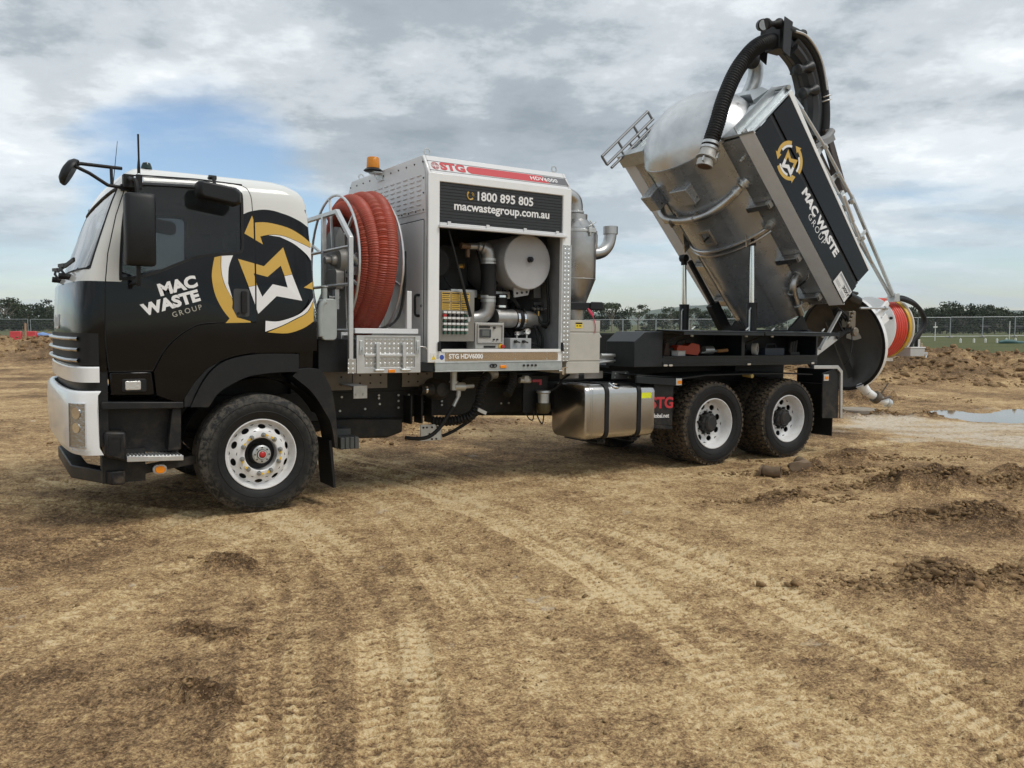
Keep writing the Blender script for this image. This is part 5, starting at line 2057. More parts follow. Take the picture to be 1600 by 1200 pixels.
def build_frame():
    for y0, y1, nm in ((0.76, 0.84, 0), (1.56, 1.64, 1)):
        def rail(mb):
            mb.prism([(y0, 0.70), (y1, 0.70), (y1, 0.712), (y0 + 0.012, 0.712), (y0 + 0.012, 0.962), (y1, 0.962), (y1, 0.975), (y0, 0.975)], 'x', -1.1, 7.75)
        r_ = part('chassis_rail', DARKM, rail)
        if nm == 0:
            bolts(r_, [(x, 0.76, z) for x, z in ((1.02, .93), (1.0, .79), (1.27, .80), (1.42, .935), (1.42, .905), (1.43, .845), (1.64, .93), (1.64, .87), (1.64, .80), (1.76, .93), (1.76, .87), (1.76, .80), (1.87, .87), (1.87, .82), (1.95, .85), (2.15, .85), (2.15, .81), (2.9, .8), (3.0, .9), (3.0, .8))], ZINC, 0.012, 0.012)
    for x in (-0.6, 0.9, 2.2, 3.6, 4.9, 7.6):
        part('crossmember', DARKM, lambda mb: mb.box(x - 0.06, x + 0.06, 0.845, 1.555, 0.74, 0.94))
    for x in (0.0, 5.487, 6.833):
        part('axle', DARKM, lambda mb: (mb.cyl((x, 0.30, 0.52), (x, 2.1, 0.52), 0.075, 14), mb.lathe([(0.0, -0.16), (0.13, -0.14), (0.20, -0.05), (0.20, 0.05), (0.13, 0.14), (0, 0.16)], (x, 1.2, 0.52), 'x', 18) if x > 1 else None))
    part('propshaft', DARKM, lambda mb: mb.cyl((1.9, 1.2, 0.72), (5.3, 1.2, 0.56), 0.05, 12))
    for y in (0.80, 1.60):
        for i, (xa, xb) in enumerate(((-0.75, 0.80), (5.3, 7.0))):
            part('leaf_spring', DARKM, lambda mb: [mb.tube(spline([(xa + k * 0.08, y, 0.70 - k * 0.022), ((xa + xb) / 2, y, 0.60 - k * 0.022), (xb - k * 0.08, y, 0.70 - k * 0.022)], 6), 0.02, 4) for k in range(4)])
    # engine and gearbox mass under the cab
    def eng(mb):
        mb.prism([(-1.0, 0.60), (0.7, 0.56), (0.95, 0.60), (0.95, 1.10), (0.3, 1.30), (-1.0, 1.24)], 'y', 0.86, 1.54)
    part('engine_block', DARKM, eng, bevel=0.03)
    part('gearbox', DARKM, lambda mb: (mb.prism([(0.90, 0.53), (1.45, 0.51), (1.62, 0.56), (1.62, 0.70), (0.90, 0.73)], 'y', 0.60, 0.75), mb.prism([(0.96, 0.56), (1.7, 0.60), (1.9, 0.70), (1.9, 0.9), (0.96, 0.98)], 'y', 0.86, 1.54)), bevel=0.02)
    part('air_tank', DARKM, lambda mb: mb.lathe([(0, -0.36), (0.10, -0.33), (0.13, -0.28), (0.13, 0.28), (0.10, 0.33), (0, 0.36)], (1.15, 1.9, 0.62), 'x', 20))
    part('battery_box', DARKM, lambda mb: mb.box(0.9, 1.6, 1.75, 2.3, 0.6, 1.0), bevel=0.02)
    b = part('grey_step_box', mat('grey_step', (0.075, 0.08, 0.08), rough=0.6, var=0.2), lambda mb: [mb.box(0.835 + k * 0.048, 0.878 + k * 0.048, 0.30, 0.50, 0.465, 0.580) for k in range(4)] and mb.box(0.84, 1.02, 0.51, 0.62, 0.48, 0.64), bevel=0.006)
    # sub-frame plates
    GREY = mat('subframe_grey', (0.235, 0.215, 0.19), rough=0.55, var=0.15, vscale=7, dirt=0.25, dscale=6, dcol=(0.16, 0.12, 0.08))
    for (x0, x1, z0, z1) in ((0.55, 1.120, 1.012, 1.182), (1.130, 1.505, 1.025, 1.182), (1.675, 2.03, 1.030, 1.165)):
        s_ = part('subframe_plate', GREY, lambda mb: (mb.box(x0, x1, 0.735, 0.75, z0, z1), mb.box(x0, x1, 0.735, 0.84, z0 - 0.012, z0)))
        bolts(s_, [(x0 + (x1 - x0) * k, 0.735, z0 + dz) for k in (0.2, 0.5, 0.8) for dz in (0.04, 0.12)], DARKM, 0.010, 0.006)
    part('subframe_rail', DARKM, lambda mb: (mb.box(0.5, 7.6, 0.755, 0.84, 0.978, 1.19), mb.box(0.5, 7.6, 1.56, 1.64, 0.978, 1.19)))
    p = part('mount_bracket', ZINC, lambda mb: (mb.box(0.98, 1.122, 0.34, 0.352, 0.945, 1.07), mb.box(0.98, 1.122, 0.352, 0.72, 1.055, 1.07)), bevel=0.003)
    bolts(p, [(1.015, 0.34, 0.985), (1.085, 0.34, 0.985)], ZINC, 0.016, 0.012)
    # brackets with webs under the frame
    part('bracket_web', DARKM, lambda mb: [mb.prism([(x, 0.64), (x + 0.018, 0.64), (x + 0.018, 0.93), (x, 0.93)], 'y', 0.58, 0.755) for x in (1.70, 1.82, 1.94)])
    lb = part('lower_bracket', ZINC, lambda mb: (mb.box(1.80, 2.04, 0.55, 0.565, 0.46, 0.63), mb.box(1.80, 2.04, 0.565, 0.70, 0.46, 0.475)), bevel=0.003)
    bolts(lb, [(1.83, .55, .60), (1.87, .55, .60), (1.93, .55, .60), (1.99, .55, .60), (1.90, .55, .53), (1.97, .55, .53), (1.93, .55, .475), (1.98, .55, .475)], DARKM, 0.011, 0.008)
    part('transfer_case', HUBB, lambda mb: (mb.lathe([(0, -0.10), (0.07, -0.09), (0.105, -0.03), (0.115, 0.05), (0.115, 0.14)], (1.985, 0.5, 1.0), 'y', 22), mb.lathe([(0.05, -0.16), (0.06, -0.1), (0.07, 0.0)], (1.93, 0.5, 1.0), 'x', 14)), bevel=0.0)
    part('pump_flange', CHROME, lambda mb: mb.lathe([(0.030, -0.03), (0.045, -0.02), (0.045, 0.0)], (1.83, 0.48, 1.0), 'x', 14))
    # plumbing with polished couplings and a black line hanging down
    part('coupling', ZINC, lambda mb: (mb.cyl((2.075, 0.35, 1.19), (2.075, 0.35, 1.0), 0.036, 14), mb.cyl((2.075, 0.35, 1.035), (2.20, 0.35, 1.03), 0.045, 14), mb.cyl((2.20, 0.35, 1.03), (2.31, 0.35, 1.035), 0.022, 10), mb.cyl((2.135, 0.35, 0.99), (2.13, 0.35, 0.93), 0.025, 10), mb.cyl((2.13, 0.35, 0.93), (2.07, 0.345, 0.83), 0.019, 10), mb.cyl((2.075, 0.35, 1.09), (2.075, 0.35, 1.075), 0.048, 14)))
    part('hydraulic_hose', RUB, lambda mb: mb.tube(spline([(2.07, 0.345, 0.83), (1.99, 0.34, 0.72), (1.90, 0.34, 0.606), (1.80, 0.36, 0.53), (1.70, 0.42, 0.508), (1.60, 0.50, 0.515)], 6), 0.02, 10))
    part('hydraulic_hose', RUB, lambda mb: mb.tube(spline([(2.05, 0.55, 0.50), (2.15, 0.50, 0.55), (2.30, 0.42, 0.66), (2.40, 0.38, 0.76)], 6), 0.018, 10))
    part('ribbed_duct', RUB, lambda mb: corrug(mb, spline([(2.52, 0.42, 1.13), (2.44, 0.35, 1.08), (2.37, 0.30, 0.97), (2.34, 0.30, 0.85), (2.28, 0.36, 0.72), (2.12, 0.5, 0.66), (1.95, 0.6, 0.66)], 8), 0.055, 14, 0.035, 0.014))
    part('ribbed_duct', RUB, lambda mb: corrug(mb, spline([(2.83, 0.42, 1.14), (2.78, 0.34, 1.06), (2.68, 0.28, 0.94)], 8), 0.055, 14, 0.03, 0.012))
    part('duct_clamp', ZINC, lambda mb: (mb.cyl((2.52, 0.42, 1.13), (2.56, 0.44, 1.145), 0.062, 16), mb.cyl((2.58, 0.44, 1.148), (2.64, 0.45, 1.15), 0.05, 16)))
    part('duct_strap', ALU, lambda mb: mb.bar((2.30, 0.24, 0.80), (2.40, 0.24, 0.755), 0.02, 0.035))
    part('fuel_filter', ZINC, lambda mb: mb.lathe([(0.0, 0.965), (0.075, 0.965), (0.08, 0.945), (0.062, 0.93), (0.062, 0.83)], (3.185, 0.33, 0), 'z', 20))
    part('filter_bowl', mat('filter_bowl', (0.055, 0.045, 0.022), rough=0.35), lambda mb: mb.lathe([(0.062, 0.83), (0.078, 0.825), (0.078, 0.745), (0.06, 0.715), (0, 0.71)], (3.185, 0.33, 0), 'z', 20))
    part('fuel_line', RUB, lambda mb: mb.tube(spline([(3.25, 0.33, 0.95), (3.36, 0.32, 1.0), (3.43, 0.32, 1.08), (3.55, 0.36, 1.13)], 6), 0.013, 8))
    part('wire_loop', RUB, lambda mb: (mb.tube(spline([(2.96, 0.35, 0.74), (3.0, 0.33, 0.66), (3.05, 0.33, 0.65), (3.07, 0.35, 0.74)], 6), 0.007, 6), mb.tube(spline([(3.10, 0.35, 0.73), (3.14, 0.33, 0.63), (3.18, 0.33, 0.61), (3.21, 0.35, 0.72)], 6), 0.007, 6)))
    part('valve_lever', mat('valve_red', (0.32, 0.03, 0.05), rough=0.4), lambda mb: (mb.box(3.015, 3.135, 0.29, 0.31, 1.062, 1.092), mb.box(3.10, 3.135, 0.29, 0.31, 1.03, 1.062)), bevel=0.004)
    part('valve_block', ZINC, lambda mb: (mb.cyl((2.88, 0.35, 1.085), (3.02, 0.35, 1.08), 0.032, 12), mb.box(2.93, 2.99, 0.32, 0.38, 1.06, 1.13)), bevel=0.004)
    part('filter_mount', DARKM, lambda mb: (mb.box(2.98, 3.30, 0.42, 0.46, 0.72, 1.12), mb.box(2.85, 3.3, 0.46, 0.75, 1.02, 1.10)))
    part('underside_tray', DARKM, lambda mb: mb.box(2.05, 3.2, 0.78, 1.5, 1.06, 1.19))
    part('pipe_run', DARKM, lambda mb: [mb.tube([(2.3, 0.5 + 0.05 * k, 1.12 - 0.02 * k), (3.0, 0.5 + 0.05 * k, 1.13 - 0.02 * k), (4.3, 0.5 + 0.05 * k, 1.10 - 0.02 * k)], 0.014, 7) for k in range(4)])


build_frame()


def build_tank():
    # fuel tank: rounded section swept along the truck, drawn-in ends
    sec = rrect(-0.02, 0.62, 0.43, 1.035, 0.10, 6)
    c = (0.30, 0.7325)
    ends = [(3.50, 0.90), (3.508, 0.955), (3.528, 0.985), (3.56, 1.0), (4.44, 1.0), (4.475, 0.985), (4.493, 0.955), (4.50, 0.90)]
    mb = MB()
    mb.rings([[(x, c[0] + (y - c[0]) * (1 - (1 - k) * 0.35), c[1] + (z - c[1]) * (1 - (1 - k) * 0.38)) for y, z in sec] for x, k in ends], cap0=True, cap1=True)
    # swage lines at the end
    tank = mb.build('fuel_tank', POLISH, truck, angle=50)
    for x in (3.575, 3.60):
        mb = MB()
        mb.tube([(x, y, z) for y, z in rrect(-0.021, 0.621, 0.429, 1.036, 0.10, 6)], 0.004, 5, closed=True)
        mb.build('swage', POLISH, tank)
    for x in (3.795, 4.258):
        mb = MB()
        o, i = rrect(-0.030, 0.63, 0.42, 1.045, 0.105, 6), rrect(-0.0215, 0.6215, 0.4285, 1.0365, 0.10, 6)
        frame_prism(mb, o, i, 'x', x - 0.026, x + 0.026)
        s_ = mb.build('strap', RUB, tank)
        mb = MB()
        mb.box(x - 0.035, x + 0.035, 0.05, 0.10, 0.385, 0.419)
        mb.box(x - 0.05, x + 0.05, 0.08, 0.7, 0.37, 0.385)
        mb.cyl((x, 0.04, 0.40), (x, 0.01, 0.40), 0.012, 6)
        mb.build('strap_bracket', DARKM, tank)
    mb = MB()
    ax = Vector((0.05, -0.42, 0.9)).normalized()
    p = Vector((3.94, 0.055, 0.995))
    mb.tube([p - ax * 0.03, p + ax * 0.022], [0.062, 0.062], 20)
    mb.build('filler_neck', DARKM, tank)
    mb = MB()
    mb.tube([p + ax * 0.022, p + ax * 0.040, p + ax * 0.046], [0.066, 0.066, 0.055], 24)
    mb.bar(p + ax * 0.047 - Vector((0.035, 0, 0)), p + ax * 0.047 + Vector((0.035, 0, 0)), 0.02, 0.012)
    mb.build('filler_cap', CHROME, tank, bevel=0.003)
    mb = MB()
    mb.box(4.286, 4.435, -0.0235, -0.0212, 0.87, 0.932)
    mb.build('yellow_label', mat('hi_vis_label', (0.72, 0.78, 0.02), rough=0.5, var=0.08, vscale=30), tank)


build_tank()


def build_rear():
    # front flap of the mudguards with printing
    g = part('mudguard_front', SATIN, lambda mb: mb.prism([(4.51, 0.56), (4.79, 0.53), (4.80, 1.06), (4.50, 1.06)], 'y', 0.0, 0.02), bevel=0.003)
    part('guard_tread', DARKM, lambda mb: mb.box(4.74, 4.79, 0.025, 0.62, 0.54, 1.05))
    part('flap_clamp', SATIN, lambda mb: mb.prism([(4.50, 0.515), (4.79, 0.485), (4.79, 0.525), (4.50, 0.558)], 'y', -0.008, 0.02), bevel=0.003)
    text('lettering', 'STG', 0.175, REDV, plane_y(4.625, -0.002, 0.80, R(-1.5)), g, bold=0.006, thick=0.001, squash=1.12)
    text('lettering', 'stgglobal.net', 0.068, VIN, plane_y(4.565, -0.002, 0.655, R(-1.5)), g, bold=0.001, thick=0.001)
    # channel across the front of the guards, then the sheets over both wheels
    part('guard_channel', CHAR, lambda mb: (mb.prism([(4.20, 1.125), (4.80, 1.085), (4.80, 1.0), (4.21, 1.045)], 'y', -0.035, 0.0), mb.prism([(4.20, 1.13), (4.89, 1.09), (4.89, 1.098), (4.20, 1.14)], 'y', -0.035, 0.62)), bevel=0.004)
    r_ = part('reflector', mat('reflector_white', (0.62, 0.63, 0.62), rough=0.25, metal=0.3), lambda mb: mb.box(4.80, 4.888, -0.042, -0.030, 1.005, 1.085), bevel=0.003)
    part('amber_reflector', AMBER, lambda mb: mb.box(4.822, 4.884, -0.046, -0.0415, 1.022, 1.06), parent=r_)
    part('guard_sheet', RUB, lambda mb: (mb.prism([(4.885, 1.075), (5.3, 1.108), (6.05, 1.112), (6.05, 1.124), (5.3, 1.122), (4.885, 1.09)], 'y', -0.04, 0.62), mb.prism([(6.06, 1.124), (6.06, 1.112), (6.7, 1.105), (7.22, 1.085), (7.22, 1.097), (6.7, 1.118)], 'y', -0.04, 0.62)))
    part('guard_stay', mat('stay_yellow', (0.35, 0.26, 0.08), rough=0.6), lambda mb: mb.cyl((6.07, 0.1, 1.10), (6.07, -0.045, 1.09), 0.025, 12))
    part('guard_sheet', RUB, lambda mb: mb.prism([(4.885, 1.08), (5.3, 1.112), (6.7, 1.11), (7.22, 1.09), (7.22, 1.1), (6.7, 1.12), (5.3, 1.122), (4.885, 1.09)], 'y', 1.78, 2.44))
    # rear end of the guard: upright with an alloy edge, flap below
    part('guard_end', SATIN, lambda mb: (mb.prism([(7.47, 0.50), (7.80, 0.485), (7.79, 1.17), (7.45, 1.10)], 'y', -0.02, 0.0), mb.box(7.72, 7.79, 0.0, 0.62, 0.49, 1.15)), bevel=0.003)
    part('guard_edge', ALU, lambda mb: (mb.prism([(7.24, 1.165), (7.24, 1.208), (7.735, 1.205), (7.835, 1.128), (7.865, 0.48), (7.818, 0.483), (7.79, 1.10), (7.715, 1.16)], 'y', -0.045, -0.022)), bevel=0.003)
    r_ = part('reflector', MATS['reflector_white'], lambda mb: mb.box(7.46, 7.56, -0.034, -0.022, 1.0, 1.085), bevel=0.003)
    part('amber_reflector', AMBER, lambda mb: mb.box(7.478, 7.545, -0.038, -0.0335, 1.022, 1.06), parent=r_)
    part('mudflap', RUB, lambda mb: mb.box(7.70, 7.715, 0.0, 0.62, 0.245, 0.50))
    part('mudflap', RUB, lambda mb: mb.box(7.70, 7.715, 1.78, 2.4, 0.245, 1.10))
    # bogie side plate and lamp bar
    part('rear_crossbar', DARKM, lambda mb: mb.box(7.60, 7.74, 0.1, 2.3, 0.80, 0.95))
    # long locker above the rear wheels: shell with two open bays
    L = empty  # keep name short below
    def shell(mb):
        # sloped front end block
        mb.prism([(4.155, 1.225), (4.575, 1.225), (4.575, 1.628), (4.302, 1.622), (4.155, 1.51)], 'y', -0.04, 0.46)
        mb.box(4.575, 7.30, -0.04, 0.46, 1.225, 1.345)          # floor
        mb.box(4.576, 7.299, 0.42, 0.46, 1.345, 1.60)           # back
        mb.box(5.875, 5.935, -0.035, 0.42, 1.345, 1.60)         # divider
        mb.box(7.265, 7.301, -0.04, 0.42, 1.345, 1.60)          # end
    lk = part('side_locker', CHAR, shell, bevel=0.004)
    part('locker_lip', CHAR, lambda mb: (mb.box(4.58, 7.295, -0.052, -0.041, 1.255, 1.275), mb.box(4.58, 7.295, -0.052, -0.041, 1.325, 1.347)), parent=lk, bevel=0.002)
    for (x0, x1) in ((4.60, 5.90), (5.92, 7.31)):
        # lids swung up and out
        lid = part('locker_lid', CHAR, lambda mb: (mb.prism([(-0.36, 1.625), (0.10, 1.640), (0.10, 1.652), (-0.36, 1.640)], 'x', x0, x1), mb.prism([(-0.36, 1.632), (-0.352, 1.632), (-0.352, 1.595), (-0.36, 1.595)], 'x', x0, x1)), parent=lk, bevel=0.002)
        for t in (0.16, 0.84):
            x = x0 + (x1 - x0) * t
            part('lid_latch', ZINC, lambda mb: (mb.box(x - 0.035, x + 0.035, -0.30, -0.24, 1.60, 1.63), mb.cyl((x, -0.27, 1.60), (x, -0.27, 1.575), 0.018, 10), mb.bar((x - 0.01, -0.27, 1.655), (x + 0.06, -0.25, 1.69), 0.02, 0.012)), parent=lk, bevel=0.003)
        part('lid_strut', RUB, lambda mb: mb.cyl((x0 + 0.03, -0.02, 1.50), (x0 + 0.13, -0.28, 1.615), 0.011, 8), parent=lk)
    part('lid_hinge', CHAR, lambda mb: mb.box(4.58, 7.30, 0.10, 0.46, 1.602, 1.640), parent=lk)
    for x in (4.62, 4.70, 6.0, 7.20):
        part('locker_lamp', CLEAR, lambda mb: mb.prism(rrect(x - 0.028, x + 0.028, 1.228, 1.252, 0.01), 'y', -0.055, -0.0405), parent=lk, bevel=0.003)
    part('far_locker', CHAR, lambda mb: (mb.prism([(4.16, 1.225), (7.30, 1.225), (7.30, 1.60), (4.30, 1.60), (4.16, 1.51)], 'y', 1.94, 2.44)), bevel=0.006)
    part('deck', DARKM, lambda mb: mb.box(4.2, 7.6, 0.462, 1.938, 1.195, 1.225))
    # mesh basket ahead of the locker on the far side, links and small brackets
    part('mesh_basket', mat('mesh_black', (0.010, 0.012, 0.010), rough=0.8, bump=0.8, bscale=120), lambda mb: mb.prism([(4.90, 1.26), (5.6, 1.26), (5.6, 1.50), (5.52, 1.59), (4.80, 1.592), (4.40, 1.58), (4.40, 1.26)], 'y', 1.5, 1.9), bevel=0.01)
    part('tie_rod', ZINC, lambda mb: (mb.cyl((3.70, 0.30, 1.31), (4.35, 0.34, 1.26), 0.016, 8), mb.cyl((3.70, 0.28, 1.25), (4.30, 0.30, 1.30), 0.012, 8), mb.cyl((3.95, 0.3, 1.35), (4.28, 0.3, 1.345), 0.02, 8)))
    part('pipe_bracket', ZINC, lambda mb: (mb.box(4.28, 4.435, 0.30, 0.315, 1.282, 1.386), mb.box(3.95, 4.30, 0.32, 0.36, 1.30, 1.345)), bevel=0.003)
    pb = part('gusset_bracket', mat('gusset_grey', (0.10, 0.105, 0.10), rough=0.5, var=0.2), lambda mb: mb.prism([(4.10, 1.075), (4.40, 1.07), (4.34, 1.165), (4.11, 1.165)], 'y', 0.28, 0.295), bevel=0.003)
    bolts(pb, [(4.14, .28, 1.095), (4.34, .28, 1.09), (4.15, .28, 1.14), (4.30, .28, 1.14)], ZINC, 0.01, 0.008)
    part('rail_plate', MATS['subframe_grey'], lambda mb: (mb.box(3.44, 3.70, 0.38, 0.392, 1.085, 1.165), mb.box(3.78, 4.05, 0.38, 0.392, 1.08, 1.165)), bevel=0.003)


build_rear()


def tools():
    """things lying in the open locker bays"""
    z = 1.345 - 0.0147 * 5
    def put(o, label, cat, loc, rz=0.0):
        # the locker floor in world space
        p = truck.matrix_basis @ Vector(loc)
        o.location = p
        o.rotation_euler = (0, R(0.84), rz)
        return tag(o, label, cat, 'tools in the open side locker')
    orange = mat('tool_orange', (0.50, 0.055, 0.015), rough=0.4, var=0.2)
    bk = mat('tool_black', (0.012, 0.012, 0.012), rough=0.5)
    mb = MB()
    mb.mi = 0
    mb.prism([(-0.17, 0.03), (0.15, 0.0), (0.19, 0.05), (0.18, 0.13), (0.05, 0.15), (-0.02, 0.115), (-0.17, 0.125), (-0.19, 0.08)], 'y', -0.06, 0.06)
    mb.mi = 1
    mb.tube([(0.02, 0, 0.14), (0.0, 0, 0.185), (-0.12, 0, 0.16), (-0.15, 0, 0.12)], 0.014, 8)
    mb.box(-0.33, -0.17, -0.012, 0.012, 0.05, 0.09)
    put(mb.build('power_saw', [orange, bk], None, bevel=0.008), 'orange and black power saw in the front locker bay', 'saw', (5.12, 0.16, 1.347))
    mb = MB()
    mb.prism([(-0.05, 0), (0.05, 0), (0.012, 0.19), (-0.012, 0.19)], 'y', -0.03, 0.03)
    put(mb.build('wooden_wedge', mat('wedge_dark', (0.06, 0.035, 0.025), rough=0.8), None, bevel=0.004), 'dark pointed wedge standing in the front locker bay', 'wedge', (4.75, 0.10, 1.347))
    mb = MB()
    mb.box(-0.07, 0.07, -0.05, 0.05, 0, 0.05)
    mb.box(-0.07, 0.07, -0.055, 0.055, 0.05, 0.06)
    put(mb.build('white_carton', mat('carton_white', (0.55, 0.56, 0.56), rough=0.5), None, bevel=0.004), 'small white carton at the foot of the locker bay', 'carton', (4.90, 0.04, 1.347), 0.2)
    mb = MB()
    mb.mi = 0
    mb.cyl((-0.22, 0, 0.03), (0.02, 0, 0.05), 0.012, 8)
    mb.mi = 1
    mb.cyl((0.02, 0, 0.05), (0.18, 0, 0.06), 0.022, 10)
    mb.cyl((-0.14, 0.06, 0.06), (0.0, 0.06, 0.06), 0.05, 12, mi=0)
    put(mb.build('breaker_bar', [ZINC, mat('handle_tan', (0.30, 0.15, 0.05), rough=0.6)], None), 'long steel bar with tan grip beside the saw', 'bar', (5.55, 0.08, 1.35), -0.1)
    mb = MB()
    mb.lathe([(0.035, -0.03), (0.075, -0.03), (0.08, 0.0), (0.075, 0.03), (0.035, 0.03), (0.035, -0.03)], (0, 0, 0.05), 'y', 20)
    put(mb.build('hose_fitting', mat('fitting_white', (0.50, 0.50, 0.48), rough=0.4), None), 'pale round hose fitting in the rear locker bay', 'fitting', (6.22, 0.06, 1.375), 0.5)
    mb = MB()
    mb.tube([(0.13 * cos(a), 0.05 * sin(a * 3), 0.12 + 0.10 * sin(a)) for a in np.linspace(0, 2 * pi, 24, endpoint=False)], 0.02, 8, closed=True)
    put(mb.build('hose_coil', RUB, None), 'small black hose coil leaning in the rear locker bay', 'hose', (6.04, 0.18, 1.36), 0.3)
    mb = MB()
    mb.box(-0.18, 0.18, -0.07, 0.07, 0, 0.09)
    mb.tube([(-0.1, 0, 0.09), (-0.08, 0, 0.14), (0.08, 0, 0.14), (0.1, 0, 0.09)], 0.01, 7)
    put(mb.build('tool_case', mat('case_blue', (0.03, 0.045, 0.07), rough=0.5), None, bevel=0.01), 'dark blue carry case in the rear locker bay', 'case', (6.60, 0.14, 1.347))
    mb = MB()
    for k in range(3):
        mb.cyl((0.05 * k, 0, 0.03), (0.05 * k + 0.02, 0.0, 0.17 + 0.01 * k), 0.022, 10)
    mb.box(-0.03, 0.15, -0.04, 0.04, 0, 0.035)
    put(mb.build('socket_rack', bk, None, bevel=0.004), 'dark rack of upright sockets at the end of the locker', 'rack', (6.92, 0.10, 1.347))


tools()
# ------------------------------------------------------------------ equipment cabinet behind the cab
def diamond_material():
    m = mat('chequer_plate', (0.60, 0.61, 0.61), rough=0.30, metal=0.85)
    nt = m.node_tree
    N, L = nt.nodes, nt.links
    b = N['Principled BSDF']
    tc = N.new('ShaderNodeTexCoord')

    def chk(rot, sc):
        mp = N.new('ShaderNodeMapping')
        mp.inputs['Rotation'].default_value = (0, R(rot), 0)
        mp.inputs['Scale'].default_value = (1, 1, 1)
        L.new(tc.outputs['Object'], mp.inputs[0])
        sp = N.new('ShaderNodeSeparateXYZ')
        L.new(mp.outputs[0], sp.inputs[0])

        def wave(o, f, ph=0.0):
            a = N.new('ShaderNodeMath')
            a.operation = 'MULTIPLY_ADD'
            a.inputs[1].default_value = f
            a.inputs[2].default_value = ph
            L.new(o, a.inputs[0])
            s = N.new('ShaderNodeMath')
            s.operation = 'SINE'
            L.new(a.outputs[0], s.inputs[0])
            return s.outputs[0]
        p = N.new('ShaderNodeMath')
        p.operation = 'MULTIPLY'
        L.new(wave(sp.outputs[0], sc), p.inputs[0])
        L.new(wave(sp.outputs[2], sc), p.inputs[1])
        return p.outputs[0]
    v = chk(45, 98)
    mr = N.new('ShaderNodeMapRange')
    mr.inputs['From Min'].default_value = 0.15
    mr.inputs['From Max'].default_value = 0.5
    L.new(v, mr.inputs[0])
    bp = N.new('ShaderNodeBump')
    bp.inputs['Strength'].default_value = 0.8
    bp.inputs['Distance'].default_value = 0.004
    L.new(mr.outputs[0], bp.inputs['Height'])
    L.new(bp.outputs[0], b.inputs['Normal'])
    cr = N.new('ShaderNodeMixRGB')
    cr.inputs[1].default_value = (0.52, 0.52, 0.51, 1)
    cr.inputs[2].default_value = (0.66, 0.67, 0.67, 1)
    L.new(mr.outputs[0], cr.inputs[0])
    L.new(cr.outputs[0], b.inputs['Base Color'])
    return m


CHEQ = diamond_material()
CX0, CX1, CZ0, CZ1 = 1.575, 3.245, 1.30, 3.105
CY0, CY1 = -0.04, 2.06
BEIGE = mat('beige_box', (0.47, 0.455, 0.41), rough=0.45, var=0.06, vscale=5, dirt=0.15, dscale=6, dcol=(0.25, 0.22, 0.17))
ROLL = mat('roller_charcoal', (0.022, 0.024, 0.026), rough=0.38, spec=0.5, var=0.15, vscale=20)


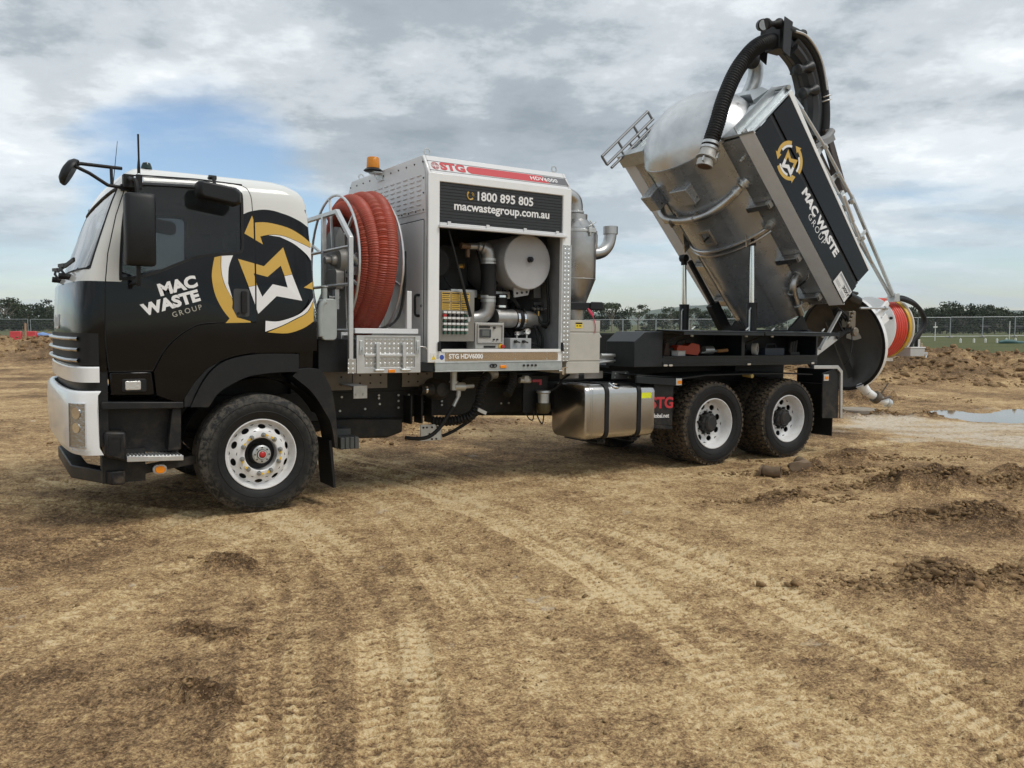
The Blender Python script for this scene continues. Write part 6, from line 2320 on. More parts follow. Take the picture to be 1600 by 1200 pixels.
def build_cabinet():
    # shell: walls with thickness, open bay on the near side, bevelled roof
    mb = MB()
    ch = [(CY0, CZ0), (CY0, CZ1), (0.085, 3.285), (1.90, 3.285), (CY1, CZ1), (CY1, CZ0)]
    mb.prism(ch, 'x', CX0, CX0 + 0.03)                       # wall facing the cab
    mb.prism(ch, 'x', CX1 - 0.03, CX1)                       # rear wall
    x0, x1 = CX0 + 0.031, CX1 - 0.031
    mb.prism([(0.085, 3.285), (1.90, 3.285), (1.90, 3.26), (0.095, 3.26)], 'x', x0, x1)
    mb.prism([(CY0, CZ1), (0.084, 3.284), (0.094, 3.262), (CY0 + 0.03, CZ1 - 0.02)], 'x', x0, x1)
    mb.prism([(1.901, 3.284), (CY1, CZ1), (CY1 - 0.03, CZ1 - 0.02), (1.90, 3.262)], 'x', x0, x1)
    mb.box(x0, x1, CY1 - 0.03, CY1, CZ0, CZ1 - 0.002)
    mb.box(x0, x1, CY0 + 0.05, CY1 - 0.031, CZ0, CZ0 + 0.03)
    cabm = mb.build('equipment_cabinet', PANELW, truck, bevel=0.006)
    # near face frame round the opening
    mb = MB()
    o = [(CX0, CZ0), (CX1, CZ0), (CX1, CZ1), (CX0, CZ1)]

    def dense(p, n=6):
        out = []
        for i in range(4):
            a, b = p[i], p[(i + 1) % 4]
            out += [(a[0] + (b[0] - a[0]) * t / n, a[1] + (b[1] - a[1]) * t / n) for t in range(n)]
        return out
    inn = [(1.695, 1.408), (3.138, 1.408), (3.138, 3.028), (1.695, 3.028)]
    frame_prism(mb, dense(o), dense(inn), 'y', CY0 - 0.012, CY0 + 0.045)
    mb.build('door_frame', WHITE, cabm, bevel=0.008)
    part('sill_lip', WHITE, lambda m: m.prism(rrect(1.72, 3.13, 1.402, 1.432, 0.012), 'y', CY0 - 0.022, CY0 - 0.012), parent=cabm)
    # roller shutter, wound down over the top of the bay
    mb = MB()
    n = 13
    z0, z1 = 2.635, 3.026
    pr = []
    for i in range(n):
        a = z0 + (z1 - z0) * i / n
        h = (z1 - z0) / n
        pr += [(a, -0.032), (a + h * 0.08, -0.0345), (a + h * 0.84, -0.0345), (a + h * 0.92, -0.032), (a + h * 0.96, -0.031)]
    mb.rings([[(x, y, z) for z, y in pr] for x in (1.700, 3.133)], closed=False)
    sh = mb.build('roller_shutter', ROLL, cabm, angle=25)
    part('shutter_rail', PANELW, lambda m: (m.box(1.680, 3.175, -0.085, -0.030, 2.592, 2.618), m.box(1.695, 3.14, -0.058, -0.030, 2.618, 2.642)), parent=cabm, bevel=0.004)
    for x in (1.79, 2.22, 2.66, 3.06):
        part('rail_catch', PANELW, lambda m: m.box(x - 0.018, x + 0.018, -0.070, -0.0585, 2.615, 2.655), parent=cabm, bevel=0.003)
    text('lettering', '1800 895 805', 0.118, VIN, plane_y(2.435, -0.037, 2.925), cabm, bold=0.0025, thick=0.001, squash=1.04)
    text('lettering', 'macwastegroup.com.au', 0.112, VIN, plane_y(2.415, -0.037, 2.812), cabm, bold=0.0025, thick=0.001, squash=1.06)
    # telephone handset mark
    mb = MB()
    mb.tube([(2.035 + 0.034 * cos(a), -0.038, 2.928 + 0.040 * sin(a)) for a in np.linspace(R(130), R(320), 10)], [0.010, 0.009, 0.007, 0.006, 0.006, 0.006, 0.006, 0.007, 0.009, 0.010], 6)
    for r_ in (0.016, 0.028):
        mb.tube([(2.045 + r_ * cos(a), -0.038, 2.932 + r_ * sin(a)) for a in np.linspace(R(-20), R(80), 7)], 0.003, 5)
    mb.build('phone_mark', YEL, cabm)
    # lower trim: bright plate, galvanised channel
    tr = part('name_plate', mat('mirror_plate', (0.62, 0.60, 0.58), rough=0.06, metal=1.0, var=0.1, vscale=4, bump=0.05, bscale=6), lambda m: m.box(1.762, 3.094, -0.0605, -0.0525, 1.318, 1.398), parent=cabm)
    text('lettering', 'STG HDV6000', 0.062, VIN, plane_y(1.99, -0.0615, 1.358), cabm, bold=0.002, thick=0.0006)
    bolts(cabm, [(x, -0.0605, z) for x in (1.775, 2.17, 2.56, 2.95, 3.085) for z in (1.33, 1.388)], CHROME, 0.009, 0.004, name='screw')
    part('warning_label', mat('label_white', (0.70, 0.70, 0.69), rough=0.5), lambda m: m.box(1.60, 1.752, -0.0545, -0.0525, 1.318, 1.392), parent=cabm)
    part('warning_triangle', mat('label_yellow', (0.75, 0.55, 0.03), rough=0.5), lambda m: m.prism([(1.612, 1.33), (1.660, 1.33), (1.636, 1.375)], 'y', -0.0562, -0.0547), parent=cabm)
    part('label_disc', mat('label_blue', (0.03, 0.07, 0.35), rough=0.5), lambda m: m.lathe([(0, 0), (0.024, 0), (0.024, 0.0015)], (1.725, -0.0562, 1.352), 'y', 16), parent=cabm)
    part('warning_text', mat('label_print', (0.25, 0.27, 0.30), rough=0.6), lambda m: [m.box(1.668, 1.696 - 0.004 * (k % 2), -0.056, -0.0546, 1.372 - k * 0.011, 1.377 - k * 0.011) for k in range(4)], parent=cabm)['kind'] = 'stuff'
    GALZ = mat('galvanised_channel', (0.42, 0.455, 0.455), rough=0.42, metal=0.55, var=0.12, vscale=10, dirt=0.2, dscale=18, dcol=(0.12, 0.12, 0.11))
    chn = part('base_channel', GALZ, lambda m: (m.box(1.655, 3.155, -0.055, -0.04, 1.222, 1.296), m.box(1.655, 3.155, -0.055, 0.04, 1.209, 1.2215), m.box(1.655, 3.155, -0.06, 0.04, 1.2965, 1.303)), parent=cabm, bevel=0.003)
    part('channel_end', DARKM, lambda m: m.prism([(1.50, 1.222), (1.654, 1.212), (1.654, 1.30), (1.50, 1.30)], 'y', -0.035, 0.30), parent=cabm)
    part('amber_marker', AMBER, lambda m: m.box(2.385, 2.458, -0.064, -0.0555, 1.238, 1.270), parent=cabm, bevel=0.004)
    part('tow_eye', DARKM, lambda m: (m.tube([(2.29 + 0.022 * cos(a), -0.060, 1.264 + 0.016 * sin(a)) for a in np.linspace(0, 2 * pi, 14, endpoint=False)], 0.006, 6, closed=True), m.tube([(2.32 + 0.022 * cos(a), -0.060, 1.264 + 0.016 * sin(a)) for a in np.linspace(0, 2 * pi, 14, endpoint=False)], 0.006, 6, closed=True)), parent=cabm)
    bolts(cabm, [(x, -0.0555, 1.263) for x in (2.67, 2.72, 2.77, 2.815)], DARKM, 0.013, 0.010, name='grease_point')
    part('tap', CHROME, lambda m: (m.cyl((3.17, -0.05, 1.235), (3.17, -0.05, 1.16), 0.014, 10), m.cyl((3.12, -0.04, 1.20), (3.18, -0.05, 1.20), 0.010, 8), m.bar((3.16, -0.06, 1.235), (3.22, -0.06, 1.235), 0.012, 0.008)), parent=cabm)
    # chequer plate post at the rear edge
    part('chequer_post', CHEQ, lambda m: m.box(3.148, 3.250, -0.0575, -0.0525, 1.305, 2.52), parent=cabm)
    for x in (1.690, 3.143):
        part('shutter_foot', SATIN, lambda m: m.prism([(x - 0.012, 1.41), (x + 0.02, 1.41), (x + 0.012, 1.50), (x - 0.012, 1.50)], 'y', -0.075, -0.054), parent=cabm, bevel=0.004)
    # roof bevel graphics
    sl = Vector((0, 0.125, 0.18)).normalized()
    nv = Vector((0, -0.18, 0.125)).normalized()

    def bev(x, t, up=0.0025):
        p = Vector((x, CY0, CZ1)) + sl * t + nv * up
        return Matrix(((1, sl[0] * 0, nv[0], p[0]), (0, sl[1], nv[1], p[1]), (0, sl[2], nv[2], p[2]), (0, 0, 0, 1)))

    def bevquad(name, m_, pts, up=0.002):
        b = MB()
        v = [(Matrix.Translation((0, 0, 0)) @ bev(x, t, up)).translation for x, t in pts]
        w = [bev(x, t, 0.0005).translation for x, t in pts]
        k = len(pts)
        b.add([tuple(q) for q in v] + [tuple(q) for q in w], [tuple(range(k))] + [(i, (i + 1) % k, k + (i + 1) % k, k + i) for i in range(k)])
        return b.build(name, m_, cabm, angle=0)
    GR = mat('stripe_grey', (0.10, 0.10, 0.11), rough=0.4)
    bevquad('stripe_line', GR, [(1.60, 0.148), (3.235, 0.148), (3.235, 0.154), (1.60, 0.154)])
    bevquad('stripe_line', GR, [(1.60, 0.030), (3.235, 0.030), (3.235, 0.036), (1.60, 0.036)])
    bevquad('red_stripe', REDV, [(2.06, 0.045)] + [(2.03, 0.060), (2.015, 0.092), (2.03, 0.125), (2.06, 0.140), (2.92, 0.140), (2.99, 0.045)])
    bevquad('dark_stripe', GR, [(2.997, 0.045), (2.927, 0.140), (3.22, 0.140), (3.232, 0.045)])
    text('lettering', 'STG', 0.125, REDV, bev(1.865, 0.092), cabm, bold=0.006, thick=0.0008, squash=1.22)
    text('lettering', 'HDV6000', 0.068, VIN, bev(2.93, 0.090, 0.0035), cabm, bold=0.001, thick=0.0006, squash=1.15, spacing=1.1)
    mb = MB()
    for k in range(3):
        mb.tube([(bev(1.672 + 0.040 * (1 - k * 0.36) * cos(a), 0.092 + 0.046 * sin(a)).translation) for a in np.linspace(0, 2 * pi, 20, endpoint=False)], 0.0016, 5, closed=True)
    for t in (-0.02, 0.02):
        mb.tube([bev(1.672 + d, 0.092 + t).translation for d in (-0.034, 0.034)], 0.0016, 5)
    mb.build('globe_mark', REDV, cabm)
    # eye bolts
    for x, y in ((1.66, 0.16), (3.16, 0.16), (1.66, 1.82), (3.16, 1.82)):
        part('lifting_eye', ZINC, lambda m: (m.tube([(x + 0.030 * cos(a), y, 3.335 + 0.030 * sin(a)) for a in np.linspace(0, 2 * pi, 16, endpoint=False)], 0.008, 7, closed=True), m.cyl((x, y, 3.286), (x, y, 3.31), 0.018, 10)), parent=cabm)
    part('roof_stud', DARKM, lambda m: m.cyl((2.1, 0.3, 3.286), (2.1, 0.3, 3.31), 0.008, 6), parent=cabm)
    # left wall: vent panel with louvres and door below
    xl = CX0
    part('vent_panel', PANELW, lambda m: m.prism([(0.02, 2.735), (2.0, 2.735), (2.0, 3.10), (1.88, 3.262), (0.10, 3.262), (0.02, 3.12)], 'x', xl - 0.006, xl - 0.001), parent=cabm, bevel=0.002)
    lv = None
    for i in range(12):
        for j in range(8):
            y, z = 0.14 + i * 0.155, 3.10 - j * 0.046
            if lv is None:
                m_ = MB()
                m_.prism([(0, 0), (-0.012, -0.006), (-0.012, -0.010), (0, -0.018)], 'y', -0.042, 0.042)
                lv = m_.build('louvre', PANELW, cabm, loc=(xl - 0.006, y, z))
            else:
                share(lv, cabm, (xl - 0.006, y, z))
    sc = [(xl - 0.006, 0.06 + k * 0.185, 3.215) for k in range(11)] + [(xl - 0.006, 0.045, z) for z in (2.76, 2.92, 3.06)] + [(xl - 0.006, 0.05 + 0.16 * k, 2.757) for k in range(1, 6)]
    f = None
    for p in sc:
        if f is None:
            m_ = MB()
            m_.cyl((0, 0, 0), (-0.006, 0, 0), 0.009, 8)
            f = m_.build('panel_screw', DARKM, cabm, loc=p)
        else:
            share(f, cabm, p)
    part('side_door', PANELW, lambda m: m.box(xl - 0.008, xl - 0.001, 0.045, 0.95, 1.45, 2.665), parent=cabm, bevel=0.004)
    part('door_gasket', DARKM, lambda m: frame_prism(m, rrect(0.035, 0.96, 1.44, 2.675, 0.02), rrect(0.046, 0.949, 1.451, 2.664, 0.018), 'x', xl - 0.004, xl - 0.0005), parent=cabm)
    part('grab_handle', RUB, lambda m: m.tube(spline([(xl - 0.008, 0.12, 1.95), (xl - 0.05, 0.12, 1.94), (xl - 0.055, 0.12, 1.85), (xl - 0.05, 0.12, 1.76), (xl - 0.008, 0.12, 1.75)], 4), 0.013, 8), parent=cabm)
    part('door_lock', CHROME, lambda m: m.cyl((xl - 0.008, 0.065, 1.845), (xl - 0.018, 0.065, 1.845), 0.014, 12), parent=cabm)
    part('corner_chain', ALU, lambda m: m.tube([(1.50, -0.03, 1.455), (1.56, -0.03, 1.45), (1.655, -0.05, 1.30)], 0.006, 6), parent=cabm)
    # beacon
    b = part('beacon_base', SATIN, lambda m: m.lathe([(0.0, 3.26), (0.085, 3.262), (0.10, 3.272), (0.085, 3.288), (0.06, 3.30)], (xl - 0.09, 1.07, 0), 'z', 24), parent=cabm)
    part('beacon_lens', mat('beacon_amber', (0.75, 0.27, 0.012), rough=0.15, trans=0.25, bump=0.4, bscale=90), lambda m: m.lathe([(0.068, 3.298), (0.070, 3.31), (0.064, 3.40), (0.058, 3.41), (0.0, 3.412)], (xl - 0.09, 1.07, 0), 'z', 24), parent=cabm)
    part('beacon_bracket', ZINC, lambda m: (m.box(xl - 0.11, xl - 0.0065, 1.0, 1.14, 3.245, 3.259), m.box(xl - 0.016, xl - 0.0065, 1.0, 1.14, 3.17, 3.244), m.tube(spline([(xl - 0.09, 1.05, 3.25), (xl - 0.08, 1.0, 3.18), (xl - 0.03, 0.92, 3.16)], 5), 0.006, 6)), parent=cabm)
    return cabm


cabinet = build_cabinet()


def build_bay():
    """machinery seen through the open side of the cabinet"""
    P = lambda n, m, fn, **k: part(n, m, fn, parent=cabinet, **k)
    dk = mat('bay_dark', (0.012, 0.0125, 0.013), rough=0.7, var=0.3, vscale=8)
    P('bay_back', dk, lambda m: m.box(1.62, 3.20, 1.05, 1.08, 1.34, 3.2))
    P('bay_side', mat('bay_side_grey', (0.22, 0.225, 0.23), rough=0.5, var=0.2), lambda m: m.box(3.195, 3.212, 0.02, 1.04, 1.34, 3.2))
    P('pump_block', dk, lambda m: (m.prism(rrect(1.75, 2.35, 2.02, 2.50, 0.08), 'y', 0.55, 1.0), m.prism(rrect(1.7, 2.9, 1.36, 1.75, 0.05), 'y', 0.5, 1.0), m.cyl((1.9, 0.4, 2.3), (1.9, 0.6, 2.3), 0.16, 20)), bevel=0.02)
    steelc = mat('panel_steel', (0.25, 0.235, 0.21), rough=0.4, metal=0.5, var=0.1, vscale=5)
    c = P('control_panel', steelc, lambda m: m.box(1.745, 2.145, 0.055, 0.22, 1.503, 2.0), bevel=0.005)
    yl = mat('warning_yellow', (0.62, 0.40, 0.07), rough=0.5, var=0.1, vscale=30)
    pk = mat('warning_print', (0.035, 0.028, 0.018), rough=0.6)
    for k, (x0, x1) in enumerate(((1.775, 1.870), (1.882, 1.978), (1.990, 2.085))):
        for (z0, z1) in ((1.902, 1.985), (1.812, 1.893)):
            P('warning_plate', yl, lambda m: m.box(x0, x1, 0.0495, 0.0545, z0, z1))
            P('warning_lines', pk, lambda m: [m.box(x0 + 0.006, x1 - 0.006 - 0.01 * (j % 2), 0.0480, 0.0494, z1 - 0.018 - j * 0.019, z1 - 0.006 - j * 0.019 - (0 if j == 0 else 0.006)) for j in range(4)])['kind'] = 'stuff'
    kn = mat('knob_black', (0.012, 0.012, 0.012), rough=0.4)
    kg = mat('knob_green', (0.03, 0.10, 0.07), rough=0.4)
    tw = mat('knob_tag', (0.70, 0.71, 0.70), rough=0.5)
    fk = {}
    for r_ in range(4):
        for q in range(6):
            x, z = 1.803 + q * 0.0475, 1.772 - r_ * 0.0565
            kind = 'e' if (r_, q) == (0, 0) else ('b' if r_ < 2 and 0 < q < 5 else 'g')
            nm = {'e': 'stop_button', 'b': 'selector_knob', 'g': 'push_button'}[kind]
            if kind not in fk:
                m_ = MB()
                m_.lathe([(0.0, -0.024), (0.010 if kind != 'e' else 0.018, -0.023), (0.012 if kind != 'e' else 0.02, -0.004), (0.0165, 0.0)], (0, 0, 0), 'y', 14)
                fk[kind] = m_.build(nm, {'e': REDL, 'b': kn, 'g': kg}[kind], cabinet, loc=(x, 0.054, z - 0.014))
            else:
                share(fk[kind], cabinet, (x, 0.054, z - 0.014))
            if 't' not in fk:
                m_ = MB()
                m_.box(-0.018, 0.018, -0.030, 0.0, 0.0, 0.020)
                fk['t'] = m_.build('knob_tag', tw, cabinet, loc=(x, 0.0545, z + 0.008))
            elif kind != 'e':
                share(fk['t'], cabinet, (x, 0.0545, z + 0.008))
    # gas strut of the shutter
    P('gas_strut', RUB, lambda m: (m.cyl((1.82, 0.0, 2.58), (1.93, 0.0, 2.22), 0.010, 8), m.cyl((1.93, 0.0, 2.22), (2.07, 0.0, 1.75), 0.016, 10)))
    P('strut_eye', ALU, lambda m: m.prism(rrect(2.055, 2.085, 1.70, 1.765, 0.014), 'y', 0.03, 0.045))
    d = P('display_box', mat('display_grey', (0.42, 0.41, 0.38), rough=0.45), lambda m: m.box(2.165, 2.505, 0.07, 0.25, 1.428, 1.695), bevel=0.006)
    P('display_cover', mat('display_cover', (0.36, 0.35, 0.33), rough=0.35), lambda m: frame_prism(m, rrect(2.185, 2.490, 1.488, 1.680, 0.008), rrect(2.197, 2.478, 1.500, 1.668, 0.006), 'y', 0.055, 0.069), bevel=0.002)
    P('screen', mat('screen_grey', (0.045, 0.05, 0.055), rough=0.2), lambda m: m.box(2.215, 2.345, 0.060, 0.0695, 1.545, 1.628))
    P('screen_glass', mat('screen_lcd', (0.12, 0.13, 0.13), rough=0.12), lambda m: m.box(2.240, 2.322, 0.0575, 0.0595, 1.562, 1.618))
    P('display_plate', kn, lambda m: m.box(2.20, 2.335, 0.0635, 0.0695, 1.642, 1.660))
    for x, z, r_ in ((2.385, 1.645, 0.012), (2.38, 1.525, 0.009), (2.42, 1.525, 0.009)):
        P('display_knob', kn, lambda m: m.cyl((x, 0.069, z), (x, 0.052, z), r_, 10))
    P('display_strip', kn, lambda m: m.box(2.265, 2.402, 0.0655, 0.0695, 1.442, 1.462))
    P('stop_backing', mat('stop_yellow', (0.75, 0.45, 0.02), rough=0.4), lambda m: m.cyl((2.465, 0.0695, 1.455), (2.465, 0.060, 1.455), 0.027, 16))
    P('emergency_stop', REDL, lambda m: m.lathe([(0, -0.04), (0.018, -0.038), (0.020, -0.022), (0.010, -0.018), (0.010, 0.0)], (2.470, 0.062, 1.455), 'y', 16))
    g = P('valve_box', mat('valve_box_grey', (0.36, 0.37, 0.37), rough=0.4), lambda m: m.box(2.595, 2.855, 0.09, 0.26, 1.42, 1.540), bevel=0.004)
    for x in (2.65, 2.75):
        P('valve_handle', kn, lambda m: (m.cyl((x, 0.09, 1.505), (x, 0.06, 1.505), 0.016, 10), m.bar((x - 0.012, 0.062, 1.51), (x + 0.045, 0.062, 1.495), 0.012, 0.014)))
    for x, z, r_ in ((2.812, 1.612, 0.032), (2.690, 1.590, 0.021)):
        P('gauge', CHROME, lambda m: m.lathe([(0, 0.0), (r_ * 0.9, 0.0), (r_, -0.012), (r_, 0.03), (0, 0.03)], (x, 0.10, z), 'y', 20))
        P('gauge_face', mat('gauge_white', (0.72, 0.72, 0.70), rough=0.3), lambda m: m.lathe([(0, -0.002), (r_ * 0.86, -0.002)], (x, 0.10, z), 'y', 20))
        P('gauge_needle', kn, lambda m: m.bar((x - r_ * 0.3, 0.096, z - r_ * 0.1), (x + r_ * 0.6, 0.096, z + r_ * 0.25), 0.003, 0.002))
        P('gauge_stem', ZINC, lambda m: m.cyl((x, 0.115, z - r_), (x, 0.115, 1.541), 0.010, 8))
    # big silencer drum, ducts
    sil = mat('silencer_grey', (0.40, 0.40, 0.41), rough=0.5, var=0.05)
    P('silencer', sil, lambda m: m.lathe([(0, 0.12), (0.278, 0.12), (0.287, 0.128), (0.287, 0.98)], (2.82, 0, 2.335), 'y', 48))
    P('silencer_bolt', DARKM, lambda m: (m.cyl((2.838, 0.119, 2.36), (2.838, 0.085, 2.36), 0.030, 14), m.cyl((2.838, 0.085, 2.36), (2.838, 0.07, 2.36), 0.014, 6)))
    P('silencer_foot', sil, lambda m: m.prism([(2.70, 2.07), (2.90, 2.06), (2.88, 1.995), (2.71, 1.965)], 'y', 0.20, 0.22))
    bolts(cabinet, [(2.74, 0.2, 2.01), (2.80, 0.2, 2.018), (2.86, 0.2, 2.025)], DARKM, 0.014, 0.004)
    pipe = mat('cast_pipe', (0.38, 0.375, 0.365), rough=0.40, metal=0.8, var=0.2, vscale=12)
    P('upper_elbow', pipe, lambda m: m.tube(spline([(2.20, 0.32, 2.47), (2.32, 0.28, 2.475), (2.395, 0.25, 2.44), (2.415, 0.25, 2.36), (2.415, 0.25, 2.30)], 6), [0.035] * 6 + [0.05] * 3 + [0.068] * 16, 18))
    P('upper_valve', mat('valve_brass', (0.16, 0.10, 0.06), rough=0.5, metal=0.4), lambda m: (m.cyl((2.12, 0.3, 2.475), (2.22, 0.3, 2.47), 0.032, 12), m.cyl((2.20, 0.3, 2.44), (2.20, 0.3, 2.36), 0.022, 10)))
    P('rubber_duct', RUB, lambda m: m.cyl((2.418, 0.25, 2.30), (2.42, 0.25, 1.97), 0.080, 24))
    for z in (2.345, 2.305, 1.965, 1.925):
        P('duct_band', ZINC, lambda m: m.lathe([(0.073, -0.014), (0.079, -0.014), (0.079, 0.014), (0.073, 0.014)], (2.418, 0.25, z), 'z', 24))
    P('lower_elbow', pipe, lambda m: m.tube(spline([(2.42, 0.25, 1.97), (2.42, 0.25, 1.88), (2.395, 0.26, 1.79), (2.31, 0.28, 1.74), (2.18, 0.30, 1.735)], 6), 0.074, 18))
    P('manifold_pipe', pipe, lambda m: m.cyl((2.52, 0.30, 1.745), (2.76, 0.31, 1.745), 0.098, 24))
    P('manifold_boot', RUB, lambda m: m.cyl((2.76, 0.31, 1.745), (2.88, 0.315, 1.742), 0.103, 24))
    P('manifold_tail', pipe, lambda m: m.tube([(2.88, 0.315, 1.742), (3.0, 0.32, 1.738), (3.10, 0.33, 1.735)], [0.092, 0.088, 0.075], 20))
    for x in (2.785, 2.862):
        P('boot_band', CHROME, lambda m: m.lathe([(0.104, -0.013), (0.109, -0.013), (0.109, 0.013), (0.104, 0.013)], (x, 0.313, 1.744), 'x', 24))
    P('branch_boot', RUB, lambda m: m.cyl((2.615, 0.32, 1.83), (2.615, 0.32, 2.0), 0.068, 20))
    for z in (1.87, 1.975):
        P('branch_band', CHROME, lambda m: m.lathe([(0.069, -0.011), (0.074, -0.011), (0.074, 0.011), (0.069, 0.011)], (2.615, 0.32, z), 'z', 20))
    P('cross_beam', ZINC, lambda m: (m.box(2.03, 2.34, 0.34, 0.42, 1.955, 2.035), m.box(2.50, 2.74, 0.34, 0.42, 1.955, 2.03)), bevel=0.004)
    for k in range(3):
        x = 3.10 + 0.035 * k
        P('hydraulic_line', RUB, lambda m: m.tube(spline([(x + 0.02, 0.24 + 0.05 * k, 2.62), (x + 0.03, 0.22 + 0.05 * k, 2.2), (x + 0.045, 0.20 + 0.05 * k, 1.82), (x + 0.03, 0.2 + 0.05 * k, 1.70 - 0.02 * k), (x - 0.04, 0.24 + 0.05 * k, 1.72), (x - 0.07, 0.30, 1.9)], 6), 0.015, 8))
    for x0, z0, x1, z1 in ((2.86, 1.52, 3.12, 1.42), (2.90, 1.85, 3.05, 1.45), (3.02, 1.75, 3.10, 1.42)):
        P('hydraulic_line', RUB, lambda m: m.tube(spline([(x0, 0.33, z0), ((x0 + x1) / 2 + 0.04, 0.26, (z0 + z1) / 2), (x1, 0.24, z1)], 6), 0.014, 8))
    P('valve_bank', mat('bank_grey', (0.12, 0.12, 0.12), rough=0.5, metal=0.4), lambda m: (m.box(3.02, 3.11, 0.30, 0.38, 1.97, 2.10), m.box(3.05, 3.17, 0.34, 0.42, 1.84, 1.93), [m.cyl((3.0 + 0.045 * k, 0.30, 1.86), (3.0 + 0.045 * k, 0.24, 1.85), 0.016, 8) for k in range(4)]), bevel=0.004)
    P('brass_union', mat('brass', (0.45, 0.30, 0.10), rough=0.35, metal=0.9), lambda m: (m.cyl((3.0, 0.26, 1.80), (3.03, 0.26, 1.74), 0.014, 6), m.cyl((3.05, 0.25, 1.83), (3.05, 0.25, 1.78), 0.012, 6)))

    rb = random.Random(5)
    for k in range(16):
        x0, z0 = rb.uniform(1.75, 3.1), rb.uniform(1.8, 2.55)
        x1, z1 = x0 + rb.uniform(-0.4, 0.4), z0 - rb.uniform(0.2, 0.7)
        y0 = rb.uniform(0.42, 0.58)
        P('hose_run', RUB if k % 3 else dk, lambda m: m.tube(spline([(x0, y0, z0), (x0 + rb.uniform(-0.1, 0.15), y0 - 0.06, (z0 * 2 + z1) / 3), ((x0 + x1) / 2, y0 - 0.10, (z0 + z1) / 2 - 0.1), (min(3.15, max(1.72, x1)), y0, max(1.4, z1))], 6), rb.uniform(0.008, 0.02), 7))
    for k in range(14):
        x0, z0, r_ = rb.uniform(1.8, 3.12), rb.uniform(1.45, 2.5), rb.uniform(0.012, 0.028)
        P('pipe_fitting', rb.choice((ZINC, MATS['brass'], MATS['bank_grey'])), lambda m: (m.cyl((x0, 0.44, z0), (x0 + 0.05, 0.43, z0 + 0.01), r_, 8), m.cyl((x0 + 0.05, 0.43, z0 + 0.01), (x0 + 0.06, 0.43, z0 + 0.01), r_ * 1.3, 6)))


build_bay()


